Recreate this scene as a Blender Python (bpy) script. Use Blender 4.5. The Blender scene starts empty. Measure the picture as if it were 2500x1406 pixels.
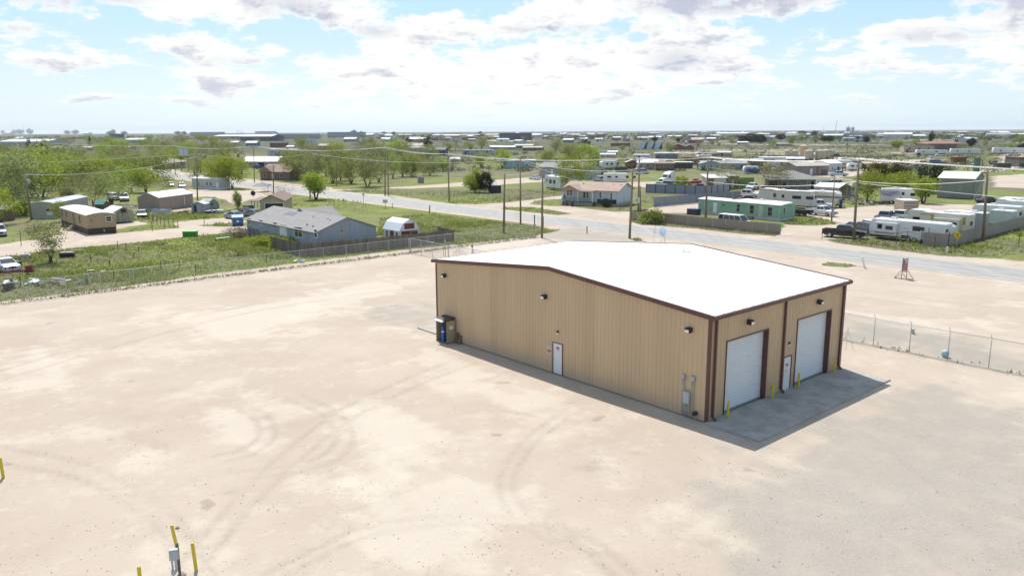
import bpy, math, random
import numpy as np
from mathutils import Matrix, Vector

# ------------------------------------------------------------------ camera, sky, sun, exposure
sc = bpy.context.scene
PW, PH = 2500.0, 1406.0                       # photograph size, used to turn pixels into ground points
FPX, PITCH, ROLL, CAMH = 1910.84, 0.197747, -0.004641, 15.7713
cam_data = bpy.data.cameras.new('camera')
cam = bpy.data.objects.new('camera', cam_data)
sc.collection.objects.link(cam)
cam_data.sensor_width = 36.0
cam_data.lens = 36.0 * FPX / PW
cam_data.clip_start = 0.5
cam_data.clip_end = 60000.0
cam.matrix_world = (Matrix.Translation((0, 0, CAMH)) @ Matrix.Rotation(math.pi / 2 - PITCH, 4, 'X')
                    @ Matrix.Rotation(ROLL, 4, 'Z'))
sc.camera = cam

SUN_EL = math.radians(58.0)
SUN_DIR = Vector((-0.368 * math.cos(SUN_EL), 0.930 * math.cos(SUN_EL), math.sin(SUN_EL)))   # towards the sun
EXPOSURE = 0.32
SUN_STRENGTH = 4.2

def build_world():
    w = bpy.data.worlds.new('World')
    sc.world = w
    w.use_nodes = True
    w.cycles.sampling_method = 'MANUAL'
    w.cycles.sample_map_resolution = 256
    nt = w.node_tree
    nt.nodes.clear()
    N = nt.nodes.new
    def link(a, b): nt.links.new(a, b)
    def math_(op, a, b=None, c=None):
        n = N('ShaderNodeMath'); n.operation = op
        for i, v in enumerate((a, b, c)):
            if v is None: continue
            if isinstance(v, (int, float)): n.inputs[i].default_value = v
            else: link(v, n.inputs[i])
        return n.outputs[0]
    def vmath(op, a, b=None, c=None):
        n = N('ShaderNodeVectorMath'); n.operation = op
        for i, v in enumerate((a, b, c)):
            if v is None: continue
            if isinstance(v, tuple): n.inputs[i].default_value = v
            else: link(v, n.inputs[i])
        return n.outputs['Value' if op == 'DOT_PRODUCT' else 'Vector']
    def ramp(val, lo, hi):
        n = N('ShaderNodeMapRange'); n.interpolation_type = 'SMOOTHSTEP'
        n.inputs[1].default_value = lo; n.inputs[2].default_value = hi
        link(val, n.inputs[0]); return n.outputs[0]
    out = N('ShaderNodeOutputWorld')
    sky = N('ShaderNodeTexSky'); sky.sky_type = 'NISHITA'; sky.sun_disc = False
    sky.sun_elevation = SUN_EL
    sky.sun_rotation = math.atan2(SUN_DIR.x, SUN_DIR.y)
    sky.altitude = 850; sky.air_density = 1.0; sky.dust_density = 2.5; sky.ozone_density = 1.0
    bg_sky = N('ShaderNodeBackground'); bg_sky.inputs[1].default_value = 0.15
    link(sky.outputs[0], bg_sky.inputs[0])
    tc = N('ShaderNodeTexCoord')
    sep = N('ShaderNodeSeparateXYZ'); link(tc.outputs['Generated'], sep.inputs[0])
    x, y, z = sep.outputs
    az = math_('ARCTAN2', x, y)
    zz = math_('MAXIMUM', z, 0.0)
    # cloud-field coordinates: round the horizon, stretched flatter towards it
    v = math_('MULTIPLY', math_('LOGARITHM', math_('ADD', zz, 0.035), math.e), 4.0)
    flat = N('ShaderNodeCombineXYZ'); link(math_('MULTIPLY', math_('SINE', az), 11.0), flat.inputs[0]); link(math_('MULTIPLY', math_('COSINE', az), 11.0), flat.inputs[1]); link(v, flat.inputs[2])
    def fbm(dv, detail):
        n = N('ShaderNodeTexNoise'); n.inputs['Scale'].default_value = 1.0
        n.inputs['Detail'].default_value = detail; n.inputs['Roughness'].default_value = 0.62
        n.inputs['Lacunarity'].default_value = 2.2; n.inputs['Distortion'].default_value = 0.0
        link(vmath('ADD', flat.outputs[0], (0, 0, dv)), n.inputs['Vector'])
        return n.outputs[0]
    ae = N('ShaderNodeCombineXYZ'); link(az, ae.inputs[0]); link(z, ae.inputs[1])
    def field(lst, start):
        """clouds and gaps standing in this sky: photo pixel, half widths in pixels, strength"""
        tot = start
        for px, py, wx, wy, s in lst:
            a, e, ia, ie = math.atan((px - 1250) / FPX), (321 - py) / FPX, FPX / wx, FPX / wy
            q = vmath('MULTIPLY_ADD', ae.outputs[0], (ia, ie, 0), (-a * ia, -e * ie, 0))
            tot = math_('MULTIPLY_ADD', math_('POWER', 0.5, vmath('DOT_PRODUCT', q, q)), s, tot)
        return tot
    d0 = field([(300, 40, 170, 36, .10), (40, 30, 40, 25, -.12), (385, 95, 60, 22, -.12), (110, 112, 120, 18, .07),
                (640, 40, 170, 42, .11), (620, 150, 160, 30, .09), (500, 100, 60, 14, -.08), (790, 112, 60, 26, -.14),
                (1010, 92, 100, 32, .09), (1165, 25, 90, 28, -.17), (1350, 58, 190, 40, .12), (1300, 165, 300, 36, .10),
                (960, 185, 180, 28, .09), (1620, 160, 90, 40, .10), (1540, 115, 40, 12, -.11), (1780, 36, 210, 28, .14),
                (1920, 92, 150, 20, -.14), (2080, 118, 170, 18, .09), (2180, 52, 80, 34, -.13), (2400, 50, 100, 40, .13),
                (2290, 130, 120, 24, .09), (2450, 168, 90, 20, .09), (60, 245, 330, 50, -.10), (2150, 258, 420, 45, -.08), (1250, 235, 420, 40, .06)], fbm(0.0, 10))
    grey = field([(210, 52, 110, 26, .9), (740, 52, 70, 22, .7), (640, 170, 80, 12, .65), (935, 95, 40, 14, .65), (1390, 92, 150, 9, .7),
                  (1640, 165, 55, 26, .6), (1760, 45, 150, 20, 1.0), (1990, 18, 90, 12, .7), (2420, 78, 80, 18, .9), (2250, 132, 90, 14, .65), (60, 118, 70, 12, .6)],
                 math_('MULTIPLY', ramp(fbm(0.20, 6), 0.52, 0.68), 0.85))
    high = math_('MULTIPLY', ramp(zz, 0.18, 0.6), 0.10)      # overhead the gaps between the clouds open up
    dh = math_('SUBTRACT', d0, high)
    cover = ramp(dh, 0.475, 0.575)
    near_hor = ramp(zz, 0.006, 0.05)                    # low down the clouds thin out into haze
    cover = math_('MULTIPLY', cover, near_hor)
    base = math_('MULTIPLY', grey, ramp(d0, 0.50, 0.62))
    mixc = N('ShaderNodeMix'); mixc.data_type = 'RGBA'
    link(math_('MINIMUM', base, 1.0), mixc.inputs[0])
    mixc.inputs[6].default_value = (0.93, 0.93, 0.90, 1)
    mixc.inputs[7].default_value = (0.50, 0.53, 0.64, 1)
    bg_cloud = N('ShaderNodeBackground'); link(mixc.outputs[2], bg_cloud.inputs[0]); bg_cloud.inputs[1].default_value = 0.92
    # pale veil of thin high cloud in front of the blue, thicker towards the horizon
    veil = N('ShaderNodeBackground'); veil.inputs[0].default_value = (0.53, 0.72, 0.81, 1); veil.inputs[1].default_value = 0.95
    veilf = math_('SUBTRACT', 0.88, math_('MULTIPLY', ramp(zz, 0.06, 0.42), 0.62))
    glow = field([(1250, 300, 900, 110, 1.0)], 0.0)        # thin cloud lit through under the sun
    vm = N('ShaderNodeMix'); vm.data_type = 'RGBA'; link(glow, vm.inputs[0]); vb = N('ShaderNodeMix'); vb.data_type = 'RGBA'; link(ramp(zz, 0.03, 0.16), vb.inputs[0]); vb.inputs[6].default_value = (0.60, 0.74, 0.84, 1); vb.inputs[7].default_value = (0.42, 0.66, 0.83, 1); link(vb.outputs[2], vm.inputs[6]); vm.inputs[7].default_value = (0.76, 0.88, 0.92, 1); link(vm.outputs[2], veil.inputs[0])
    m0 = N('ShaderNodeMixShader'); link(veilf, m0.inputs[0]); link(bg_sky.outputs[0], m0.inputs[1]); link(veil.outputs[0], m0.inputs[2])
    m1 = N('ShaderNodeMixShader'); link(cover, m1.inputs[0]); link(m0.outputs[0], m1.inputs[1]); link(bg_cloud.outputs[0], m1.inputs[2])
    link(m1.outputs[0], out.inputs[0])
build_world()

sun_data = bpy.data.lights.new('sun', 'SUN')
sun_data.energy = SUN_STRENGTH
sun_data.angle = math.radians(0.53)
sun_data.color = (1.0, 0.955, 0.89)
sun = bpy.data.objects.new('sun', sun_data)
sun.rotation_euler = (-SUN_DIR).to_track_quat('-Z', 'Y').to_euler()
sun.location = (0, 0, 60)
sc.collection.objects.link(sun)

sc.view_settings.view_transform = 'Standard'
sc.view_settings.look = 'None'
sc.view_settings.exposure = EXPOSURE
sc.view_settings.gamma = 1.0
sc.view_settings.use_curve_mapping = False
sc.cycles.use_denoising = True
sc.cycles.max_bounces = 6
sc.cycles.diffuse_bounces = 3
sc.cycles.glossy_bounces = 2
sc.cycles.transparent_max_bounces = 8
sc.cycles.volume_bounces = 0

# ------------------------------------------------------------------ pixel -> ground
def ray(px, py):
    u, v = px - PW / 2, py - PH / 2
    c, s = math.cos(ROLL), math.sin(ROLL)
    u, v = u * c + v * s, -u * s + v * c
    X, Z = u / FPX, -v / FPX
    return Vector((X, math.cos(PITCH) + Z * math.sin(PITCH), -math.sin(PITCH) + Z * math.cos(PITCH)))
def G(px, py, z=0.0):
    """point at height z seen at a photo pixel"""
    d = ray(px, py)
    t = (z - CAMH) / d.z
    return Vector((t * d.x, t * d.y, z))
def HT(p, px, py):
    """height of the vertical through ground point p that is seen at pixel row py"""
    d = ray(px, py)
    return CAMH + d.z * p.y / d.y
BX, BY, BYAW = 10.657, 40.783, 0.715883      # the workshop's near corner and heading; fences and road share its axes
def L(x, y, z=0.0):
    c, s = math.cos(BYAW), math.sin(BYAW)
    return Vector((BX + x * c - y * s, BY + x * s + y * c, z))
def toL(p):
    c, s = math.cos(BYAW), math.sin(BYAW)
    dx, dy = p.x - BX, p.y - BY
    return dx * c + dy * s, -dx * s + dy * c

# ------------------------------------------------------------------ materials
MATS = {}
def mat(name, rgb, rough=0.7, metal=0.0, var=0.12, scale=1.2, bump=0.0, bscale=20.0, spec=0.4, streak=0.0, rgb2=None, hue=0.0):
    if name in MATS: return MATS[name]
    m = bpy.data.materials.new(name); m.use_nodes = True
    nt = m.node_tree; bs = nt.nodes['Principled BSDF']
    bs.inputs['Roughness'].default_value = rough
    bs.inputs['Metallic'].default_value = metal
    bs.inputs['Specular IOR Level'].default_value = spec
    if var > 0 or rgb2:
        tc = nt.nodes.new('ShaderNodeTexCoord')
        n = nt.nodes.new('ShaderNodeTexNoise'); n.inputs['Scale'].default_value = scale
        n.inputs['Detail'].default_value = 6; n.inputs['Roughness'].default_value = 0.65
        if streak:
            mp = nt.nodes.new('ShaderNodeMapping'); mp.inputs['Scale'].default_value = (1, 1, streak)
            nt.links.new(tc.outputs['Object'], mp.inputs[0]); nt.links.new(mp.outputs[0], n.inputs['Vector'])
        else:
            nt.links.new(tc.outputs['Object'], n.inputs['Vector'])
        mx = nt.nodes.new('ShaderNodeMix'); mx.data_type = 'RGBA'
        mr = nt.nodes.new('ShaderNodeMapRange'); mr.inputs[1].default_value = 0.3; mr.inputs[2].default_value = 0.7
        nt.links.new(n.outputs[0], mr.inputs[0]); nt.links.new(mr.outputs[0], mx.inputs[0])
        lo = [max(0, c * (1 - var)) for c in rgb]; hi = [min(1, c * (1 + var)) for c in rgb]
        if rgb2: hi = rgb2
        mx.inputs[6].default_value = (*lo, 1); mx.inputs[7].default_value = (*hi, 1)
        nt.links.new(mx.outputs[2], bs.inputs['Base Color'])
        if bump:
            b = nt.nodes.new('ShaderNodeBump'); b.inputs['Strength'].default_value = bump; b.inputs['Distance'].default_value = 0.03
            n2 = nt.nodes.new('ShaderNodeTexNoise'); n2.inputs['Scale'].default_value = bscale; n2.inputs['Detail'].default_value = 5
            nt.links.new(tc.outputs['Object'], n2.inputs['Vector'])
            nt.links.new(n2.outputs[0], b.inputs['Height']); nt.links.new(b.outputs[0], bs.inputs['Normal'])
    else:
        bs.inputs['Base Color'].default_value = (*rgb, 1)
    MATS[name] = m
    return m
def paint(rgb):
    return mat('paint_%d_%d_%d' % tuple(int(c * 255) for c in rgb), rgb, rough=0.28, var=0.06, scale=1.5, spec=0.5)
def wallm(rgb):
    return mat('wall_%d_%d_%d' % tuple(int(c * 255) for c in rgb), rgb, rough=0.8, var=0.13, scale=0.7, streak=0.35)
def roofm(rgb):
    return mat('roof_%d_%d_%d' % tuple(int(c * 255) for c in rgb), rgb, rough=0.75, var=0.14, scale=0.9)
GLASS = mat('window_glass', (0.035, 0.045, 0.055), rough=0.08, var=0.3, scale=2.0, spec=0.6)
WHITE = mat('white_trim', (0.74, 0.74, 0.72), rough=0.55, var=0.06)
DARK = mat('dark_metal', (0.03, 0.03, 0.035), rough=0.5, var=0.2)
RUBBER = mat('rubber', (0.025, 0.025, 0.027), rough=0.85, var=0.2, scale=5)
CHROME = mat('wheel_metal', (0.5, 0.5, 0.51), rough=0.35, metal=0.8, var=0.1)
GALV = mat('galvanised_steel', (0.46, 0.47, 0.47), rough=0.45, metal=0.5, var=0.12, scale=3)
WOOD = mat('weathered_wood', (0.16, 0.125, 0.095), rough=0.9, var=0.3, scale=3, streak=0.15, bump=0.3)
CONC = mat('concrete', (0.365, 0.338, 0.30), rough=0.85, var=0.28, scale=0.7, bump=0.25, bscale=14)

# ------------------------------------------------------------------ mesh builder and object helpers
col = sc.collection
class MB:
    def __init__(s): s.v = []; s.f = []
    def add(s, vs, fs):
        n = len(s.v); s.v += [tuple(p) for p in vs]; s.f += [tuple(i + n for i in f) for f in fs]; return s
    def box(s, x0, x1, y0, y1, z0, z1):
        return s.add([(x0,y0,z0),(x1,y0,z0),(x1,y1,z0),(x0,y1,z0),(x0,y0,z1),(x1,y0,z1),(x1,y1,z1),(x0,y1,z1)],
                     [(0,3,2,1),(4,5,6,7),(0,1,5,4),(1,2,6,5),(2,3,7,6),(3,0,4,7)])
    def prism(s, pts, o, u, v, w):
        """polygon pts (a,b) laid out on axes u,v from o and pushed along w"""
        o, u, v, w = Vector(o), Vector(u), Vector(v), Vector(w)
        n = len(pts)
        lo = [o + u * a + v * b for a, b in pts]; hi = [p + w for p in lo]
        fs = [tuple(range(n))[::-1], tuple(range(n, 2 * n))] + [(i, (i + 1) % n, n + (i + 1) % n, n + i) for i in range(n)]
        return s.add(lo + hi, fs)
    def tube(s, p0, p1, r0, r1=None, n=6, cap=True):
        p0, p1 = Vector(p0), Vector(p1); r1 = r0 if r1 is None else r1
        d = p1 - p0
        if d.length < 1e-6: return s
        d.normalize()
        a = d.cross(Vector((0, 0, 1)) if abs(d.z) < 0.9 else Vector((1, 0, 0))).normalized(); b = d.cross(a)
        vs = []
        for p, r in ((p0, r0), (p1, r1)):
            for i in range(n):
                t = 2 * math.pi * i / n
                vs.append(p + a * (r * math.cos(t)) + b * (r * math.sin(t)))
        fs = [(i, n + i, n + (i + 1) % n, (i + 1) % n) for i in range(n)]
        if cap: fs += [tuple(range(n)), tuple(range(n, 2 * n))[::-1]]
        return s.add(vs, fs)
    def loft(s, rings, cap=True):
        n = len(rings[0]); vs = [p for r in rings for p in r]; fs = []
        for k in range(len(rings) - 1):
            for i in range(n):
                j = (i + 1) % n
                fs.append((k * n + i, k * n + j, (k + 1) * n + j, (k + 1) * n + i))
        if cap: fs += [tuple(range(n))[::-1], tuple(range((len(rings) - 1) * n, len(rings) * n))]
        return s.add(vs, fs)
    def lathe(s, prof, n=16, o=(0, 0, 0)):
        rings = [[(o[0] + r * math.cos(2 * math.pi * i / n), o[1] + r * math.sin(2 * math.pi * i / n), o[2] + z) for i in range(n)] for r, z in prof]
        return s.loft(rings)
    def mesh(s, name, smooth=False):
        me = bpy.data.meshes.new(name); me.from_pydata(s.v, [], s.f); me.update()
        if smooth: me.polygons.foreach_set('use_smooth', [True] * len(me.polygons))
        return me
    def obj(s, name, m, parent=None, smooth=False, bevel=0.0, seg=2):
        o = bpy.data.objects.new(name, s.mesh(name, smooth)); col.objects.link(o)
        if m: o.data.materials.append(m)
        o.parent = parent
        if bevel:
            b = o.modifiers.new('bevel', 'BEVEL'); b.width = bevel; b.segments = seg; b.limit_method = 'ANGLE'
        return o
def tag(o, label=None, cat=None, group=None, kind=None):
    if label: o['label'] = label
    if cat: o['category'] = cat
    if group: o['group'] = group
    if kind: o['kind'] = kind
    return o
def thing(name, label, cat, loc=(0, 0, 0), rz=0.0, group=None):
    o = bpy.data.objects.new(name, None); col.objects.link(o)
    o.empty_display_size = 0.2
    o.location = loc; o.rotation_euler = (0, 0, rz)
    return tag(o, label, cat, group)
def copy_tree(o, parent=None):
    c = o.copy(); col.objects.link(c); c.parent = parent
    for ch in o.children: copy_tree(ch, c)
    return c
def heading(a, b): return math.atan2(b.y - a.y, b.x - a.x)
# ------------------------------------------------------------------ ground: one sheet, with cover painted by where grass, gravel and ruts are
def wob(x, y):
    return (np.sin(x * 0.9 + 1.3 * np.sin(y * 0.7)) + np.sin(y * 1.1 + 1.7 * np.sin(x * 0.6 + 2.0)) + 0.6 * np.sin(x * 2.7 + y * 2.1) + 0.5 * np.sin(3.3 * y - 2.9 * x + 1.0)) / 3.1
def axis(lo_, hi_, step, lo_far, hi_far, lo_fine=False):
    mid = list(np.arange(lo_, hi_, step))
    def grow(fine):
        d, s, o = 0.0, step, []
        while d < 16000:
            s = s * (1.02 if s < 2.4 else 1.09) if fine else s * 1.14
            d += s; o.append(d)
        return o
    up = [hi_ + d for d in grow(True) if d < hi_far]; dn = [lo_ - d for d in grow(lo_fine) if d < lo_far]
    return np.array(sorted(dn) + mid + up)
GRASS = [  # (outline in photo pixels, cover)
 ([(-260,800),(0,737),(250,706),(500,671),(975,611),(1150,594),(1300,578),(1368,562),(1300,553),(1180,539),(1060,523),(990,528),(930,533),(922,570),(800,600),(705,590),(604,568),(560,569),(478,576),(408,584),(300,596),(165,608),(82,618),(0,633),(-260,690)], 1.0),
 ([(-80,603),(15,591),(42,587),(70,576),(150,561),(163,543),(28,548),(-80,555)], 1.0),
 ([(-300,548),(0,547),(160,536),(170,500),(262,494),(300,500),(340,512),(392,516),(460,521),(545,524),(470,540),(400,538),(365,548),(330,545),(300,470),(430,452),(470,462),(560,462),(590,452),(560,440),(470,438),(420,436),(300,428),(0,428),(-300,430)], 0.62),
 ([(310,560),(372,552),(430,549),(444,555),(380,563),(320,567)], 0.75),
 ([(487,551),(520,543),(566,541),(568,553),(520,556)], 0.85),
 ([(392,524),(460,521),(548,522),(560,530),(470,537),(400,538)], 0.95),
 ([(505,478),(548,484),(556,490),(535,500),(505,505)], 0.7),
 ([(688,501),(716,481),(775,482),(860,491),(944,507),(938,513),(860,514),(760,508)], 0.95),
 ([(925,548),(960,541),(975,556),(970,566),(925,572)], 1.0),
 ([(810,463),(830,448),(1000,437),(1100,429),(1180,424),(1300,428),(1312,434),(1186,441),(1000,455),(915,458)], 1.0),
 ([(822,467),(950,476),(1100,497),(1160,499),(1250,493),(1372,476),(1375,463),(1300,461),(1180,454),(1000,461),(905,462)], 0.95),
 ([(1228,507),(1300,506),(1404,520),(1362,525),(1290,519),(1226,512)], 0.9),
 ([(1290,497),(1312,488),(1372,483),(1380,498),(1345,503)], 0.9),
 ([(1396,503),(1430,502),(1508,505),(1560,508),(1562,515),(1500,516),(1430,509)], 0.9),
 ([(1578,471),(1640,476),(1700,477),(1600,486),(1596,503),(1560,512),(1565,480)], 0.85),
 ([(1216,453),(1330,441),(1330,452),(1220,461)], 0.8),
 ([(1918,548),(1927,536),(1945,529),(1990,530),(2030,541),(2052,546),(2000,550),(1940,552)], 1.0),
 ([(2010,584),(2140,588),(2215,592),(2310,606),(2345,598),(2400,588),(2460,570),(2520,553),(2640,560),(2640,600),(2500,617),(2440,630),(2300,625),(2180,611),(2060,595)], 0.95),
 ([(2000,646),(2020,640),(2075,645),(2088,650),(2060,652),(2015,649)], 1.0),
 ([(2232,489),(2290,481),(2400,483),(2425,480),(2412,492),(2380,500),(2300,497),(2240,495)], 0.95),
 ([(2036,481),(2092,480),(2094,500),(2062,507),(2040,502)], 0.85),
 ([(1538,537),(1600,545),(1720,553),(1800,562),(1906,572),(1906,577),(1800,571),(1700,559),(1560,547),(1536,543)], 0.7),
 ([(1538,583),(1560,582),(1576,588),(1550,590)], 0.95),
 ([(1998,462),(2010,440),(2080,430),(2100,440),(2090,478),(2060,470)], 0.7),
 ([(2428,470),(2500,460),(2600,465),(2600,485),(2440,478)], 0.9),
]
DIRT = [  # bare lanes, drives and yards cut out of the far cover
 [(-60,632),(82,617),(165,607),(300,595),(408,583),(478,575),(560,568),(606,564),(600,552),(566,554),(490,552),(441,556),(372,562),(280,570),(152,572),(82,586),(-60,604)],
 [(150,560),(168,545),(215,578),(200,590),(140,590)], [(280,548),(330,541),(365,545),(305,556),(280,560)],
 [(425,545),(470,538),(560,531),(600,534),(600,542),(490,549),(440,556)],
 [(430,469),(470,463),(590,466),(650,462),(720,474),(690,482),(640,480),(600,490),(572,500),(548,486),(500,479),(440,486),(395,486),(400,510),(470,512),(500,506),(395,520)],
 [(370,405),(420,405),(430,420),(372,420)],
 [(915,459),(1000,455.5),(1186,441.5),(1320,431),(1330,443),(1190,453),(1000,460.5)],
 [(1160,500),(1250,494),(1376,477),(1378,485),(1310,489),(1290,498),(1345,504),(1398,504),(1430,510),(1500,517),(1562,516),(1540,530),(1530,545),(1400,522),(1300,505),(1230,505)],
 [(1600,505),(1708,492),(1708,520),(1560,520)],
 [(1900,575),(1918,549),(2000,551),(2054,547),(2030,540),(1990,529),(1960,524),(2060,508),(2240,496),(2380,501),(2420,492),(2420,520),(2300,520),(2150,545),(2010,583),(2040,600),(1950,600)],
 [(1950,420),(2105,408),(2120,425),(2060,432),(2000,430)],
 [(1600,470),(1760,470),(1900,462),(1900,480),(1830,485)], [(1480,446),(1610,444),(1650,452),(1600,458),(1480,452)],
 [(2430,430),(2600,420),(2600,462),(2430,455)], [(2380,420),(2450,392),(2460,376),(2500,376),(2560,390),(2500,405),(2440,418)],
 [(1800,388),(2100,386),(2200,392),(2250,388),(2330,392),(2100,400),(1900,398)],
 [(900,349),(1030,350),(1060,355),(960,354)], [(1200,340),(1290,341),(1290,346),(1200,346)],
]
GRAVEL = [
 [(2040,765),(2200,795),(2520,878),(2640,960),(2520,912),(2389,890),(2200,855),(2040,826)],
 [(2180,945),(2350,955),(2520,1000),(2700,1406),(1900,1500),(1720,1300),(1780,1160),(1880,1098),(2020,1010)],
 [(895,765),(960,745),(1090,742),(1090,806),(1010,800),(935,792)],
 [(1250,575),(1400,556),(1540,576),(1540,590),(1400,590)],
]
PALE = [  # whiter caliche showing through
 [(480,985),(600,985),(690,1030),(640,1085),(520,1085)], [(760,1000),(900,970),(1080,1050),(1060,1140),(860,1120)], [(0,860),(160,850),(180,930),(0,980)],
 [(420,770),(640,740),(900,690),(1040,690),(900,730),(660,820),(450,840)], [(860,1180),(1150,1140),(1320,1260),(1200,1406),(900,1350)], [(1000,800),(1060,840),(1250,930),(1500,1010),(1350,1030),(1050,930)], [(1120,600),(1300,575),(1330,590),(1150,620)],
]
TRACKS = [  # wheel ruts across the yard, photo pixels
 [(310,1062),(365,1085),(418,1108)], [(330,1056),(385,1078),(436,1100)],
 [(470,985),(560,985),(625,1020),(640,1065),(590,1100),(520,1112)], [(500,975),(590,975),(660,1015),(680,1070),(620,1112),(540,1128)],
 [(700,970),(790,1010),(830,1060),(800,1110),(700,1140),(560,1150)], [(740,965),(830,1005),(872,1062),(840,1120),(730,1155),(580,1168)],
 [(0,905),(250,830),(560,752),(900,700),(1060,690)], [(0,930),(260,850),(580,765),(930,710),(1064,702)],
 [(1130,870),(1000,920),(820,1000),(600,1180),(420,1400)], [(1160,885),(1030,935),(860,1015),(650,1190),(480,1400)],
 [(1500,1406),(1380,1300),(1150,1270),(900,1300),(700,1400)], [(1560,1406),(1410,1285),(1150,1248),(880,1280),(650,1400)],
 [(1420,1000),(1300,1080),(1240,1180),(1300,1280),(1480,1330)], [(1400,985),(1270,1075),(1205,1185),(1270,1300),(1470,1352)],
 [(0,1090),(220,1130),(420,1240),(520,1400)], [(0,1130),(200,1165),(380,1270),(450,1400)],
 [(2500,760),(2300,735),(2100,710),(1960,690)], [(2500,782),(2290,752),(2080,724)], [(2500,720),(2350,706),(2150,690)],
 [(2500,1080),(2330,1040),(2200,990)], [(2500,1130),(2300,1085),(2130,1020)], [(2470,1400),(2300,1200),(2120,1060)],
]
def build_ground():
    xs = axis(-40, 56, 0.26, 3000, 15000); ys = axis(-28, 66, 0.26, 3000, 15000)
    # toward the camera's left the visible yard runs on to x = -120 and the fields far past it
    xs = np.array(sorted(set(list(xs[(xs > -40)]) + [-40 - d for d in np.cumsum(0.3 * 1.03 ** np.arange(330)) if d < 15000])))
    nx, ny = len(xs), len(ys)
    LX, LY = np.meshgrid(xs, ys)
    c, s = math.cos(BYAW), math.sin(BYAW)
    X = (BX + LX * c - LY * s).ravel(); Y = (BY + LX * s + LY * c).ravel()
    n = len(X)
    jit = wob(X * 0.9, Y * 0.9) * 0.55 + wob(X * 3.1 + 5, Y * 3.1) * 0.18
    def sdist(poly):
        P = np.array([(p.x, p.y) for p in (G(*q) for q in poly)])
        d2 = np.full(n, 1e9); inside = np.zeros(n, bool)
        lo, hi = P.min(0) - 6, P.max(0) + 6
        idx = np.where((X > lo[0]) & (X < hi[0]) & (Y > lo[1]) & (Y < hi[1]))[0]
        x, y = X[idx], Y[idx]; dd = np.full(len(idx), 1e9); ins = np.zeros(len(idx), bool)
        for i in range(len(P)):
            a, b = P[i], P[(i + 1) % len(P)]; e = b - a
            t = np.clip(((x - a[0]) * e[0] + (y - a[1]) * e[1]) / max(e @ e, 1e-9), 0, 1)
            dd = np.minimum(dd, (x - a[0] - t * e[0]) ** 2 + (y - a[1] - t * e[1]) ** 2)
            with np.errstate(divide='ignore', invalid='ignore'):
                cr = ((a[1] > y) != (b[1] > y)) & (x < (b[0] - a[0]) * (y - a[1]) / (b[1] - a[1]) + a[0])
            ins ^= cr
        d2[idx] = dd; inside[idx] = ins
        return np.where(inside, 1, -1) * np.sqrt(d2)
    def soft(sd, w): 
        t = np.clip((sd + jit * w * 1.4) / (2 * w) + 0.5, 0, 1); return t * t * (3 - 2 * t)
    lx, ly = LX.ravel(), LY.ravel()
    # far cover: fields, scrub and bare plots beyond the yard
    far = np.clip((np.maximum(lx - 68, 0) + np.maximum(ly - 66, 0) * (lx < 56)) / 12, 0, 1)
    patch = 0.72 - 0.05 * np.clip((np.hypot(X, Y) - 260) / 300, 0, 1) + 0.24 * wob(X * 0.021, Y * 0.019) + 0.16 * wob(X * 0.09 + 3, Y * 0.06) + 0.10 * wob(X * 0.3, Y * 0.3)
    left = np.clip((60 - X) / 80, 0, 1)
    grass = far * np.clip(patch + 0.12 * left, 0, 1)
    for poly, val in GRASS:
        m = soft(sdist(poly), 0.7); grass = grass * (1 - m) + val * m
    for poly in DIRT:
        m = soft(sdist(poly), 0.7); grass = grass * (1 - m)
    road = (np.abs(lx - 63) < 7.0)
    grass = np.where(road, grass * np.clip((np.abs(lx - 63) - 5.8) / 1.2, 0, 1), grass)
    gravel = np.zeros(n)
    for poly in GRAVEL: gravel = np.maximum(gravel, soft(sdist(poly), 3.2))
    track = np.zeros(n)
    for pl in TRACKS:
        pts = [G(*q) for q in pl]; P = np.array([(p.x, p.y) for p in pts])
        # smooth the polyline
        t = np.linspace(0, len(P) - 1, 40); P = np.stack([np.interp(t, range(len(P)), P[:, k]) for k in (0, 1)], 1)
        for _ in range(12): P[1:-1] = (P[:-2] + 2 * P[1:-1] + P[2:]) / 4
        lo, hi = P.min(0) - 1, P.max(0) + 1
        idx = np.where((X > lo[0]) & (X < hi[0]) & (Y > lo[1]) & (Y < hi[1]))[0]
        if not len(idx): continue
        dd = np.full(len(idx), 1e9)
        for i in range(len(P) - 1):
            a, b = P[i], P[i + 1]; e = b - a
            t = np.clip(((X[idx] - a[0]) * e[0] + (Y[idx] - a[1]) * e[1]) / max(e @ e, 1e-9), 0, 1)
            dd = np.minimum(dd, np.hypot(X[idx] - a[0] - t * e[0], Y[idx] - a[1] - t * e[1]))
        v = np.exp(-(dd / 0.20) ** 2) * np.clip(0.6 + 0.5 * wob(X[idx] * 0.5, Y[idx] * 0.5), .15, 1)
        track[idx] = np.maximum(track[idx], v)
    for px, py, rx, s_ in ((1440,1142,.7,1.0),(1452,1128,.4,.8),(562,1200,.35,1.2),(420,950,.9,.5),(1740,1046,.2,1.5),(1250,905,.6,.5),(330,1018,.9,.45),(860,880,1.0,.4),(1010,885,.5,.6),(540,1040,.3,.9),(300,1000,.5,.4),(2050,880,.5,.5),(1555,1105,.3,.6),(2330,690,1.2,.3)):
        q = G(px, py); track = np.maximum(track, s_ * np.exp(-(((X - q.x) / rx) ** 2 + ((Y - q.y) / (rx * .7)) ** 2) * (1 + .5 * jit)))
    pale = np.zeros(n)
    for poly in PALE: pale = np.maximum(pale, soft(sdist(poly), 2.2))
    plain = np.clip((np.hypot(X, Y) - 300) / 500, 0, 1)
    Z = np.zeros(n)
    near = (lx > -45) & (lx < 57) & (ly > -30) & (ly < 62)
    Z += np.where(near, 0.012 * wob(X * 0.55, Y * 0.5) + 0.008 * wob(X * 2.1, Y * 2.3) - 0.012 * track - 0.012, -0.01)
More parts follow.
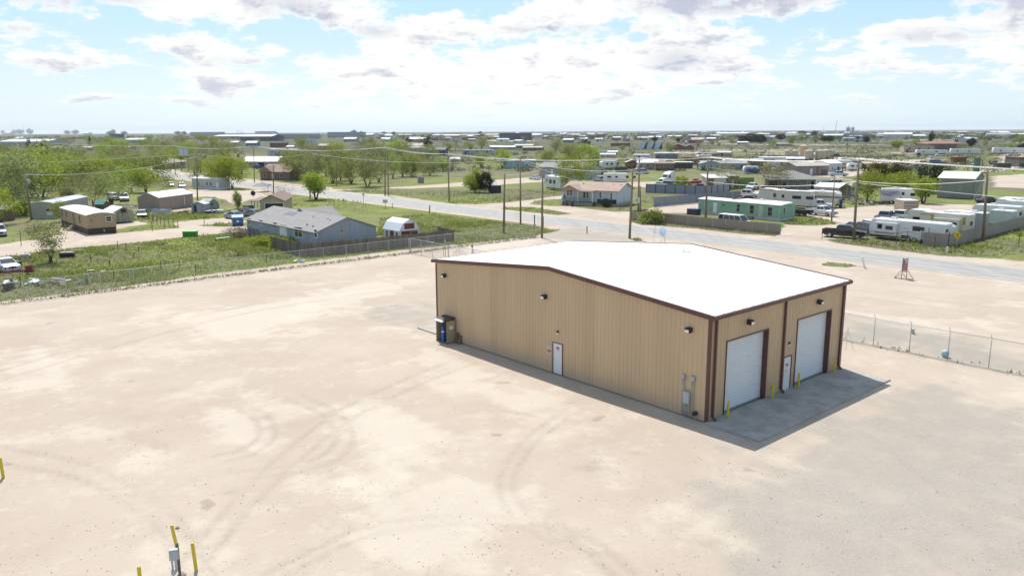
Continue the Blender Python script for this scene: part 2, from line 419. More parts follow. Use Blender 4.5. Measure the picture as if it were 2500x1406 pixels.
    Z = np.where((lx > -1.5) & (lx < 17) & (ly > -5) & (ly < 30), -0.02, Z)
    me = bpy.data.meshes.new('ground')
    me.vertices.add(n); me.vertices.foreach_set('co', np.stack([X, Y, Z], 1).ravel().astype(np.float32))
    i = np.arange(nx - 1)[None, :] + np.arange(ny - 1)[:, None] * nx
    quads = np.stack([i, i + 1, i + nx + 1, i + nx], -1).reshape(-1, 4)
    nq = len(quads)
    me.loops.add(nq * 4); me.loops.foreach_set('vertex_index', quads.ravel().astype(np.int32))
    me.polygons.add(nq); me.polygons.foreach_set('loop_start', (np.arange(nq) * 4).astype(np.int32))
    me.polygons.foreach_set('use_smooth', np.ones(nq, bool))
    me.update(calc_edges=True)
    for nm, arr in (('grass', grass), ('gravel', gravel), ('track', track), ('pale', pale), ('plain', plain)):
        a = me.attributes.new(nm, 'FLOAT', 'POINT'); a.data.foreach_set('value', arr.astype(np.float32))
    o = bpy.data.objects.new('ground', me); col.objects.link(o)
    tag(o, 'pale packed caliche dirt ground with grass patches and wheel ruts', None, None, 'structure')
    o.data.materials.append(ground_material())
def ground_material():
    m = bpy.data.materials.new('ground'); m.use_nodes = True
    nt = m.node_tree; N = nt.nodes.new; bs = nt.nodes['Principled BSDF']
    bs.inputs['Roughness'].default_value = 0.95; bs.inputs['Specular IOR Level'].default_value = 0.15
    geo = N('ShaderNodeNewGeometry'); pos = geo.outputs['Position']
    def noise(scale, detail=6, rough=0.6, off=0.0, stretch=None):
        n = N('ShaderNodeTexNoise'); n.inputs['Scale'].default_value = scale; n.inputs['Detail'].default_value = detail; n.inputs['Roughness'].default_value = rough
        mp = N('ShaderNodeMapping'); mp.inputs['Location'].default_value = (off, off * 1.7, 0)
        if stretch: mp.inputs['Rotation'].default_value = (0, 0, -BYAW + stretch[1]); mp.inputs['Scale'].default_value = (1, stretch[0], 1)
        nt.links.new(pos, mp.inputs[0]); nt.links.new(mp.outputs[0], n.inputs['Vector'])
        return n.outputs[0]
    def rng(v, a, b, lo=0.0, hi=1.0):
        n = N('ShaderNodeMapRange'); n.interpolation_type = 'SMOOTHSTEP'
        for i, k in enumerate((a, b, lo, hi)): n.inputs[i + 1].default_value = k
        nt.links.new(v, n.inputs[0]); return n.outputs[0]
    def mix(f, a, b):
        n = N('ShaderNodeMix'); n.data_type = 'RGBA'
        if isinstance(f, float): n.inputs[0].default_value = f
        else: nt.links.new(f, n.inputs[0])
        for i, k in ((6, a), (7, b)):
            if isinstance(k, tuple): n.inputs[i].default_value = (*k, 1)
            else: nt.links.new(k, n.inputs[i])
        return n.outputs[2]
    def ma(op, a, b):
        n = N('ShaderNodeMath'); n.operation = op
        for i, k in ((0, a), (1, b)):
            if isinstance(k, (int, float)): n.inputs[i].default_value = k
            else: nt.links.new(k, n.inputs[i])
        return n.outputs[0]
    def att(nm):
        a = N('ShaderNodeAttribute'); a.attribute_name = nm; return a.outputs['Fac']
    dirt = mix(rng(noise(0.10, 6, 0.6), .36, .64), (0.428, 0.354, 0.283), (0.470, 0.394, 0.317))
    dirt = mix(ma('MULTIPLY', rng(noise(0.16, 9, 0.72, 9), .50, .64), 0.8), dirt, (0.53, 0.465, 0.37))
    dirt = mix(ma('MULTIPLY', rng(noise(0.7, 9, 0.75, 5), .53, .66), 0.7), dirt, (0.50, 0.44, 0.36))
    dirt = mix(ma('MULTIPLY', rng(noise(0.06, 6, 0.65, 31), .52, .66), 0.5), dirt, (0.395, 0.318, 0.26))
    dirt = mix(ma('MULTIPLY', rng(noise(3.0, 7, 0.75, 17), .56, .70), 0.5), dirt, (0.345, 0.285, 0.232))
    dirt = mix(ma('MULTIPLY', rng(noise(11.0, 4, 0.7, 3), .62, .74), 0.45), dirt, (0.30, 0.24, 0.20))
    dirt = mix(ma('MULTIPLY', rng(noise(0.31, 3, 0.5, 77), .695, .73), 0.55), dirt, (0.27, 0.215, 0.18))
    pale = rng(ma('ADD', att('pale'), ma('MULTIPLY', ma('SUBTRACT', noise(0.55, 9, .8, 44), 0.5), 2.0)), .30, .95)
    dirt = mix(ma('MULTIPLY', pale, 0.42), dirt, (0.60, 0.545, 0.45))
    tr = ma('MULTIPLY', att('track'), rng(noise(2.2, 5, .75, 2), .22, .62))
    dirt = mix(ma('MINIMUM', ma('MULTIPLY', tr, 0.55), 1.0), dirt, (0.285, 0.236, 0.195))
    grav = mix(rng(noise(9.0, 5, 0.8, 12), .35, .65), (0.29, 0.262, 0.222), (0.37, 0.335, 0.285))
    grav = mix(ma('MULTIPLY', rng(noise(0.5, 6, .65, 4), .45, .65), 0.5), grav, (0.40, 0.355, 0.30))
    gm = rng(ma('ADD', att('gravel'), ma('MULTIPLY', ma('SUBTRACT', noise(0.35, 9, .78, 6), 0.5), 1.6)), .15, 1.0)
    base = mix(ma('MULTIPLY', gm, 0.8), dirt, grav)
    g1 = mix(rng(noise(0.16, 5, .6, 21), .38, .62), (0.135, 0.165, 0.045), (0.200, 0.225, 0.055))
    g1 = mix(rng(noise(0.055, 4, .6, 40), .50, .66), g1, (0.175, 0.155, 0.085))
    g1 = mix(ma('MULTIPLY', rng(noise(0.012, 5, .65, 90), .46, .60), 0.75), g1, (0.150, 0.132, 0.098))
    g1 = mix(ma('MULTIPLY', rng(noise(1.4, 6, .7, 50), .50, .68), 0.6), g1, (0.20, 0.165, 0.10))
    g1 = mix(ma('MULTIPLY', rng(noise(0.75, 5, .7, 60), .58, .70), 0.7), g1, (0.070, 0.088, 0.035))
    g1 = mix(ma('MULTIPLY', att('plain'), 0.85), g1, mix(rng(noise(0.006, 6, .7, 70), .4, .6), (0.092, 0.088, 0.066), (0.080, 0.092, 0.046)))
    gmask = rng(ma('ADD', att('grass'), ma('ADD', ma('MULTIPLY', ma('SUBTRACT', noise(1.7, 6, .75, 15), 0.5), 0.75), ma('MULTIPLY', ma('SUBTRACT', noise(0.25, 4, .6, 25), 0.5), 0.7))), .38, .60)
    base = mix(gmask, base, g1)
    nt.links.new(base, bs.inputs['Base Color'])
    hgt = ma('ADD', ma('MULTIPLY', noise(4.5, 8, .72, 7), 0.7), ma('MULTIPLY', noise(22.0, 4, .7, 1), 0.35))
    b = N('ShaderNodeBump'); b.inputs['Strength'].default_value = 0.55; b.inputs['Distance'].default_value = 0.07
    nt.links.new(hgt, b.inputs['Height']); nt.links.new(b.outputs[0], bs.inputs['Normal'])
    return m
build_ground()

def sheet(name, label, pts, m, z, kind='structure'):
    """flat polygon sheet (world xy points) lying on the ground"""
    o = MB().add([(p[0], p[1], z) for p in pts], [tuple(range(len(pts)))]).obj(name, m)
    return tag(o, label, None, None, kind)

# ------------------------------------------------------------------ road
def road_material():
    m = bpy.data.materials.new('asphalt'); m.use_nodes = True
    nt = m.node_tree; N = nt.nodes.new; bs = nt.nodes['Principled BSDF']
    bs.inputs['Roughness'].default_value = 0.85; bs.inputs['Specular IOR Level'].default_value = 0.3
    a = N('ShaderNodeAttribute'); a.attribute_name = 'across'
    geo = N('ShaderNodeNewGeometry')
    def noise(scale, st):
        mp = N('ShaderNodeMapping'); mp.inputs['Rotation'].default_value = (0, 0, -BYAW); mp.inputs['Scale'].default_value = (1, st, 1)
        n = N('ShaderNodeTexNoise'); n.inputs['Scale'].default_value = scale; n.inputs['Detail'].default_value = 7; n.inputs['Roughness'].default_value = .65
        nt.links.new(geo.outputs['Position'], mp.inputs[0]); nt.links.new(mp.outputs[0], n.inputs['Vector']); return n.outputs[0]
    def mixc(f, c1, c2):
        n = N('ShaderNodeMix'); n.data_type = 'RGBA'; nt.links.new(f, n.inputs[0])
        for i, k in ((6, c1), (7, c2)):
            if isinstance(k, tuple): n.inputs[i].default_value = (*k, 1)
            else: nt.links.new(k, n.inputs[i])
        return n.outputs[2]
    def rng(v, lo, hi):
        n = N('ShaderNodeMapRange'); n.inputs[1].default_value = lo; n.inputs[2].default_value = hi; nt.links.new(v, n.inputs[0]); return n.outputs[0]
    # wear runs along the lanes; dust creeps in from both edges
    c = mixc(rng(noise(0.9, 0.04), .35, .65), (0.305, 0.298, 0.278), (0.375, 0.364, 0.338))
    c = mixc(rng(noise(0.25, 0.6), .5, .8), c, (0.37, 0.36, 0.335))
    sn = N('ShaderNodeMath'); sn.operation = 'SINE'; ml = N('ShaderNodeMath'); ml.operation = 'MULTIPLY'; nt.links.new(a.outputs['Fac'], ml.inputs[0]); ml.inputs[1].default_value = 10.5; nt.links.new(ml.outputs[0], sn.inputs[0])
    wn = N('ShaderNodeMath'); wn.operation = 'MULTIPLY'; nt.links.new(rng(sn.outputs[0], .2, 1.0), wn.inputs[0]); nt.links.new(rng(noise(0.5, 0.1), .35, .6), wn.inputs[1])
    c = mixc(wn.outputs[0], c, (0.268, 0.262, 0.246))
    cr = rng(noise(1.6, 0.5), .655, .675); c = mixc(cr, c, (0.16, 0.155, 0.15))
    ab = N('ShaderNodeMath'); ab.operation = 'ABSOLUTE'; nt.links.new(a.outputs['Fac'], ab.inputs[0])
    ad = N('ShaderNodeMath'); ad.operation = 'ADD'; nt.links.new(ab.outputs[0], ad.inputs[0])
    ns = N('ShaderNodeMath'); ns.operation = 'MULTIPLY_ADD'; nt.links.new(noise(0.8, 0.25), ns.inputs[0]); ns.inputs[1].default_value = 0.6; ns.inputs[2].default_value = -0.3
    nt.links.new(ns.outputs[0], ad.inputs[1])
    c = mixc(rng(ad.outputs[0], .78, .98), c, (0.46, 0.40, 0.34))
    nt.links.new(c, bs.inputs['Base Color'])
    b = N('ShaderNodeBump'); b.inputs['Strength'].default_value = .2; b.inputs['Distance'].default_value = .02
    nt.links.new(noise(30, 1.0), b.inputs['Height']); nt.links.new(b.outputs[0], bs.inputs['Normal'])
    return m
ASPHALT = road_material()
def road(name, label, a, b, half, z, seg=2.0):
    """strip from a to b (world), with ragged edges"""
    rnd = random.Random(5); d = (b - a); ln = d.length; d.normalize(); nrm = Vector((-d.y, d.x, 0))
    k = max(2, int(ln / seg)); vs = []; at = []
    cols_ = [-1, -.97, -.5, 0, .5, .97, 1]
    for i in range(k + 1):
        p = a + d * (ln * i / k); j0, j1 = rnd.uniform(-.18, .18), rnd.uniform(-.18, .18)
        for t in cols_:
            e = half * t + (j0 if t < -.9 else j1 if t > .9 else 0)
            q = p + nrm * e; vs.append((q.x, q.y, z)); at.append(t)
    fs = [(i * 7 + j, i * 7 + j + 1, (i + 1) * 7 + j + 1, (i + 1) * 7 + j) for i in range(k) for j in range(6)]
    mb = MB(); mb.v = vs; mb.f = [f[::-1] for f in fs]
    o = mb.obj(name, ASPHALT); tag(o, label, None, None, 'structure')
    t = o.data.attributes.new('across', 'FLOAT', 'POINT'); t.data.foreach_set('value', at)
    return o
road('road', 'straight pale grey asphalt road crossing behind the workshop', L(63.1, -260), L(63.1, 900), 4.9, 0.012)
# concrete aprons beside the workshop (each pour a slab of its own)
def slab_row(name, label, x0, x1, y0, y1, n):
    e = thing(name, label, None, L(0, 0), BYAW); tag(e, kind='structure')
    w = (x1 - x0) / n
    for i in range(n):
        MB().box(x0 + i * w + .012, x0 + (i + 1) * w - .012, y0, y1, -.08, .07).obj('slab', CONC, e, bevel=.01)
    return e
slab_row('apron', 'concrete apron in front of the two roll-up doors', -.3, 15.05, -3.45, -.02, 4)
slab_row('rear_pad', 'pale concrete pad along the far side of the workshop', .1, 14.9, 25.24, 28.2, 4)

# ------------------------------------------------------------------ the workshop
TAN = mat('tan_metal', (0.53, 0.383, 0.233), rough=0.45, var=0.05, scale=0.8, streak=0.2)
def weather(m):
    """panel-to-panel fading and dust splashed up the foot of the wall"""
    nt = m.node_tree; bs = nt.nodes['Principled BSDF']; src = bs.inputs['Base Color'].links[0].from_socket; N = nt.nodes.new
    oi = N('ShaderNodeObjectInfo'); hs = N('ShaderNodeHueSaturation'); mr = N('ShaderNodeMapRange'); mr.inputs[3].default_value = .94; mr.inputs[4].default_value = 1.05
    nt.links.new(oi.outputs['Random'], mr.inputs[0]); nt.links.new(mr.outputs[0], hs.inputs['Value']); nt.links.new(src, hs.inputs['Color'])
    tc = N('ShaderNodeTexCoord'); sp = N('ShaderNodeSeparateXYZ'); nt.links.new(tc.outputs['Object'], sp.inputs[0])
    nz = N('ShaderNodeTexNoise'); nz.inputs['Scale'].default_value = 2.5; nz.inputs['Detail'].default_value = 5; nt.links.new(tc.outputs['Object'], nz.inputs['Vector'])
    ad = N('ShaderNodeMath'); ad.operation = 'MULTIPLY_ADD'; nt.links.new(nz.outputs[0], ad.inputs[0]); ad.inputs[1].default_value = -1.2; nt.links.new(sp.outputs[2], ad.inputs[2])
    dr = N('ShaderNodeMapRange'); dr.inputs[1].default_value = -.45; dr.inputs[2].default_value = .25; dr.inputs[3].default_value = .45; dr.inputs[4].default_value = 0.0; nt.links.new(ad.outputs[0], dr.inputs[0])
    mx = N('ShaderNodeMix'); mx.data_type = 'RGBA'; nt.links.new(dr.outputs[0], mx.inputs[0]); nt.links.new(hs.outputs[0], mx.inputs[6]); mx.inputs[7].default_value = (.40, .33, .265, 1)
    nt.links.new(mx.outputs[2], bs.inputs['Base Color'])
weather(TAN)
MAROON = mat('maroon_trim', (0.115, 0.052, 0.045), rough=0.45, var=0.08)
ROOFW = mat('white_metal_roof', (0.80, 0.80, 0.79), rough=0.4, var=0.02, scale=0.4)
DOORW = mat('white_door', (0.66, 0.68, 0.69), rough=0.5, var=0.03)
YELLOW = mat('yellow_paint', (0.60, 0.47, 0.03), rough=0.5, var=0.10, scale=6)
LENS = mat('lamp_lens', (0.80, 0.78, 0.70), rough=0.3, var=0.03)
EGREY = mat('electrical_grey', (0.40, 0.42, 0.43), rough=0.5, var=0.05)
BW, BL, EH, RH, RY = 15.11, 25.19, 6.0, 7.05, 12.48
def gz(y): return EH + (RH - EH) * (y / RY if y < RY else (BL - y) / (BL - RY))
def workshop():
    t = thing('metal_workshop', 'large tan ribbed metal workshop with white roof and maroon trim', 'building', L(0, 0), BYAW)
    def panel(axis_, u0, u1, zb, out, flip):
        """one ribbed sheet from u0 to u1 along a wall"""
        k = max(1, round((u1 - u0) / .31)); w = (u1 - u0) / k; prof = []
        for i in range(k):
            a = u0 + i * w
            prof += [(a, 0), (a + w * .36, 0), (a + w * .43, .024), (a + w * .57, .024), (a + w * .64, 0)]
        prof.append((u1, 0))
        if axis_ == 'y' and u0 < RY < u1: prof = sorted(prof + [(RY, 0)])
        vs = []
        for u, d in prof:
            for z in (zb, None):
                zt = (gz(u) if axis_ == 'y' else EH) - .02
                vs.append((out * d + (0 if axis_ == 'y' and out < 0 else BW), u, zt if z is None else z) if axis_ == 'y'
                          else (u, out * d + (0 if out < 0 else BL), zt if z is None else z))
        fs = [(2 * i, 2 * i + 2, 2 * i + 3, 2 * i + 1) for i in range(len(prof) - 1)]
        if flip: fs = [f[::-1] for f in fs]
        MB().add(vs, fs).obj('wall_panel', TAN, t)
    def wall(axis_, length, out, openings, flip, n):
        br = sorted(set([length * i / n for i in range(n + 1)] + [v for o in openings for v in o[:2]]))
        br = [b for i, b in enumerate(br) if not any(abs(b - o) < .12 and b != o for op in openings for o in op[:2])]
        for a, b in zip(br[:-1], br[1:]):
            mid = (a + b) / 2; zb = .03
            for o in openings:
                if o[0] < mid < o[1]: zb = o[2]
            panel(axis_, a, b, zb, out, flip)
    wall('y', BL, -1, [(11.2, 12.15, 2.16)], True, 27)
    wall('y', BL, 1, [], False, 27)
    wall('x', BW, -1, [(1.55, 5.85, 4.36), (9.12, 13.38, 4.36), (7.74, 8.70, 2.2)], False, 17)
    wall('x', BW, 1, [], True, 17)
    # inner frame so the shell has a back
    MB().box(.35, BW - .35, .35, .38, .02, EH - .3).obj('inner_lining', TAN, t)
    MB().box(.35, .38, .35, BL - .35, .02, EH - .3).obj('inner_lining', TAN, t)
    # roof
    def rz(y, up=.06): return gz(y) + up
    rf = MB().prism([(-.22, rz(0) - .10), (RY, RH - .02), (BL + .22, rz(BL) - .10), (BL + .22, rz(BL) - .16), (RY, RH - .09), (-.22, rz(0) - .16)],
                    (-.1, 0, 0), (0, 1, 0), (0, 0, 1), (BW + .2, 0, 0)).obj('roof', ROOFW, t)
    n = 16; w = (BW + .3) / n
    pv = []
    for y0, y1, nm in ((-.26, RY, 0), (BL + .26, RY, 1)):
        for i in range(n):
            x0 = -.15 + i * w; x1 = x0 + w
            prof = [(x0 + .002, .0), (x0 + .03, .0), (x0 + .045, .045), (x0 + .075, .045), (x0 + .09, 0), (x1 - .002, 0)]
            vs = []
            za, zb = EH + .06 - .02, RH + .06
            for x, d in prof: vs += [(x, y0, za + d), (x, y1, zb + d)]
            fs = [(2 * k, 2 * k + 2, 2 * k + 3, 2 * k + 1) for k in range(len(prof) - 1)]
            if nm: fs = [f[::-1] for f in fs]
            MB().add(vs, fs).obj('roof_panel', ROOFW, rf)
    for x0 in (-.21, BW + .05):                             # rake trims follow the slope
        MB().prism([(-.27, EH + .08), (RY, RH + .10), (BL + .27, EH + .08), (BL + .27, EH - .17), (RY, RH - .15), (-.27, EH - .17)],
                   (x0, 0, 0), (0, 1, 0), (0, 0, 1), (.16, 0, 0)).obj('rake_trim', MAROON, t)
    for y0 in (-.36, BL + .20):
        MB().prism([(0, 0), (.16, 0), (.16, -.22), (.03, -.22), (0, -.12)], (-.215, y0, EH + .045), (0, 1, 0), (0, 0, 1), (BW + .43, 0, 0)).obj('gutter', MAROON, t)
    # corner trims and downspouts
    for x0, y0 in ((-.045, -.045), (BW - .12, -.045), (-.045, BL - .12), (BW - .12, BL - .12)):
        MB().box(x0, x0 + .165, y0, y0 + .165, .03, EH - .22).obj('corner_trim', MAROON, t)
    for x in (.42, 7.50, 14.72):
        MB().box(x - .055, x + .055, -.16, -.045, .28, EH - .12).prism([(0, 0), (.13, .02), (.34, -.16), (.24, -.22)], (x - .054, -.04, .28), (0, -1, 0), (0, 0, 1), (.108, 0, 0)).obj('downspout', MAROON, t)
    # roll-up doors set back in their openings
    for x0, x1 in ((1.55, 5.85), (9.12, 13.38)):
        H = 4.36
        MB().box(x0 + .002, x0 + .06, -.05, .32, .04, H).box(x1 - .06, x1 - .002, -.05, .32, .04, H).box(x0 + .06, x1 - .06, -.05, .32, H - .07, H - .002).obj('door_jamb', MAROON, t)
        prof = []; z = .075; k = 0
        while z < H - .22:
            prof += [(.30, z), (.28, z + .03), (.28, z + .17), (.30, z + .195)]; z += .20
        vs = []
        for y, z in prof: vs += [(x0 + .06, y, z), (x1 - .06, y, z)]
        d = MB().add(vs, [(2 * i, 2 * i + 1, 2 * i + 3, 2 * i + 2) for i in range(len(prof) - 1)]).obj('roll_up_door', DOORW, t)
        MB().box(x0 + .06, x1 - .06, .24, .31, .07, .14).obj('bottom_bar', EGREY, d)
    # walk doors
    def walk(axis_, u, H):
        def bx(mb, a, b, o0, o1, z0, z1):
            return mb.box(-o1, -o0, a, b, z0, z1) if axis_ == 'y' else mb.box(a, b, -o1, -o0, z0, z1)
        w = .95
        f = bx(bx(bx(MB(), u, u + .05, -.10, .05, .03, H), u + w - .05, u + w, -.10, .05, .03, H), u + .05, u + w - .05, -.10, .05, H - .05, H).obj('door_frame', MAROON, t)
        d = bx(MB(), u + .052, u + w - .052, -.08, .01, .05, H - .052).obj('walk_door', DOORW, t)
        s = u + (w - .16 if axis_ == 'y' else .1)
        bx(MB(), s, s + .05, .01, .07, .98, 1.03).obj('handle', EGREY, d)
        return d
    red = mat('sign_red', (0.45, 0.05, 0.06), rough=.5, var=.05); wsign = mat('sign_white', (0.72, 0.72, 0.70), rough=.5, var=.03)
    gsign = mat('sign_green', (0.35, 0.50, 0.36), rough=.5, var=.1); ink = mat('sign_ink', (0.16, 0.12, 0.13), rough=.6, var=0)
    d1 = walk('y', 11.2, 2.16); d2 = walk('x', 7.74, 2.2)
    def board(axis_, u, z, w, h, head, off, parent):
        bx = (lambda m, a, b, o0, o1, z0, z1: m.box(-o1, -o0, a, b, z0, z1)) if axis_ == 'y' else (lambda m, a, b, o0, o1, z0, z1: m.box(a, b, -o1, -o0, z0, z1))
        s = bx(MB(), u, u + w, off, off + .008, z, z + h).obj('notice', wsign, parent)
        bx(MB(), u + .008, u + w - .008, off + .008, off + .011, z + h * .52, z + h - .008).obj('heading_band', head, s)
        for k in range(3): bx(MB(), u + .03 + .02 * (k % 2), u + w - .04, off + .008, off + .011, z + .03 + k * h * .14, z + .03 + k * h * .14 + .018).obj('print_line', ink, s)
    board('y', 11.52, 1.62, .30, .27, red, .011, d1)
    board('y', 12.30, 1.24, .32, .28, red, .036, t); board('y', 12.30, 1.58, .32, .28, gsign, .036, t)
    board('x', 8.02, 1.50, .32, .24, red, .011, d2)
    s = MB().box(8.02, 8.26, -.02, -.011, 1.12, 1.42).obj('notice', wsign, d2)
    for k in range(5): MB().box(8.05, 8.23 - .04 * (k % 2), -.024, -.02, 1.16 + k * .05, 1.175 + k * .05).obj('print_line', ink, s)
    # wall lamps
    def lamp(axis_, u, z, big):
        R = Matrix.Rotation(-math.pi / 2, 4, 'Z') if axis_ == 'y' else Matrix.Identity(4)    # local: x along the wall, -y outward
        def tr(vs):
            o = []
            for p in vs:
                q = R @ Vector(p)
                o.append((q.x - .0, q.y + u, q.z + z) if axis_ == 'y' else (q.x + u, q.y, q.z + z))
            return o
        def put(mb, nm, m, par, bev=0):
            mb.v = tr([(x * .8, y * .8, z_ * .8) for x, y, z_ in mb.v]); return mb.obj(nm, m, par, bevel=bev)
        if big:
            b = put(MB().box(-.06, .06, -.16, -.02, .10, .22).prism([(-.02, .20), (-.02, -.12), (-.34, -.16), (-.40, -.14), (-.42, .10), (-.34, .18)], (-.22, 0, 0), (0, 1, 0), (0, 0, 1), (.44, 0, 0)), 'wall_lamp', DARK, t, .02)
            put(MB().prism([(-.403, -.125), (-.421, .085), (-.432, .085), (-.414, -.125)], (-.17, 0, 0), (0, 1, 0), (0, 0, 1), (.34, 0, 0)), 'lens', LENS, b)
        else:
            b = put(MB().box(-.10, .10, -.13, -.02, .0, .17), 'wall_lamp', DARK, t, .02)
            put(MB().box(-.08, .08, -.12, -.02, -.12, -.002), 'lens', LENS, b)
    for u, z in ((24.0, 4.95), (12.87, 5.05), (1.31, 5.0)): lamp('y', u, z, True)
    lamp('y', 11.66, 2.85, False)
    for u, z in ((3.6, 5.1), (11.5, 5.1)): lamp('x', u, z, True)
    lamp('x', 8.25, 2.95, False)
    # meter boxes and conduits by the near corner
    for y, z0, z1, w, d in ((1.57, 2.2, 2.42, .2, .12), (.92, 2.2, 2.45, .26, .16), (1.27, .8, 1.5, .42, .18)):
        b = MB().box(-.04 - d, -.04, y - w / 2, y + w / 2, z0, z1).obj('meter_box', EGREY, t, bevel=.015)
        MB().box(-.05 - d, -.04 - d, y - w / 2 + .03, y + w / 2 - .03, z0 + .03, z1 - .03).obj('cover_plate', EGREY, b)
    for y, z1 in ((1.60, 2.2), (1.52, 2.2), (1.40, .8), (1.32, .8), (1.22, .8), (1.13, .8), (.96, 2.2), (.87, 2.2)):
        MB().tube((-.085, y, -.02), (-.085, y, z1), .022).obj('conduit', EGREY, t, smooth=True)
    MB().tube((-.10, .68, -.02), (-.10, .68, .36), .025).tube((-.10, .68, .36), (-.2, .68, .40), .02).obj('water_tap', EGREY, t)
    MB().tube((-.26, .68, .37), (-.02, .68, .37), .12, .12, 10).obj('hose_reel', DARK, t)
    MB().box(-.06, -.03, 12.72, 12.80, .55, .72).obj('socket_box', EGREY, t)
    MB().box(6.5, 6.62, -.08, -.03, .5, .62).obj('socket_box', EGREY, t)
    return t
workshop()

# ------------------------------------------------------------------ small things round the workshop
def bollard(p, label, h=1.05, r=.064, tilt=(0, 0), group='yellow steel bollards'):
    o = MB().lathe([(r, -.1), (r, h - .05), (r * .8, h - .012), (r * .4, h), (0.001, h + .004)], 14).obj('bollard', YELLOW, None, smooth=False)
    o.location = p; o.rotation_euler = (tilt[0], tilt[1], 0)
    return tag(o, label, 'bollard', group)
bollard(L(1.42, -.42), 'yellow bollard at the near corner side of the first roll-up door')
bollard(L(6.05, -.40), 'yellow bollard between the first roll-up door and the walk door')
bollard(L(9.05, -.40), 'yellow bollard between the walk door and the second roll-up door')
bollard(L(13.6, -.40), 'yellow bollard beyond the second roll-up door near the far downspout')
bollard(G(8, 1165), 'lone yellow bollard at the far edge of the open dirt', 1.0, .07, (0, -.03))
bollard(G(346, 1452), 'nearest yellow bollard, in front of the meter pedestal', 1.1, .064)
bollard(G(434, 1345), 'leaning yellow bollard behind the meter pedestal', 1.1, .064, (-.02, -.14))
bollard(G(479, 1391), 'upright yellow bollard with its shadow beside the meter pedestal', 1.1, .064, (0, -.05))
def pedestal():
    p = G(433, 1425)
    t = thing('meter_pedestal', 'grey meter box on pipes between the yellow bollards', 'utility box', p, .35)
    b = MB().box(-.17, .13, -.11, .08, .98, 1.38).obj('meter_box', EGREY, t, bevel=.015)
    MB().box(-.14, .10, -.12, -.11, 1.02, 1.34).obj('cover_plate', EGREY, b)
    MB().tube((.10, .14, -.05), (.10, .14, 1.50), .055).obj('post', WOOD, t)
    MB().tube((-.10, 0, -.05), (-.10, 0, .95), .04).obj('conduit', EGREY, t)
    MB().tube((.02, 0, .5), (.02, 0, .96), .05).tube((.02, 0, .5), (-.1, 0, .42), .04).obj('conduit', EGREY, t)
    MB().box(-.16, 0, -.1, .1, .42, .62).obj('junction_box', EGREY, t, bevel=.02)
pedestal()
ROCK = mat('rock', (0.36, 0.30, 0.24), rough=.95, var=.3, scale=4, bump=.5)
def rock_mesh(seed):
    r = random.Random(seed); rings = []
    for z, q in ((-.05, .7), (.06, 1.0), (.22, .85), (.34, .45)):
        rings.append([(q * .42 * r.uniform(.75, 1.2) * math.cos(i * math.pi / 4), q * .42 * r.uniform(.75, 1.2) * math.sin(i * math.pi / 4), z * r.uniform(.85, 1.15)) for i in range(8)])
    return MB().loft(rings).mesh('rock')
ROCKS = [rock_mesh(i) for i in range(4)]
for me_ in ROCKS: me_.materials.append(ROCK)
def rock(p, s, label, i=0, group=None):
    o = bpy.data.objects.new('rock', ROCKS[i % 4]); col.objects.link(o); o.location = p; o.scale = (s, s, s * .8); o.rotation_euler = (0, 0, i * 1.3)
    return tag(o, label, 'rock', group)
rock(G(433, 1288), .22, 'small brown rock behind the leaning bollard', 0)
rock(G(443, 1404), .40, 'brown rock at the foot of the meter pedestal', 1)
def pebbles():
    """loose stones and clods strewn over the yard"""
    r = random.Random(3); mb = MB()
    base = [(-.5, -.4, 0), (.5, -.45, 0), (.45, .5, 0), (-.4, .45, 0), (-.2, -.15, .5), (.25, .1, .55)]
    fs = [(0, 1, 5, 4), (1, 2, 5), (2, 3, 4, 5), (3, 0, 4)]
    n = 0
    while n < 3800:
        px, py = r.uniform(-40, 2540), 640 + 830 * r.random() ** .8
        p = G(px, py)
        lx, ly = toL(p)
        if ly > 62 or -1.5 < lx < 16 and -4 < ly < 29: continue
        s = .015 + .045 * r.random() ** 3; a = r.uniform(0, 6.3); ca, sa = math.cos(a) * s, math.sin(a) * s
        mb.add([(p.x + x * ca - y * sa, p.y + x * sa + y * ca, -.012 + z * s) for x, y, z in base], fs); n += 1
    tag(mb.obj('gravel', mat('pale_stone', (0.40, 0.33, 0.27), rough=.95, var=.25, scale=2)), 'loose stones and clods strewn over the dirt yard', None, None, 'stuff')
pebbles()
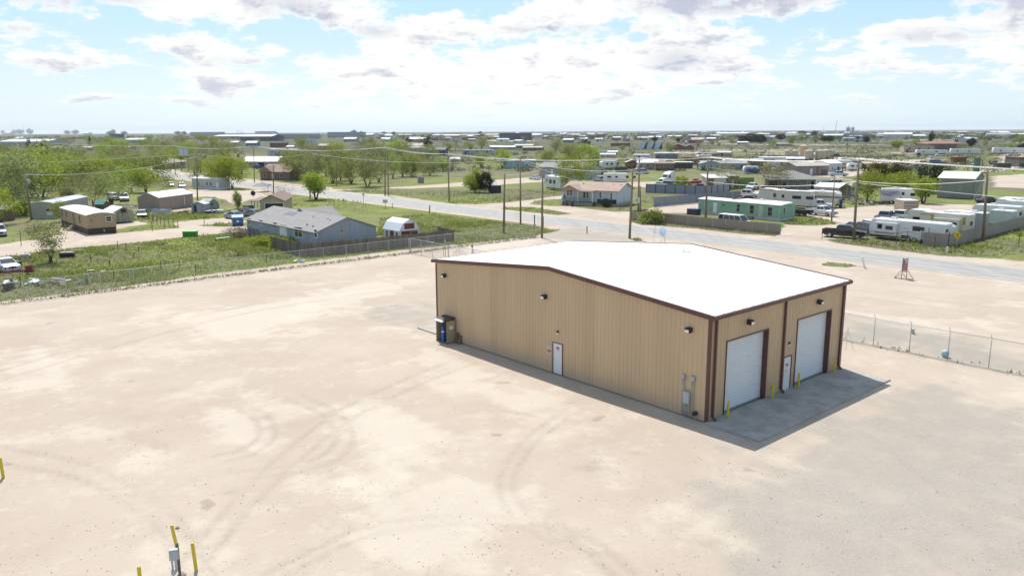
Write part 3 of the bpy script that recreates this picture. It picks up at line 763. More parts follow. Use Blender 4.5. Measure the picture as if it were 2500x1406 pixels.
def cabinet():
    PLY = mat('plywood', (0.36, 0.29, 0.19), rough=.8, var=.15, scale=2); INS = mat('cabinet_inside', (0.10, 0.085, 0.07), rough=.9, var=.2)  # inside colour darkened to paint the shade within the open box
    t = thing('gas_cabinet', 'open plywood cabinet holding a gas cylinder at the workshop corner', 'cabinet', L(0, 0), BYAW)
    x0, x1, y0, y1, H = -.92, -.10, 22.75, 24.05, 1.72
    MB().box(x0, x1, y0 - .03, y0, .06, H).obj('side_panel', PLY, t); MB().box(x0, x1, y1, y1 + .03, .06, H).obj('side_panel', PLY, t)
    MB().box(x1, x1 + .03, y0, y1, .06, H).obj('back_panel', INS, t); MB().box(x0 - .05, x1 + .03, y0 - .03, y1 + .03, .0, .06).obj('floor', WOOD, t)
    MB().prism([(x0 - .15, H + .02), (x1 + .04, H + .16), (x1 + .04, H + .19), (x0 - .15, H + .05)], (0, y0 - .08, 0), (1, 0, 0), (0, 0, 1), (0, y1 - y0 + .16, 0)).obj('roof', DARK, t)
    MB().prism([(x0 - .30, H - .06), (x0 - .12, H + .06), (x0 - .12, H + .08), (x0 - .30, H - .03)], (0, y0 + .1, 0), (1, 0, 0), (0, 0, 1), (0, y1 - y0 - .15, 0)).obj('flap', GALV, t)
    MB().box(x0 + .25, x0 + .6, y0 - .042, y0 - .03, 1.05, 1.32).obj('notice', mat('sign_white', (.72,.72,.7)), t)
    MB().box(x1 - .012, x1, y0 + .75, y0 + 1.05, 1.1, 1.35).obj('notice', mat('sign_white', (.72,.72,.7)), t)
    g = thing('gas_cylinder', 'blue gas cylinder standing inside the plywood cabinet', 'gas cylinder', L(-.80, 23.35, .06), BYAW)
    MB().lathe([(.12, 0), (.125, .03), (.125, 1.0), (.10, 1.1), (.045, 1.18), (.04, 1.22)], 14).obj('shell', mat('cylinder_blue', (0.02, 0.13, 0.45), rough=.4, var=.1), g, smooth=True)
    MB().lathe([(.05, 1.2), (.05, 1.33), (.02, 1.36)], 10).obj('valve_cap', DARK, g)
    MB().lathe([(.1262, .72), (.1262, .82)], 14).obj('label_band', WHITE, g)
    b = thing('leaning_board', 'two weathered boards leaning against the wall beside the cabinet', 'board', L(0, 0), BYAW)
    MB().prism([(-.35, .0), (-.31, .0), (-.07, .78), (-.11, .78)], (0, 22.30, 0), (1, 0, 0), (0, 0, 1), (0, .28, 0)).obj('board', WOOD, b)
    MB().prism([(-.28, .0), (-.24, .0), (-.05, .62), (-.09, .62)], (0, 22.0, 0), (1, 0, 0), (0, 0, 1), (0, .25, 0)).obj('board', WOOD, b)
cabinet()
def roof_dish():
    p = L(13.2, 13.6, RH + .02)
    t = thing('dish_antenna', 'small pale blue dish antenna on a tripod on the white roof', 'antenna', p, BYAW)
    top = Vector((0, 0, .75))
    for a in (0, 2.1, 4.2): MB().tube((.38 * math.cos(a), .38 * math.sin(a), .02), top, .018).obj('leg', GALV, t)
    MB().tube(top - Vector((0, 0, .1)), top + Vector((0, 0, .3)), .025).obj('mast', GALV, t)
    rings = []
    for r, d in ((.02, 0), (.16, .015), (.28, .05), (.36, .10)):
        rings.append([(-.06 - d * 1.2, r * math.cos(i * math.pi / 9), 1.12 + r * math.sin(i * math.pi / 9)) for i in range(18)])
    MB().loft(rings, False).obj('dish', mat('dish_blue', (0.50, 0.62, 0.70), rough=.5, var=.05), t, smooth=True)
    MB().tube((-.1, 0, .85), (-.5, 0, 1.05), .015).box(-.55, -.47, -.04, .04, 1.02, 1.1).obj('feed_arm', GALV, t)
    o = MB().tube((0, 0, 0), (0, 0, .35), .03).tube((0, 0, .05), (.75, -.5, .05), .02).obj('roof_conduit', GALV, None)
    o.location = L(12.1, 10.9, gz(10.9) + .05); o.rotation_euler = (0, 0, BYAW)
    tag(o, 'short grey conduit bent along the white roof below the dish', 'conduit')
roof_dish()

# ------------------------------------------------------------------ chain-link fences
CHAIN = mat('chain_link', (0.42, 0.42, 0.40), rough=.5, metal=.4, var=.1)
def chain_fence(label, a, b, h, n, arm=0.0, rail=True, wire=.0022, pitch=.075, post=.03, group=None, arm_side=1):
    d = b - a; ln = d.length; rz = heading(a, b)
    t = thing('chain_link_fence', label, 'fence', a, rz, group)
    for i in range(n + 1):
        x = ln * i / n
        m = MB().tube((x, 0, -.1), (x, 0, h + .02), post * (1.5 if i in (0, n) else 1), n=8)
        if arm: m.tube((x, 0, h + .01), (x, arm * arm_side, h + .33), post * .7, n=6)
        m.obj('post', GALV, t, smooth=True)
    if rail: MB().tube((0, 0, h), (ln, 0, h), .022, n=6).obj('top_rail', GALV, t, smooth=True)
    for j in range(3 if arm else 0):
        f = (j + 1) / 3
        MB().tube((0, arm * arm_side * f, h + .33 * f), (ln, arm * arm_side * f, h + .33 * f), .0035, n=3, cap=False).obj('barbed_wire', GALV, t)
    mb = MB(); x = -h
    while x < ln:                                     # the woven wires, every one a slim prism
        for sgn in (1, -1):
            x0, x1 = x, x + h
            z0, z1 = (.04, h) if sgn > 0 else (h, .04)
            if x0 < 0: z0 += (z1 - z0) * (-x0) / h; x0 = 0
            if x1 > ln: z1 -= (z1 - z0) * (x1 - ln) / (x1 - x0); x1 = ln
            if x1 - x0 > .02: mb.tube((x0, .035, z0), (x1, .035, z1), wire, n=3, cap=False)
        x += pitch
    tag(mb.obj('mesh_fabric', CHAIN, t), kind='stuff')
    return t
chain_fence('long chain-link fence between the dirt yard and the weedy field', L(-36.9, 62.4), L(22.3, 62.6), 1.95, 19, group='yard fences')
chain_fence('chain-link fence running on from the yard corner towards the road', L(22.5, 62.6), L(45.2, 62.7), 1.95, 8, group='yard fences')
chain_fence('chain-link fence from the yard corner to the gate post', L(22.4, 62.4), L(22.4, 55.0), 1.95, 3, group='yard fences')
chain_fence('chain-link fence with barbed wire arms beside the roll-up doors', L(22.6, 14.1), L(22.6, -19.6), 2.05, 13, arm=.28, group='yard fences', arm_side=-1)
def gate():
    a, b = L(22.4, 54.6), L(22.4, 49.2)
    t = thing('yard_gate', 'pipe-framed chain-link yard gate behind the workshop roof', 'gate', a, heading(a, b))
    for x in (0, .55, 5.4): MB().tube((x, 0, -.1), (x, 0, 2.5 if x < 1 else 2.2), .05, n=8).obj('post', GALV, t, smooth=True)
    MB().tube((.7, 0, .15), (5.2, 0, .15), .025).tube((.7, 0, 1.9), (5.2, 0, 1.9), .025).tube((.7, 0, .15), (.7, 0, 1.9), .025).tube((5.2, 0, .15), (5.2, 0, 1.9), .025).tube((2.9, 0, .15), (2.9, 0, 1.9), .02).tube((.7, 0, .15), (2.9, 0, 1.9), .018).obj('gate_frame', GALV, t)
    mb = MB(); x = .7
    while x < 5.2 - 1.75:
        mb.tube((x, .03, .15), (x + 1.75, .03, 1.9), .0025, n=3, cap=False).tube((x, .03, 1.9), (x + 1.75, .03, .15), .0025, n=3, cap=False); x += .08
    tag(mb.obj('mesh_fabric', CHAIN, t), kind='stuff')
    for x in (.55, 5.4): MB().lathe([(.11, 0), (.11, .14), (.03, .2)], 10, (x, 0, 2.2 if x > 1 else 2.45)).obj('post_cap', DARK, t)
gate()
chain_fence('chain-link fence between the yard gate and the workshop back', L(22.4, 49.0), L(22.4, 14.3), 1.95, 12, group='yard fences')
# ------------------------------------------------------------------ builders for houses, sheds, trailers
def roof_profile(kind, S, eave, ridge, rf=.5):
    if kind == 'gable': return [(0, eave), (S * rf, ridge), (S, eave)]
    if kind == 'arch': return [(S * i / 8, eave + (ridge - eave) * math.sin(math.pi * i / 8)) for i in range(9)]
    if kind == 'shed': return [(0, eave), (S, ridge)]
    if kind == 'gambrel': return [(0, eave), (S * .16, eave + (ridge - eave) * .62), (S * .5, ridge), (S * .84, eave + (ridge - eave) * .62), (S, eave)]
    return [(0, eave), (S, eave)]
def side_box(mb, side, W, D, u, z, w, h, d0, d1):
    if side == 'f': return mb.box(u, u + w, -d1, -d0, z, z + h)
    if side == 'b': return mb.box(u, u + w, D + d0, D + d1, z, z + h)
    if side == 'l': return mb.box(-d1, -d0, u, u + w, z, z + h)
    return mb.box(W + d0, W + d1, u, u + w, z, z + h)
def opening(t, W, D, side, u, z, w, h, kind, m=None, off=0.0):
    sb = lambda mb, a, b, c, d, e, f: side_box(mb, side, W, D, a, b, c, d, e + off, f + off)
    if kind == 'win':
        f = MB(); k = .07
        for a, b, c, d in ((u, z, w, k), (u, z + h - k, w, k), (u, z + k, k, h - 2 * k), (u + w - k, z + k, k, h - 2 * k), (u + k, z + h / 2 - .02, w - 2 * k, .04)):
            sb(f, a, b, c, d, -.03, .05)
        f = f.obj('window', m or WHITE, t)
        sb(MB(), u + .03, z + .03, w - .06, h - .06, -.05, .018).obj('pane', GLASS, f)
    elif kind == 'door':
        d = sb(MB(), u, z, w, h, -.03, .03).obj('door', m or WHITE, t)
        sb(MB(), u + w * .82, z + h * .45, .07, .07, .03, .09).obj('handle', DARK, d)
    elif kind == 'garage':
        d = sb(MB(), u, z, w, h, -.03, .02).obj('garage_door', m or DARK, t)
        fr = MB(); sb(fr, u - .12, z, .12, h + .1, -.02, .05); sb(fr, u + w, z, .12, h + .1, -.02, .05); sb(fr, u, z + h, w, .1, -.02, .05)
        fr.obj('door_frame', WHITE, t)
    elif kind == 'panel':
        sb(MB(), u, z, w, h, -.02, .03).obj('panel', m or WHITE, t)
    elif kind == 'batten':
        sb(MB(), u, z, w, h, -.01, .035).obj('batten', m or WHITE, t)
    elif kind == 'ac':
        a = sb(MB(), u, z, w, h, -.05, .45).obj('air_conditioner', m or EGREY, t)
        sb(MB(), u + .05, z + .05, w - .1, h - .1, .45, .46).obj('grille', DARK, a)
def house(name, label, cat, A, B, depth, eave, ridge, wm, rm, axis='x', kind='gable', over=.35, skirt=None, ops=(), group=None, rf=.5, rt=.10, z0=0.0, trim=None, walls=True):
    W = (Vector(B) - Vector(A)).length; D = depth
    t = thing(name, label, cat, (A[0], A[1], 0), heading(A, B), group)
    S, Ln = (D, W) if axis == 'x' else (W, D)
    lo = skirt[0] if skirt else z0
    if kind == 'hip':
        if walls: MB().box(0, W, 0, D, lo, eave).obj('wall', wm, t)
        o = over; e = eave - .02; hx = min(W, D) / 2
        a = [(-o, -o, e), (W + o, -o, e), (W + o, D + o, e), (-o, D + o, e)]
        r = [(hx, D / 2, ridge), (W - hx, D / 2, ridge)] if W >= D else [(W / 2, hx, ridge), (W / 2, D - hx, ridge)]
        fs = [(0, 1, 5, 4), (1, 2, 5), (2, 3, 4, 5), (3, 0, 4)] if W >= D else [(0, 1, 4), (1, 2, 5, 4), (2, 3, 5), (3, 0, 4, 5)]
        MB().add(a + r, fs + [(3, 2, 1, 0)]).obj('roof', rm, t)
        MB().box(-o, W + o, -o, -o + .04, e - .18, e - .004).box(-o, -o + .04, -o + .04, D + o - .04, e - .18, e - .004).box(W + o - .04, W + o, -o + .04, D + o - .04, e - .18, e - .004).box(-o, W + o, D + o - .04, D + o, e - .18, e - .004).obj('fascia', trim or WHITE, t)
    else:
        pr = roof_profile(kind, S, eave, ridge, rf)
        poly = [(0, lo)] + pr + [(S, lo)]
        def ext(mb, pts, a0, ln):
            if axis == 'x': return mb.prism([(b_, c_) for b_, c_ in pts], (a0, 0, 0), (0, 1, 0), (0, 0, 1), (ln, 0, 0))
            return mb.prism([(b_, c_) for b_, c_ in pts], (0, a0, 0), (1, 0, 0), (0, 0, 1), (0, ln, 0))
        if walls: ext(MB(), [(a, b - (.01 if b > lo else 0)) for a, b in poly], 0, Ln).obj('wall', wm, t)
        s0 = (pr[1][1] - pr[0][1]) / max(pr[1][0] - pr[0][0], 1e-6); s1 = (pr[-2][1] - pr[-1][1]) / max(pr[-1][0] - pr[-2][0], 1e-6)
        top = [(-over, pr[0][1] - over * s0)] + pr[1:-1] + [(S + over, pr[-1][1] - over * s1)] if len(pr) > 2 else [(-over, pr[0][1] - over * s0), (S + over, pr[-1][1] + over * s0)]
        rp = [(a, b + rt) for a, b in top] + [(a, b + .005) for a, b in top[::-1]]
        ext(MB(), rp, -over, Ln + 2 * over).obj('roof', rm, t)
    if skirt: MB().box(.04, W - .04, .04, D - .04, 0, skirt[0] + .02).obj('skirting', skirt[1], t)
    for o in ops: opening(t, W, D, *o)
    t['W'] = W
    return t
def roof_box(t, x0, x1, y0, y1, z0, z1, nm='roof_vent', m=None):
    MB().box(x0, x1, y0, y1, z0, z1).obj(nm, m or GALV, t)

# ------------------------------------------------------------------ vehicles
WHEEL_T = {}
def wheel(t, x, y, r, w=.23):
    key = (round(r, 3), w)
    if key not in WHEEL_T:
        a = MB(); n = 18
        rings = [[(rr * math.cos(2 * math.pi * i / n), yy, rr * math.sin(2 * math.pi * i / n)) for i in range(n)] for rr, yy in ((r * .62, -w / 2), (r * .93, -w / 2), (r, -w / 3), (r, w / 3), (r * .93, w / 2), (r * .62, w / 2))]
        ty = a.loft(rings).mesh('tyre', True); ty.materials.append(RUBBER)
        b = MB(); rings = [[(rr * math.cos(2 * math.pi * i / n), yy, rr * math.sin(2 * math.pi * i / n)) for i in range(n)] for rr, yy in ((r * .60, -w / 2 - .008), (r * .60, w / 2 + .008))]
        rm_ = b.loft(rings).mesh('rim'); rm_.materials.append(CHROME)
        WHEEL_T[key] = (ty, rm_)
    ty, rm_ = WHEEL_T[key]
    o = bpy.data.objects.new('wheel', ty); col.objects.link(o); o.parent = t; o.location = (x, y, r)
    k = bpy.data.objects.new('rim', rm_); col.objects.link(k); k.parent = o
VEH = {   # length, width, floor, belt, hood height, bonnet/cabin/rear x, roof x, roof z, wheel r, axles
 'pickup':  dict(L=5.8, W=1.95, fl=.48, belt=1.18, hood=1.12, base=(-.55, 1.45), roof=(-.35, .72), rz=1.86, wr=.39, ax=(-1.85, 1.85), bed=(-2.88, -.6)),
 'crew':    dict(L=6.1, W=1.98, fl=.50, belt=1.22, hood=1.16, base=(-1.1, 1.55), roof=(-.92, .85), rz=1.92, wr=.41, ax=(-1.95, 1.95), bed=(-3.02, -1.15)),
 'sedan':   dict(L=4.7, W=1.8, fl=.22, belt=.90, hood=.86, base=(-1.75, 1.05), roof=(-1.0, .25), rz=1.42, wr=.32, ax=(-1.38, 1.4), bed=None),
 'suv':     dict(L=4.8, W=1.9, fl=.32, belt=1.08, hood=1.04, base=(-2.3, 1.15), roof=(-2.1, .45), rz=1.76, wr=.37, ax=(-1.4, 1.42), bed=None),
 'van':     dict(L=5.6, W=2.0, fl=.30, belt=1.15, hood=1.10, base=(-2.75, 2.05), roof=(-2.65, 1.3), rz=2.05, wr=.36, ax=(-1.7, 1.75), bed=None),
}
RED_L = mat('tail_lamp', (0.35, 0.02, 0.02), rough=.3, var=0); HEADL = mat('head_lamp', (0.65, 0.66, 0.66), rough=.15, var=0)
def vehicle(kind, label, rgb, rear, front, name=None, cat=None, group=None, cap=False, near=True):
    """rear/front: photo pixels at the foot of the visible side, or ground points"""
    p = VEH[kind]; m = paint(rgb)
    a = G(*rear) if not isinstance(rear, Vector) else rear; b = G(*front) if not isinstance(front, Vector) else front
    d = (b - a).normalized(); nrm = Vector((-d.y, d.x, 0))
    mid = (a + b) / 2
    if near:
        if nrm.dot(mid) < 0: nrm = -nrm               # away from the camera
        mid = mid + nrm * (p['W'] / 2)
    mid.z = 0
    names = {'pickup': ('pickup_truck', 'pickup truck'), 'crew': ('pickup_truck', 'pickup truck'), 'sedan': ('car', 'car'), 'suv': ('suv', 'SUV'), 'van': ('van', 'van')}
    nm, ct = names[kind]
    t = thing(name or nm, label, cat or ct, mid, math.atan2(d.y, d.x), group or 'parked vehicles')
    Lh, w, fl, belt, hood = p['L'] / 2, p['W'] / 2, p['fl'], p['belt'], p['hood']
    b0, b1 = p['base']; r0, r1 = p['roof']; rz = p['rz']
    def side(pts, y): return [(x, y, z) for x, z in pts]
    rear_x = p['bed'][1] if p['bed'] else -Lh
    prof = [(rear_x, fl), (Lh - .08, fl), (Lh, fl + .25), (Lh - .05, hood - .18), (Lh - .3, hood - .05), (b1, belt - .02 if kind != 'sedan' else hood + .02), (b0, belt), (rear_x + (.12 if not p['bed'] else 0), belt - (.04 if kind == 'sedan' else 0)), (rear_x, belt - .2)]
    body = MB().loft([[(x, y * s, z) for x, z in prof] for y, s in ((-w + .05, 1), (w - .05, 1))])
    body.v = []; body.f = []
    rings = []
    for y, k in ((-w, .93), (-w + .10, 1.0), (w - .10, 1.0), (w, .93)):
        cx = (rear_x + Lh) / 2
        rings.append([(cx + (x - cx) * (.985 if abs(y) == w else 1), y, fl + (z - fl) * k) for x, z in prof])
    body.loft(rings).obj('body', m, t, bevel=.03)
    # glazed cabin with painted roof and pillars
    gi, ro = .08, .22
    base = [(b0, -w + gi, belt - .03), (b1, -w + gi, belt - .06), (b1, w - gi, belt - .06), (b0, w - gi, belt - .03)]
    topp = [(r0, -w + ro, rz - .07), (r1, -w + ro, rz - .07), (r1, w - ro, rz - .07), (r0, w - ro, rz - .07)]
    MB().loft([base, topp]).obj('glass', GLASS, t)
    MB().loft([[(r0 - .03, -w + ro - .02, rz - .09), (r1 + .05, -w + ro - .02, rz - .09), (r1 + .05, w - ro + .02, rz - .09), (r0 - .03, w - ro + .02, rz - .09)],
               [(r0 + .06, -w + ro + .05, rz), (r1 - .08, -w + ro + .05, rz), (r1 - .08, w - ro - .05, rz), (r0 + .06, w - ro - .05, rz)]]).obj('roof', m, t, bevel=.03)
    pil = MB()
    for i in range(4): pil.tube(base[i], topp[i], .055, .045, 5)
    mids = (.46,) if kind in ('sedan', 'crew', 'pickup') else (.36, .68)
    if kind == 'van': mids = (.25, .5, .72)
    for q in mids:
        for s in (0, 1):
            i, j = (0, 1) if s == 0 else (3, 2)
            pil.tube(Vector(base[i]).lerp(Vector(base[j]), q), Vector(topp[i]).lerp(Vector(topp[j]), q), .05, .045, 5)
    pil.obj('pillar', m, t)
    if p['bed']:
        x0, x1 = p['bed']
        MB().box(x0, x1 + .02, -w + .03, w - .03, fl, fl + .22).box(x0, x1, -w + .02, -w + .10, fl + .22, belt).box(x0, x1, w - .10, w - .02, fl + .22, belt).box(x1 - .06, x1, -w + .10, w - .10, fl + .22, belt - .02).obj('bed', m, t, bevel=.025)
        MB().box(x0 - .03, x0 + .05, -w + .05, w - .05, fl + .22, belt - .02).obj('tailgate', m, t)
        MB().box(x0 + .06, x1 - .07, -w + .11, w - .11, fl + .2, fl + .235).obj('bed_floor', DARK, t)
        if cap: MB().loft([[(x0, -w + .06, belt), (x1, -w + .06, belt), (x1, w - .06, belt), (x0, w - .06, belt)], [(x0 + .1, -w + .2, rz - .05), (x1 - .02, -w + .2, rz - .05), (x1 - .02, w - .2, rz - .05), (x0 + .1, w - .2, rz - .05)]]).obj('bed_cap', m, t, bevel=.04)
    for s in (-1, 1):
        MB().box(Lh - .14, Lh - .015, s * (w - .42) - .16, s * (w - .42) + .16, hood - .34, hood - .18).obj('headlight', HEADL, t)
        rx = -Lh if not p['bed'] else p['bed'][0]
        MB().box(rx - .035, rx + .05, s * (w - .16) - .08, s * (w - .16) + .08, belt - .42, belt - .16).obj('tail_light', RED_L, t)
        MB().box(b1 - .42, b1 - .25, s * (w + .09) - .08, s * (w + .09) + .08, belt - .02, belt + .16).obj('mirror', m if rgb[0] > .3 else DARK, t)
    MB().box(Lh - .06, Lh + .03, -w + .5, w - .5, fl + .22, hood - .22).obj('grille', DARK, t)
    MB().box(Lh - .05, Lh + .06, -w + .06, w - .06, fl - .02, fl + .2).obj('bumper', CHROME if p['bed'] else m, t)
    MB().box(-Lh - .05, -Lh + .06, -w + .06, w - .06, fl, fl + .2).obj('bumper', CHROME if p['bed'] else m, t)
    for x in p['ax']:
        for s in (-1, 1): wheel(t, x, s * (w - .10), p['wr'])
    MB().box(-Lh + .3, Lh - .3, -w + .2, w - .2, fl - .16, fl + .02).obj('chassis', DARK, t)
    return t

# ------------------------------------------------------------------ recreational trailers
RVW = mat('rv_white', (0.68, 0.68, 0.66), rough=.35, var=.06, scale=.6); RVC = mat('rv_cream', (0.60, 0.57, 0.49), rough=.4, var=.08, scale=.6)
RVG = mat('rv_grey', (0.30, 0.31, 0.33), rough=.4, var=.08); RVR = mat('rv_roof', (0.76, 0.76, 0.74), rough=.6, var=.07, scale=1.0)
TINT = mat('tinted_glass', (0.02, 0.02, 0.022), rough=.1, var=0, spec=.6); NAVY = mat('stripe_navy', (0.03, 0.04, 0.09), rough=.4, var=.05)
BROWNS = mat('stripe_brown', (0.20, 0.13, 0.09), rough=.5, var=.1); AGED = mat('aged_sealant', (0.42, 0.26, 0.07), rough=.7, var=.3, scale=4)
def rv(label, A, B, W=2.5, H=3.1, kind='travel', flip=False, body=None, ops=(), extra=(), group='recreational trailers', name='travel_trailer', cat='trailer', ac=(.45,), slide=None, wheels=True, z0=.55):
    """A,B world points at the foot of the visible side, left to right; flip puts the front at the right"""
    Ln = (B - A).length; body = body or RVW
    t = thing(name, label, cat, (A.x, A.y, 0), heading(A, B), group)
    if kind == 'fifth':
        pr = [(0.0, 1.55), (.35, 1.35), (Ln * .24, 1.35), (Ln * .27, z0), (Ln - .05, z0), (Ln, z0 + .2), (Ln, H - .22), (Ln - .12, H - .1), (Ln * .36, H - .1), (Ln * .28, H + .12), (Ln * .10, H + .12), (.55, H - .2)]
    else:
        pr = [(.12, z0 + .3), (.35, z0), (Ln - .05, z0), (Ln, z0 + .2), (Ln, H - .25), (Ln - .15, H - .1), (.55, H - .1), (.12, H - .55), (0, 1.6)]
    if flip: pr = [(Ln - x, z) for x, z in pr[::-1]]
    MB().prism(pr, (0, 0, 0), (1, 0, 0), (0, 0, 1), (0, W, 0)).obj('body', body, t, bevel=.06)
    top = [(x, z) for x, z in pr if z > H - .7]
    top = sorted(top); rp = [(x, z + .04) for x, z in top] + [(x, z + .005) for x, z in top[::-1]]
    MB().prism(rp, (0, .05, 0), (1, 0, 0), (0, 0, 1), (0, W - .1, 0)).obj('roof', RVR, t)
    for f in ac:
        q = MB().loft([[(Ln * f - .5, W / 2 - .35, H - .08), (Ln * f + .5, W / 2 - .35, H - .08), (Ln * f + .5, W / 2 + .35, H - .08), (Ln * f - .5, W / 2 + .35, H - .08)], [(Ln * f - .35, W / 2 - .3, H + .22), (Ln * f + .45, W / 2 - .3, H + .22), (Ln * f + .45, W / 2 + .3, H + .22), (Ln * f - .35, W / 2 + .3, H + .22)]]).obj('air_conditioner', RVW, t, bevel=.04)
        MB().box(Ln * f + .45, Ln * f + .47, W / 2 - .25, W / 2 + .25, H - .02, H + .15).obj('grille', DARK, q)
    for f in (.2, .75): MB().box(Ln * f, Ln * f + .35, W * .6, W * .6 + .35, H - .09, H + .02).obj('roof_vent', RVR, t)
    if slide:
        x0, x1, z0_, z1, d = slide
        MB().box(x0, x1, -d, .05, z0_, z1).obj('slide_out', body, t, bevel=.03)
    for o in ops:                                     # side, u, z, w, h, kind[, material, offset]
        side, u, z, w, h, k = o[:6]; off = o[7] if len(o) > 7 else 0.0
        if k == 'win':
            fr = side_box(MB(), side, Ln, W, u, z, w, h, -.02 + off, .025 + off).obj('window', o[6] if len(o) > 6 and o[6] else EGREY, t)
            side_box(MB(), side, Ln, W, u + .05, z + .05, w - .1, h - .1, -.02 + off, .035 + off).obj('pane', TINT, fr)
        elif k == 'door':
            d = side_box(MB(), side, Ln, W, u, z, w, h, -.02 + off, .03 + off).obj('door', body, t)
            side_box(MB(), side, Ln, W, u + .12, z + h * .55, w - .24, h * .32, .03 + off, .036 + off).obj('pane', TINT, d)
        else: side_box(MB(), side, Ln, W, u, z, w, h, -.02 + off, .022 + off).obj(k, o[6], t)
    if wheels:
        xs = (Ln * .55, Ln * .55 + .85) if not flip else (Ln * .45, Ln * .45 - .85)
        for x in xs:
            for y in (.06, W - .06): wheel(t, x, y, .36, .2)
    else:
        for x in (.8, Ln - .8): MB().box(x - .2, x + .2, .4, W - .4, 0, z0 + .02).obj('block', CONC, t)
    MB().box(.4, Ln - .4, .5, W - .5, z0 - .22, z0 + .01).obj('chassis', DARK, t)
    hx = (0, -1.0) if not flip else (Ln, Ln + 1.0)
    if kind == 'travel':
        MB().tube((hx[0] + (.3 if not flip else -.3), W * .25, z0 - .1), (hx[1], W / 2, z0 - .08), .05).tube((hx[0] + (.3 if not flip else -.3), W * .75, z0 - .1), (hx[1], W / 2, z0 - .08), .05).tube((hx[1], W / 2, 0), (hx[1], W / 2, z0), .05).obj('hitch', DARK, t)
    else:
        fx = Ln * .13 if not flip else Ln * .87
        MB().tube((fx, W * .3, 0), (fx, W * .3, 1.4), .05).tube((fx, W * .7, 0), (fx, W * .7, 1.4), .05).obj('landing_gear', DARK, t)
    return t

# ------------------------------------------------------------------ trees
def leaf_material(name, rgb, rgb2):
    m = bpy.data.materials.new(name); m.use_nodes = True
    nt = m.node_tree; nt.nodes.clear(); N = nt.nodes.new
    out = N('ShaderNodeOutputMaterial'); tc = N('ShaderNodeTexCoord'); oi = N('ShaderNodeObjectInfo')
    n = N('ShaderNodeTexNoise'); n.inputs['Scale'].default_value = 0.9; n.inputs['Detail'].default_value = 4
    nt.links.new(tc.outputs['Object'], n.inputs['Vector'])
    mr = N('ShaderNodeMapRange'); mr.inputs[1].default_value = .3; mr.inputs[2].default_value = .7; nt.links.new(n.outputs[0], mr.inputs[0])
    mx = N('ShaderNodeMix'); mx.data_type = 'RGBA'; mx.inputs[6].default_value = (*rgb, 1); mx.inputs[7].default_value = (*rgb2, 1); nt.links.new(mr.outputs[0], mx.inputs[0])
    hs = N('ShaderNodeHueSaturation'); nt.links.new(mx.outputs[2], hs.inputs['Color'])
    a = N('ShaderNodeMapRange'); a.inputs[3].default_value = .485; a.inputs[4].default_value = .515; nt.links.new(oi.outputs['Random'], a.inputs[0]); nt.links.new(a.outputs[0], hs.inputs['Hue'])
    b = N('ShaderNodeMapRange'); b.inputs[3].default_value = .82; b.inputs[4].default_value = 1.15; nt.links.new(oi.outputs['Random'], b.inputs[0]); nt.links.new(b.outputs[0], hs.inputs['Value'])
    d = N('ShaderNodeBsdfDiffuse'); tr = N('ShaderNodeBsdfTranslucent'); mixs = N('ShaderNodeMixShader'); mixs.inputs[0].default_value = .48
    nt.links.new(hs.outputs[0], d.inputs[0]); nt.links.new(hs.outputs[0], tr.inputs[0])
    nt.links.new(d.outputs[0], mixs.inputs[1]); nt.links.new(tr.outputs[0], mixs.inputs[2]); nt.links.new(mixs.outputs[0], out.inputs[0])
    MATS[name] = m
    return m
LEAF = {
 'green': leaf_material('leaf_green', (0.235, 0.28, 0.075), (0.33, 0.365, 0.11)),
 'sage': leaf_material('leaf_sage', (0.23, 0.26, 0.105), (0.305, 0.33, 0.14)),
 'bright': leaf_material('leaf_bright', (0.27, 0.335, 0.04), (0.36, 0.41, 0.07)),
 'gold': leaf_material('leaf_gold', (0.330, 0.323, 0.045), (0.277, 0.338, 0.045)),
 'olive': leaf_material('leaf_olive', (0.22, 0.215, 0.105), (0.285, 0.27, 0.135)),
 'dark': leaf_material('leaf_dark', (0.024, 0.038, 0.020), (0.045, 0.062, 0.030)),
 'rust': leaf_material('leaf_rust', (0.085, 0.058, 0.022), (0.060, 0.070, 0.025)),
 'brush': leaf_material('leaf_brush', (0.188, 0.165, 0.128), (0.247, 0.210, 0.158)),
}
BARK = mat('bark', (0.105, 0.080, 0.060), rough=.95, var=.3, scale=3, bump=.4)
def leaves_mesh(rnd, centres, spread, n, size, droop=0.0, flat=1.0):
    g = np.random.default_rng(rnd.randrange(1 << 30))
    c = np.array(centres)
    pick = g.integers(0, len(c), n)
    P = c[pick] + g.normal(0, 1, (n, 3)) * np.array([spread, spread, spread * .8 * flat])
    if droop: P[:, 2] -= np.abs(g.normal(0, droop, n))
    P[:, 2] = np.maximum(P[:, 2], .12)
    a = g.normal(0, 1, (n, 3)); a /= np.linalg.norm(a, axis=1, keepdims=True)
    b = np.cross(a, g.normal(0, 1, (n, 3))); b /= np.linalg.norm(b, axis=1, keepdims=True)
    s = size * g.uniform(.55, 1.35, (n, 1)); a *= s; b *= s * .62
    V = np.stack([P - a, P + b, P + a, P - b], 1).reshape(-1, 3)
    me = bpy.data.meshes.new('crown'); me.vertices.add(n * 4); me.vertices.foreach_set('co', V.astype(np.float32).ravel())
    me.loops.add(n * 4); me.loops.foreach_set('vertex_index', np.arange(n * 4, dtype=np.int32))
    me.polygons.add(n); me.polygons.foreach_set('loop_start', (np.arange(n) * 4).astype(np.int32))
    me.update(calc_edges=True)
    return me
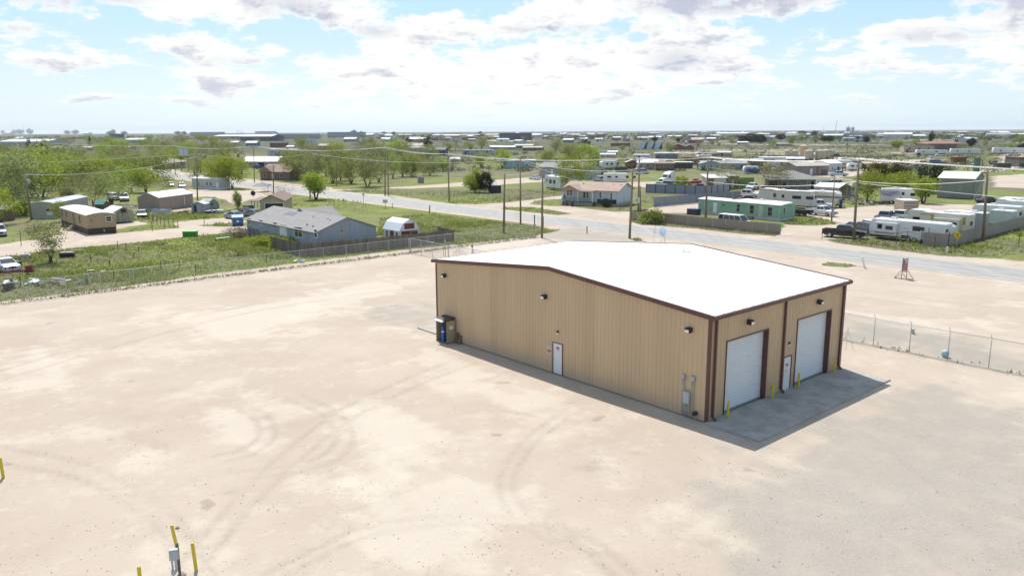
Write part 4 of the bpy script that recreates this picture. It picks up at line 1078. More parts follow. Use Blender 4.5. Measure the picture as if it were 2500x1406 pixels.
def make_tree(seed, H=7.0, R=3.4, th=1.3, clumps=46, leaves=4200, size=.16, spread=.62, stems=3, droop=0.0, shape='round', r0=.17):
    rnd = random.Random(seed); nodes = []; mb = MB()
    pts = []
    while len(pts) < clumps:
        u = [rnd.uniform(-1, 1) for _ in range(3)]; q = math.sqrt(sum(k * k for k in u))
        if q > 1 or q < .25: continue
        if shape == 'column': x, y, z = u[0] * R, u[1] * R, .4 + (u[2] + 1) / 2 * (H - .5); k = min(1, (H - z) / (H * .55)); x *= k; y *= k
        elif shape == 'vase':
            z = th + (u[2] + 1) / 2 * (H - th); k = .35 + .65 * (z - th) / (H - th); x, y = u[0] * R * k, u[1] * R * k
        else:
            cz = (H + th) / 2; hz = (H - th) / 2 * 1.02
            x, y, z = u[0] * R, u[1] * R, cz + u[2] * hz
            lump = 1 + .28 * math.sin(3 * math.atan2(y, x) + seed) * (1 if z < cz else .4)
            x *= lump; y *= lump
        pts.append(Vector((x, y, z)))
    pts.sort(key=lambda p: (p - Vector((0, 0, th))).length)
    if shape == 'column':
        mb.tube((0, 0, -.1), (0, 0, H * .7), r0, r0 * .3, 6)
    else:
        for k in range(stems):
            a = 2 * math.pi * k / stems + rnd.uniform(-.4, .4); lean = rnd.uniform(.12, .38) * (1 if stems > 1 else .15)
            base = Vector((.12 * math.cos(a), .12 * math.sin(a), -.1)) if stems > 1 else Vector((0, 0, -.1))
            top = Vector((lean * th * math.cos(a) * 1.2, lean * th * math.sin(a) * 1.2, th * rnd.uniform(.85, 1.1)))
            mid = base.lerp(top, .5) + Vector((rnd.uniform(-.08, .08), rnd.uniform(-.08, .08), 0))
            mb.tube(base, mid, r0 * (1.15 if stems == 1 else .8), r0 * .8, 6, False).tube(mid, top, r0 * .8, r0 * .62, 6, False)
            nodes.append((top, r0 * .62))
        for p in pts:
            best = min(nodes, key=lambda nd: (nd[0] - p).length + (2.0 if nd[0].z > p.z + .4 else 0))
            q, r = best; r1 = max(r * .55, .018)
            m1 = q.lerp(p, .5) + Vector((rnd.uniform(-.18, .18), rnd.uniform(-.18, .18), rnd.uniform(.0, .3)))
            mb.tube(q, m1, r * .8, (r + r1) / 2.4, 5, False).tube(m1, p, (r + r1) / 2.4, r1 * .8, 5, False)
            nodes.append((m1, (r + r1) / 2.2)); nodes.append((p, r1))
            for _ in range(3):                         # twigs
                e = p + Vector((rnd.gauss(0, 1), rnd.gauss(0, 1), rnd.gauss(.35, .7))) * spread
                mb.tube(p, e, r1 * .55, .006, 3, False)
    tm = mb.mesh('trunk', True); tm.materials.append(BARK)
    cm = None
    if leaves:
        cm = leaves_mesh(rnd, [tuple(p) for p in pts], spread, leaves, size, droop)
    return tm, cm, H
PROTO = {
 'leafy0': make_tree(11, leaves=3000, spread=.56), 'leafy1': make_tree(12, 7.4, 3.9, 1.6, 56, 3300, .16, .64, 2), 'leafy2': make_tree(13, 6.6, 3.2, 1.2, 44, 2700, .16, .62, 4), 'leafy3': make_tree(14, 8.2, 3.6, 1.8, 58, 3500, .16, .62, 1),
 'airy0': make_tree(21, 7.2, 3.5, 1.4, 52, 1900, .13, .66, 3), 'airy1': make_tree(22, 6.4, 3.4, 1.1, 46, 1500, .13, .66, 4), 'airy2': make_tree(23, 7.6, 3.0, 1.7, 48, 2300, .13, .6, 2),
 'wisp': make_tree(29, 5.4, 2.9, .95, 72, 3000, .085, .46, 4, shape='vase', r0=.085),
 'round0': make_tree(31, 5.0, 2.5, 1.5, 38, 4200, .13, .46, 3, shape='vase'), 'round1': make_tree(32, 5.0, 2.4, 1.1, 40, 4400, .13, .46, 2),
 'dense0': make_tree(41, 5.6, 2.7, .5, 60, 6000, .14, .48, 2), 'dense1': make_tree(42, 6.0, 3.2, .6, 64, 6200, .14, .52, 2),
 'column': make_tree(51, 8.5, .62, .3, 60, 2600, .13, .22, 1, shape='column'),
 'bare0': make_tree(61, 5.6, 3.6, .8, 90, 260, .09, .55, 5, shape='vase', r0=.15), 'bare1': make_tree(62, 6.0, 2.8, 1.2, 80, 380, .09, .55, 3),
 'willow': make_tree(71, 7.2, 3.0, 1.6, 54, 5200, .13, .50, 1, droop=1.1),
 'mesquite': make_tree(75, 5.6, 4.2, 1.0, 80, 2700, .11, .60, 4, shape='vase', r0=.15),
 'bush0': make_tree(81, 1.7, 1.2, .15, 22, 1500, .11, .30, 3, r0=.05), 'bush1': make_tree(82, 1.3, 1.5, .12, 24, 1500, .10, .30, 4, r0=.045),
 'twig': make_tree(85, 1.6, 1.4, .15, 50, 900, .06, .28, 5, r0=.035),
}
for k_, (tm_, cm_, h_) in PROTO.items():
    if cm_: cm_.materials.append(LEAF['green'])
_tr = random.Random(99)
def tree(kind, tint, p, h, label, group=None, name='tree', cat='tree', wide=1.0):
    tm, cm, H = PROTO[kind]; s = h / H
    t = thing(name, label, cat, (p[0], p[1], 0), _tr.uniform(0, 6.28), group)
    t.scale = (s * wide, s * wide, s)
    a = bpy.data.objects.new('trunk', tm); col.objects.link(a); a.parent = t
    if cm:
        b = bpy.data.objects.new('crown', cm); col.objects.link(b); b.parent = t
        b.material_slots[0].link = 'OBJECT'; b.material_slots[0].material = LEAF[tint]
    return t

# ------------------------------------------------------------------ poles, wires, fences
POLE = mat('pole_wood', (0.225, 0.178, 0.130), rough=.9, var=.25, scale=2, streak=.15)
def pole(label, base, h, lean=(0, 0), arms=(), transformer=None, r=.16, rz=None, group='utility poles', extra=()):
    t = thing('utility_pole', label, 'utility pole', (base.x, base.y, 0), rz if rz is not None else BYAW, group)
    top = Vector((lean[0], lean[1], h))
    at = lambda z: top * (z / h)
    MB().tube((0, 0, -.2), top, r * 1.15, r * .75, 10).obj('shaft', POLE, t, smooth=True)
    for z, w in arms:                                  # crossarms lie across the line of wires
        q = at(z)
        a = MB().box(q.x - w / 2, q.x + w / 2, q.y + .10, q.y + .22, z - .06, z + .06).obj('crossarm', POLE, t)
        for x in (-w / 2 + .12, -w / 6, w / 6, w / 2 - .12):
            MB().lathe([(.045, 0), (.06, .05), (.035, .1), (.05, .14), (.02, .2)], 8, (q.x + x, q.y + .16, z + .06)).obj('insulator', EGREY, a)
    if transformer:
        q = at(transformer)
        b = MB().lathe([(.02, -.5), (.26, -.48), (.27, .38), (.2, .46), (.05, .5)], 14, (q.x + .44, q.y, transformer)).obj('transformer', EGREY, t, smooth=True)
        MB().lathe([(.03, 0), (.05, .08), (.03, .2)], 8, (q.x + .44, q.y + .1, transformer + .47)).obj('bushing', DARK, b)
    for nm, mb, m in extra: mb.obj(nm, m, t)
    return t
WIRE = mat('wire', (0.62, 0.62, 0.60), rough=.4, metal=.1, var=0)
def wire(label, a, b, sag=1.0, r=.03, group='overhead wires'):
    a, b = Vector(a), Vector(b); mb = MB(); n = 22; prev = a
    for i in range(1, n + 1):
        f = i / n; q = a.lerp(b, f); q.z -= sag * 4 * f * (1 - f)
        mb.tube(prev, q, r, n=4, cap=False); prev = q
    return tag(mb.obj('power_line', WIRE, None), label, 'wire', group)
def panel_fence(label, pts, h, m, post_m, step, post_r=.05, group=None, proud=.06, cap=False, name='panel_fence', posts=True, tops=None):
    t = thing(name, label, 'fence', (0, 0, 0), 0, group)
    for a, b in zip(pts[:-1], pts[1:]):
        d = b - a; ln = d.length; d.normalize(); nr = Vector((-d.y, d.x, 0)); k = max(1, round(ln / step))
        if nr.dot(a) > 0: nr = -nr
        for i in range(k):
            p, q = a + d * (ln * i / k + .015), a + d * (ln * (i + 1) / k - .015)
            nn = max(2, int((q - p).length / .3)); vs = []; L2 = (q - p).length
            for j in range(nn * 4 + 1):
                off = .02 if j % 4 in (1, 2) else 0.0
                w = p + d * (L2 * j / (nn * 4)) + nr * off
                vs += [(w.x, w.y, .03), (w.x, w.y, h)]
            fs = [(2 * j, 2 * j + 2, 2 * j + 3, 2 * j + 1) for j in range(nn * 4)]
            MB().add(vs, fs).obj('panel', m, t)
        for i in range(k + 1):
            if not posts: break
            p = a + d * (ln * i / k) + nr * proud
            MB().tube((p.x, p.y, -.1), (p.x, p.y, h + .03), post_r, n=6).obj('post', post_m, t)
        MB().tube(a - nr * .04 + Vector((0, 0, h - .08)), b - nr * .04 + Vector((0, 0, h - .08)), .03, n=4).obj('rail', post_m, t)
    return t
# ------------------------------------------------------------------ the neighbourhood, left to right
def P2(A, B, px, py):
    """where a photo pixel falls on the upright wall plane through A,B: distance from A, height"""
    d = ray(px, py); e = (B - A); ln = math.hypot(e.x, e.y); ex, ey = e.x / ln, e.y / ln
    det = d.x * (-ey) + d.y * ex
    t = (A.x * (-ey) + A.y * ex) / det
    return (t * d.x - A.x) * ex + (t * d.y - A.y) * ey, CAMH + t * d.z
def inward(A, B):
    e = (B - A).normalized(); return Vector((-e.y, e.x, 0))
def RECT(A, B, x0, y0, x1, y1):
    u0, z0 = P2(A, B, x0, y1); u1, z1 = P2(A, B, x1, y0)
    return u0, z0, u1 - u0, max(.15, z1 - z0)
def F_(A, B, kind, *r, m=None): return ('f', *RECT(A, B, *r), kind, m)
def R_(B, inn, depth, kind, *r, m=None): return ('r', *RECT(B, B + inn * depth, *r), kind, m)

# blue-grey house
A, B = L(13.2, 93.4), L(13.2, 70.9); I = inward(A, B)
BLUE = wallm((0.31, 0.35, 0.40))
t = house('house', 'long blue-grey house with grey shingle roof behind a board fence', 'house', A, B, 9.2, 2.75, 4.35, BLUE, roofm((0.225, 0.215, 0.205)), over=.3, trim=WHITE,
      ops=[F_(A, B, 'win', 606, 532, 612, 550), F_(A, B, 'win', 634, 537, 641, 550), F_(A, B, 'win', 668, 543, 676, 557), F_(A, B, 'door', 684, 549, 699, 574), F_(A, B, 'win', 720, 554, 728, 578), F_(A, B, 'win', 729, 555, 737.5, 579), F_(A, B, 'win', 768.5, 560, 774, 580),
           R_(B, I, 9.2, 'batten', 854, 531, 856, 570, m=BLUE), R_(B, I, 9.2, 'panel', 828, 557, 841, 582, m=wallm((.42, .40, .36))), R_(B, I, 9.2, 'panel', 832, 561, 836, 566, m=DARK)])
# raised rear cross gable, patch of new shingles and roof vents
MB().prism([(6.2, 3.35), (9.5, 4.75), (12.8, 3.35)], (0, 4.2, 0), (1, 0, 0), (0, 0, 1), (0, 5.3, 0)).obj('rear_gable', roofm((0.225, 0.215, 0.205)), t)
for x, y in ((19.5, 3.4), (20.6, 3.2), (17.9, 1.1), (19.8, 1.0), (15.5, 3.3)):
    z = 2.75 + 1.6 * y / 4.6; MB().tube((x, y, z), (x, y, z + .32), .13, n=10).obj('roof_vent', WHITE if y > 3 else EGREY, t)
MB().prism([(0, 0), (3.0, 0), (2.6, 1.0), (1.0, 1.1), (.2, .8)], (7.2, 2.7, 2.75 + 1.6 * 2.7 / 4.6 + .112), (1, 0, 0), (0, .944, .329), (0, -.006, .018)).obj('shingle_patch', roofm((0.14, 0.14, 0.165)), t)

# weathered board fence round the blue house (boards joined into bays)
def board_fence(label, pts, h, seed, m, group=None):
    rnd = random.Random(seed); t = thing('board_fence', label, 'fence', (0, 0, 0), 0, group)
    for a, b in zip(pts[:-1], pts[1:]):
        d = b - a; ln = d.length; d.normalize(); nr = Vector((-d.y, d.x, 0)); k = max(1, round(ln / 2.4))
        for i in range(k):
            x = ln * i / k; mb = MB()
            while x < ln * (i + 1) / k - .05:
                p = a + d * x; q = p + d * .138; o = nr * rnd.uniform(-.012, .012); e = nr * .02; hh = h * rnd.uniform(.965, 1.03)
                vs = [p + o, q + o, q + o + e, p + o + e]
                mb.add([(v.x, v.y, .02) for v in vs] + [(v.x, v.y, hh) for v in vs], [(0, 3, 2, 1), (4, 5, 6, 7), (0, 1, 5, 4), (1, 2, 6, 5), (2, 3, 7, 6), (3, 0, 4, 7)])
                x += .15
            tag(mb.obj('board_bay', m, t), kind='stuff')
            p = a + d * (ln * i / k) + nr * .08
            MB().box(p.x - .05, p.x + .05, p.y - .05, p.y + .05, -.1, h + .02).obj('post', WOOD, t)
    return t
OLDB = mat('old_boards', (0.175, 0.145, 0.118), rough=.92, var=.38, scale=1.6, streak=.12); DARKB = mat('dark_boards', (0.10, 0.088, 0.082), rough=.92, var=.35, scale=1.8, streak=.12)
board_fence('weathered grey board fence along the near end of the blue-grey house', [L(10.2, 78.5), L(10.4, 68.6), L(20, 67.4), L(33.0, 67.0)], 1.75, 4, OLDB, 'board fences')
board_fence('short brown board fence behind the barn-style shed', [L(33.2, 67.2), L(34.6, 73.4)], 1.6, 6, OLDB, 'board fences')

# barn-style shed
A, B = G(978, 565), G(1005, 568); A, B = L(25.3, 73.6), L(25.3, 69.4)
MAR = wallm((0.19, 0.055, 0.045))
t = house('barn_shed', 'barn-style shed with white gambrel roof and maroon end wall', 'shed', A, B, 3.3, 2.1, 3.5, WHITE, mat('shed_roof', (0.62, 0.66, 0.70), rough=.4, var=.05), kind='gambrel', over=.12,
      ops=[('f', .5, .9, .7, .9, 'win'), ('f', 1.7, .1, .95, 1.9, 'door', MAR), ('f', 3.1, .9, .7, .9, 'win'), ('r', .25, .1, 2.8, 1.85, 'panel', MAR), ('r', .8, 2.2, 1.7, .8, 'panel', MAR)])
# loose gate frames leaning by the shed
t = thing('gate_frame', 'pale pipe gate frames leaning inside the board fence', 'gate', L(26.6, 68.6), BYAW)
for k in range(2):
    MB().tube((k * 2.6, .3 * k, .1), (k * 2.6 + 2.3, .3 * k, .1), .03).tube((k * 2.6, .3 * k, 1.9), (k * 2.6 + 2.3, .3 * k, 1.9), .03).tube((k * 2.6, .3 * k, .1), (k * 2.6, .3 * k, 1.9), .03).tube((k * 2.6 + 2.3, .3 * k, .1), (k * 2.6 + 2.3, .3 * k, 1.9), .03).obj('panel_frame', GALV, t)

# tan single-wide with brown skirting
A, B = L(-4.6, 131.0), L(-4.6, 113.0); I = inward(A, B); TANW = wallm((0.36, 0.275, 0.165)); SK = mat('brown_skirting', (0.075, 0.05, 0.042), rough=.8, var=.2, scale=3)
t = house('mobile_home', 'tan single-wide mobile home with brown skirting and white roof', 'mobile home', A, B, 4.25, 3.0, 3.3, TANW, mat('home_roof', (0.66, 0.66, 0.64), rough=.55, var=.10, scale=.7), kind='arch', over=.08, skirt=(.95, SK),
      ops=[('f', 1.2, 1.7, .5, 1.0, 'win', BROWNS), ('f', 4.2, 1.7, .6, 1.0, 'win', BROWNS), ('f', 9.0, .98, .9, 1.9, 'door', BROWNS), ('f', 13.3, 1.5, .7, 1.2, 'win', BROWNS),
           ('r', 2.75, 1.85, .95, .85, 'win'), ('r', .5, 2.0, .28, .32, 'panel', BROWNS), ('r', 2.3, .3, .2, .35, 'panel', EGREY)])
for x, y in ((5, 2), (11, 1.5)): roof_box(t, x, x + .35, y, y + .35, 3.2, 3.48)
s_ = thing('entry_steps', 'yellowish wooden entry steps at the tan mobile home', 'steps', L(-4.75, 121.8), BYAW + math.pi)
for k in range(4): MB().box(.1 + .28 * (3 - k), .1 + .28 * (4 - k), 0, 1.2, 0 + .22 * k, .22 * (k + 1)).obj('tread', mat('yellow_wood', (.42, .33, .16), rough=.8), s_)
# dirty white mobile home behind the leaning pole
A, B = G(77, 535), G(136, 534); 
t = house('mobile_home', 'dirty white mobile home with sagging silver roof behind the leaning pole', 'mobile home', A, B, 15.5, 2.8, 3.15, wallm((0.40, 0.37, 0.335)), mat('silver_roof', (0.42, 0.45, 0.49), rough=.45, var=.25, scale=.9), axis='y', kind='arch', over=.1, skirt=(.55, EGREY),
      ops=[('f', 3.0, 1.4, .6, .55, 'ac'), ('f', 2.8, .7, 1.0, .7, 'panel', WHITE)])
for k in range(5): MB().box(1.2 + .5 * (k % 2), 2.0 + .5 * (k % 2), 3 + 2.3 * k, 3.8 + 2.3 * k, 3.1, 3.25).obj('roof_junk', EGREY, t)
# portable tan shed beside the tan mobile home
A, B = G(279, 546), G(328, 542)
house('portable_shed', 'cream portable shed with white gable roof beside the dark sedan', 'shed', A, B, 5.2, 1.95, 2.75, wallm((0.34, 0.32, 0.235)), mat('home_roof', (.66, .66, .64)), axis='y', over=.12, z0=.15,
      ops=[('f', .75, .25, .05, 1.6, 'batten', DARK), ('f', 1.5, .25, .05, 1.6, 'batten', DARK), ('f', 1.95, .45, .05, 1.1, 'batten', DARK), ('f', 2.4, .25, .05, 1.6, 'batten', DARK), ('f', .75, 1.82, 1.7, .05, 'batten', DARK), ('f', 1.35, 1.95, .75, .5, 'ac', DARK)])
# greenish little shed behind
A, B = G(253, 513), G(268, 511)
house('small_shed', 'tiny shed with teal roof behind the cream portable shed', 'shed', A, B, 2.0, 1.2, 1.8, WOOD, mat('teal_roof', (.04, .20, .19), rough=.5), axis='y', over=.2)
# leaning lean-to at far left edge
A, B = G(16, 540), G(37, 537)
house('wooden_shed', 'little brown wooden shed at the edge under the big trees', 'shed', A, B, 3.0, 2.1, 2.5, wallm((0.20, 0.145, 0.095)), roofm((.16, .16, .16)), axis='y', kind='shed')

# pinkish metal shop with pale blue-white roof
A, B = G(338, 515.5), G(390, 516.5)
house('metal_shop', 'faded pink metal shop with pale blue-white roof', 'building', A, B, 11.5, 2.75, 3.75, wallm((0.325, 0.245, 0.205)), mat('pale_roof', (0.66, 0.72, 0.76), rough=.4, var=.03), axis='y', over=.12,
      ops=[('f', .1, .0, 5.1, .55, 'panel', wallm((.42, .41, .39))), ('f', 1.8, .8, 1.5, 1.2, 'panel', wallm((.25, .24, .24))), ('l', 1.2, .1, .9, 2.0, 'door'), ('l', 3.6, .1, 1.0, 2.0, 'door')])
vehicle('pickup', 'white pickup nose-on beside the pink metal shop', (.66, .66, .66), (303, 482), (305, 500), near=False)
vehicle('crew', 'white crew-cab pickup with camper top behind the box trailer', (.66, .66, .65), (392, 502), (421, 506), cap=True)
A, B = G(424, 508), G(452, 507)
t = house('box_trailer', 'white enclosed box trailer parked beside the pink metal shop', 'trailer', A, B, 4.6, 2.55, 2.62, mat('trailer_white', (.64, .64, .63), rough=.4, var=.06), RVR, axis='y', kind='flat', over=.02, z0=.55, rt=.05, ops=[('f', .15, .6, 2.2, 1.75, 'panel', WHITE)])
for y in (2.0, 2.9):
    for x in (.1, t['W'] - .1): wheel(t, x, y, .33, .2)
vehicle('suv', 'dark grey SUV half hidden behind the white box trailer', (.05, .05, .055), (458, 492), (459, 504), near=False)
# grey storage shed with its door open
A, B = G(468, 521), G(500, 521)
t = house('storage_shed', 'grey metal storage shed with one sliding door open', 'shed', A, B, 2.6, 1.75, 2.25, wallm((.30, .295, .30)), mat('shed_roof_grey', (.50, .50, .51), rough=.45), axis='y', over=.08, ops=[('f', .55, .06, .5, 1.55, 'panel', DARK), ('f', 1.1, .06, .95, 1.6, 'panel', mat('shed_door', (.42, .43, .46)))])  # dark panel paints the shade inside the open doorway
# grey fibreglass truck topper standing on a flatbed
A, B = G(507, 515), G(536, 511)
t = house('truck_camper', 'grey arched truck camper shell on the ground by the storage shed', 'camper', A, B, 2.4, .9, 2.2, wallm((.27, .275, .29)), mat('camper_grey', (.38, .39, .41), rough=.45), axis='y', kind='arch', over=.04, ops=[('f', .7, .9, 1.3, .7, 'win', EGREY)])
t = thing('flatbed', 'low grey flatbed trailer in front of the camper shell', 'trailer', G(520, 520), .5)
MB().box(-2, 2, -1, 1, .45, .55).box(-2, -1.9, -1, 1, .55, 1.0).obj('deck', EGREY, t); 
for x in (-.3, .5):
    for y in (-1, 1): wheel(t, x, y, .33, .2)
# yellow house with brown hip-and-gable roof
A, B = G(637, 524), G(693, 523); BR = roofm((0.205, 0.135, 0.105)); YW = wallm((0.44, 0.37, 0.235))
t = house('house', 'yellow house with brown roof and a dish behind the blue-grey house', 'house', A, B, 12.5, 2.7, 3.75, YW, BR, axis='y', over=.45,
      ops=[('f', .9, 1.0, 3.4, 1.15, 'garage', DARK), ('l', 5.4, .9, 1.2, 1.1, 'win', BROWNS), ('l', 7.6, .05, .95, 2.0, 'door', BROWNS), ('l', 9.6, .9, 1.0, 1.1, 'win', BROWNS)])
MB().box(-2.4, -.46, 2.8, 12.6, 2.28, 2.42).obj('porch_roof', BR, t)
for y in (3.0, 6.0, 9.2, 12.4): MB().tube((-2.2, y, 0), (-2.2, y, 2.3), .07).obj('porch_post', YW, t)
d_ = thing('satellite_dish', 'dark mesh satellite dish on the yellow house roof', 'antenna', (0, 0, 0), 0)
pp = G(619, 478, 3.4); MB().tube(pp - Vector((0, 0, .3)), pp + Vector((0, 0, .4)), .05).obj('mast', DARK, d_)
MB().loft([[(pp.x + r * math.cos(i * .524), pp.y - dd, pp.z + .5 + r * math.sin(i * .524)) for i in range(12)] for r, dd in ((.02, 0), (.28, .07), (.5, .22))], False).obj('dish', DARK, d_, smooth=True)
# box-like dark thing and small truck by the porch
t = thing('black_bin', 'black rectangular bin below the yellow house porch', 'bin', G(607, 518), BYAW); MB().box(-.9, .9, -.6, .6, 0, 1.3).obj('body', DARK, t, bevel=.05); MB().box(-.94, .94, -.64, .64, 1.302, 1.36).obj('lid', DARK, t)
vehicle('sedan', 'silver-blue sedan parked behind the blue dumpster', (.30, .34, .42), (575, 537), (547, 533))
vehicle('sedan', 'dark car between the silver sedan and the yellow house', (.035, .035, .04), (603, 528), (575, 522))
vehicle('sedan', 'dark blue-black sedan beside the cream portable shed', (.03, .035, .05), (350, 521), (346, 540), near=False)
vehicle('suv', 'silver SUV nosing into view at the edge of the lane', (.42, .43, .45), (-8, 560), (6, 592), near=False)
vehicle('sedan', 'pale silver wreck at the edge of the weedy field', (.52, .54, .58), (-22, 655), (12, 667))
# dumpsters
def dumpster(label, p, rz, rgb, w=1.8, d=1.5, h=1.7, lid=None, group='dumpsters'):
    t = thing('dumpster', label, 'dumpster', p, rz, group); m = paint(rgb)
    MB().prism([(-d / 2, .08), (d / 2, .08), (d / 2, h), (-d / 2 - .12, h * .82)], (-w / 2, 0, 0), (0, 1, 0), (0, 0, 1), (w, 0, 0)).obj('body', m, t, bevel=.02)
    MB().prism([(-d / 2 - .15, h * .82 + .01), (d / 2 + .02, h + .01), (d / 2 + .02, h + .06), (-d / 2 - .15, h * .82 + .06)], (-w / 2 - .03, 0, 0), (0, 1, 0), (0, 0, 1), (w + .06, 0, 0)).obj('lid', lid or m, t)
    for s in (-1, 1): MB().box(s * (w / 2 + .06) - .055, s * (w / 2 + .06) + .055, -.4, .4, h * .45, h * .57).obj('fork_pocket', m, t)
    MB().box(-.2, .2, -d / 2 - .075, -d / 2 - .05, .6, 1.0).obj('sticker', WHITE, t)
    return t
dumpster('blue dumpster with pale lid on the lane by the blue-grey house', G(581, 550), .35, (.03, .10, .26), lid=paint((.35, .47, .62)))
t = thing('utility_cabinet', 'bright green utility box at the grassy edge of the lane', 'utility box', G(465, 577), .05)
GRN = mat('bright_green', (0.03, 0.22, 0.02), rough=.5, var=.08)
MB().box(-1.0, 1.0, -.55, .55, 0, .75).obj('body', GRN, t, bevel=.03); MB().box(-1.06, 1.06, -.6, .6, .752, .84).obj('lid', mat('light_green', (.22, .50, .17), rough=.5, var=.05), t)
# pale tarp, plank, rubbish in the weeds
def plank(label, a, b, w, m, z=.05, th=.05):
    e = b - a; n = Vector((-e.y, e.x, 0)).normalized() * w / 2
    o = MB().add([(*(a - n).xy, z), (*(b - n).xy, z), (*(b + n).xy, z), (*(a + n).xy, z), (*(a - n).xy, z + th), (*(b - n).xy, z + th), (*(b + n).xy, z + th), (*(a + n).xy, z + th)], [(0, 3, 2, 1), (4, 5, 6, 7), (0, 1, 5, 4), (1, 2, 6, 5), (2, 3, 7, 6), (3, 0, 4, 7)]).obj('plank', m)
    return tag(o, label, 'plank')
plank('long pale board lying in the weeds near the blue-grey house', G(526, 587), G(561, 583), .5, WHITE, .25)
plank('white board lying across the blue pipe by the field fence', G(213, 668), G(231, 667), .25, WHITE, .35)
plank('short cream board in the weeds just beyond the field fence', G(244, 667), G(258, 665), .22, WHITE, .2)
plank('thin pale rod lying behind the scrap heap in the field', G(173, 616), G(203, 616), .12, WHITE, .3)
t = thing('tarp', 'crumpled pale tarp hung over rails before the pink metal shop', 'tarp', G(394, 525), .1)
r_ = random.Random(8); vs = [(-1.9 + 3.8 * i / 8, r_.uniform(-.15, .15) + .5 * j / 4, 1.15 - .9 * (1 - j / 4) + r_.uniform(-.1, .1)) for j in range(5) for i in range(9)]
MB().add(vs, [(j * 9 + i, j * 9 + i + 1, j * 9 + i + 10, j * 9 + i + 9) for j in range(4) for i in range(8)]).obj('sheet', mat('tarp_pale', (.48, .45, .42), rough=.7, var=.25, scale=2), t, smooth=True)
t = thing('blue_pipe', 'upright blue-grey pipe stub in the weeds beyond the fence', 'pipe', G(212, 692), 0); MB().tube((0, 0, 0), (.05, 0, 1.05), .17, n=10).obj('shaft', mat('pipe_blue', (.20, .27, .37), rough=.5), t, smooth=True)
# personal watercraft
def jetski():
    t = thing('jet_ski', 'black and yellow jet ski lying in the weeds', 'jet ski', G(21, 706), -1.25)
    hull = []
    for x, w, zt, zb in ((-1.4, .50, .60, .15), (-.6, .56, .66, .08), (.3, .52, .70, .06), (1.0, .32, .78, .16), (1.45, .06, .82, .45)):
        hull.append([(x, -w, zt - .08), (x, -w * .9, zt), (x, w * .9, zt), (x, w, zt - .08), (x, w * .55, zb), (x, -w * .55, zb)])
    MB().loft(hull).obj('hull', mat('ski_black', (.02, .02, .022), rough=.3, var=.1), t, smooth=False)
    MB().box(-1.42, -.35, -.57, -.50, .44, .68).box(-1.42, -.35, .50, .57, .44, .68).obj('rail', WHITE, t, bevel=.03)
    MB().loft([[(-1.2, -.2, .6), (.1, -.2, .64), (.1, .2, .64), (-1.2, .2, .6)], [(-1.1, -.13, .92), (.0, -.13, .95), (.0, .13, .95), (-1.1, .13, .92)]]).obj('seat', DARK, t, bevel=.04)
    MB().loft([[(.1, -.36, .68), (1.3, -.1, .8), (1.3, .1, .8), (.1, .36, .68)], [(.15, -.2, 1.02), (.8, -.08, .95), (.8, .08, .95), (.15, .2, 1.02)]]).obj('cowl', WHITE, t, bevel=.04)
    MB().tube((.15, -.38, 1.12), (.15, .38, 1.12), .03).tube((.25, 0, .95), (.15, 0, 1.12), .05).obj('handlebar', DARK, t)
    MB().box(-1.45, -1.38, -.42, .42, .35, .58).box(-.3, .9, -.58, -.52, .46, .62).obj('yellow_trim', mat('ski_yellow', (.62, .56, .04), rough=.4), t)
jetski()
t = thing('farm_implement', 'rusty red farm implement frame in the weeds beside the jet ski', 'farm implement', G(30, 672), .25)
RUST = mat('rusty_red', (.17, .045, .035), rough=.8, var=.3, scale=4)
MB().tube((-1.8, 0, .3), (1.6, .2, .35), .07).tube((-1.8, .8, .3), (1.4, 1.0, .35), .07).obj('beam', RUST, t)
for k in range(5): MB().tube((-1.6 + .75 * k, 0, .3), (-1.7 + .75 * k, .9, .3), .05).tube((-1.6 + .75 * k, .4, .3), (-1.5 + .75 * k, .5, 1.0 - .1 * k), .05).obj('tine', RUST, t)
MB().loft([[(1.2, .0, .2), (2.1, .1, .2), (2.1, .9, .2), (1.2, .8, .2)], [(1.4, .1, .95), (1.9, .2, 1.05), (1.9, .7, 1.05), (1.4, .7, .95)]]).obj('gearbox', RUST, t, bevel=.05)
for i, (px, py, w, lab) in enumerate(((30, 651, 1.7, 'black plastic tub in the field behind the red implement'), (165, 628, 1.6, 'dark scrap tub with grey rim under the field tree'), (60, 633, 1.2, 'pale scrap bundle in the field between tub and tree'))):
    t = thing('scrap_tub', lab, 'tub', G(px, py), .3 * i)
    MB().loft([[(-w / 2, -.4, 0), (w / 2, -.4, 0), (w / 2, .4, 0), (-w / 2, .4, 0)], [(-w / 2 - .1, -.5, .6), (w / 2 + .1, -.5, .55), (w / 2 + .1, .5, .6), (-w / 2 - .1, .5, .65)]]).obj('body', DARK if i < 2 else wallm((.42, .38, .33)), t)
    MB().box(-w / 2 + .1, w / 2 - .1, -.35, .35, .55, .70).obj('contents', EGREY, t)
def rubble(label, px, py, n, spread, seed, cols_, smax=.9):
    r = random.Random(seed); t = thing('debris_pile', label, 'debris', G(px, py), 0)
    for i in range(n):
        x, y, a, s, q = r.gauss(0, spread), r.gauss(0, spread * .5), r.uniform(0, 3), r.uniform(.25, smax), r.uniform(.06, .25)
        mb = MB().box(-s, s, -s * .3, s * .3, 0, q); ca, sa, tl = math.cos(a), math.sin(a), r.uniform(-.25, .25)
        mb.v = [(x + u * ca - v * sa, y + u * sa + v * ca, max(0, .12 + z + u * tl)) for u, v, z in mb.v]
        mb.obj('scrap_piece', cols_[i % len(cols_)], t)
TEAL = mat('teal_plastic', (.12, .36, .36), rough=.5, var=.1)
rubble('heap of grey boards and rubbish in the weeds beyond the fence', 115, 694, 18, 1.5, 2, [EGREY, WOOD, WHITE, EGREY, TEAL])
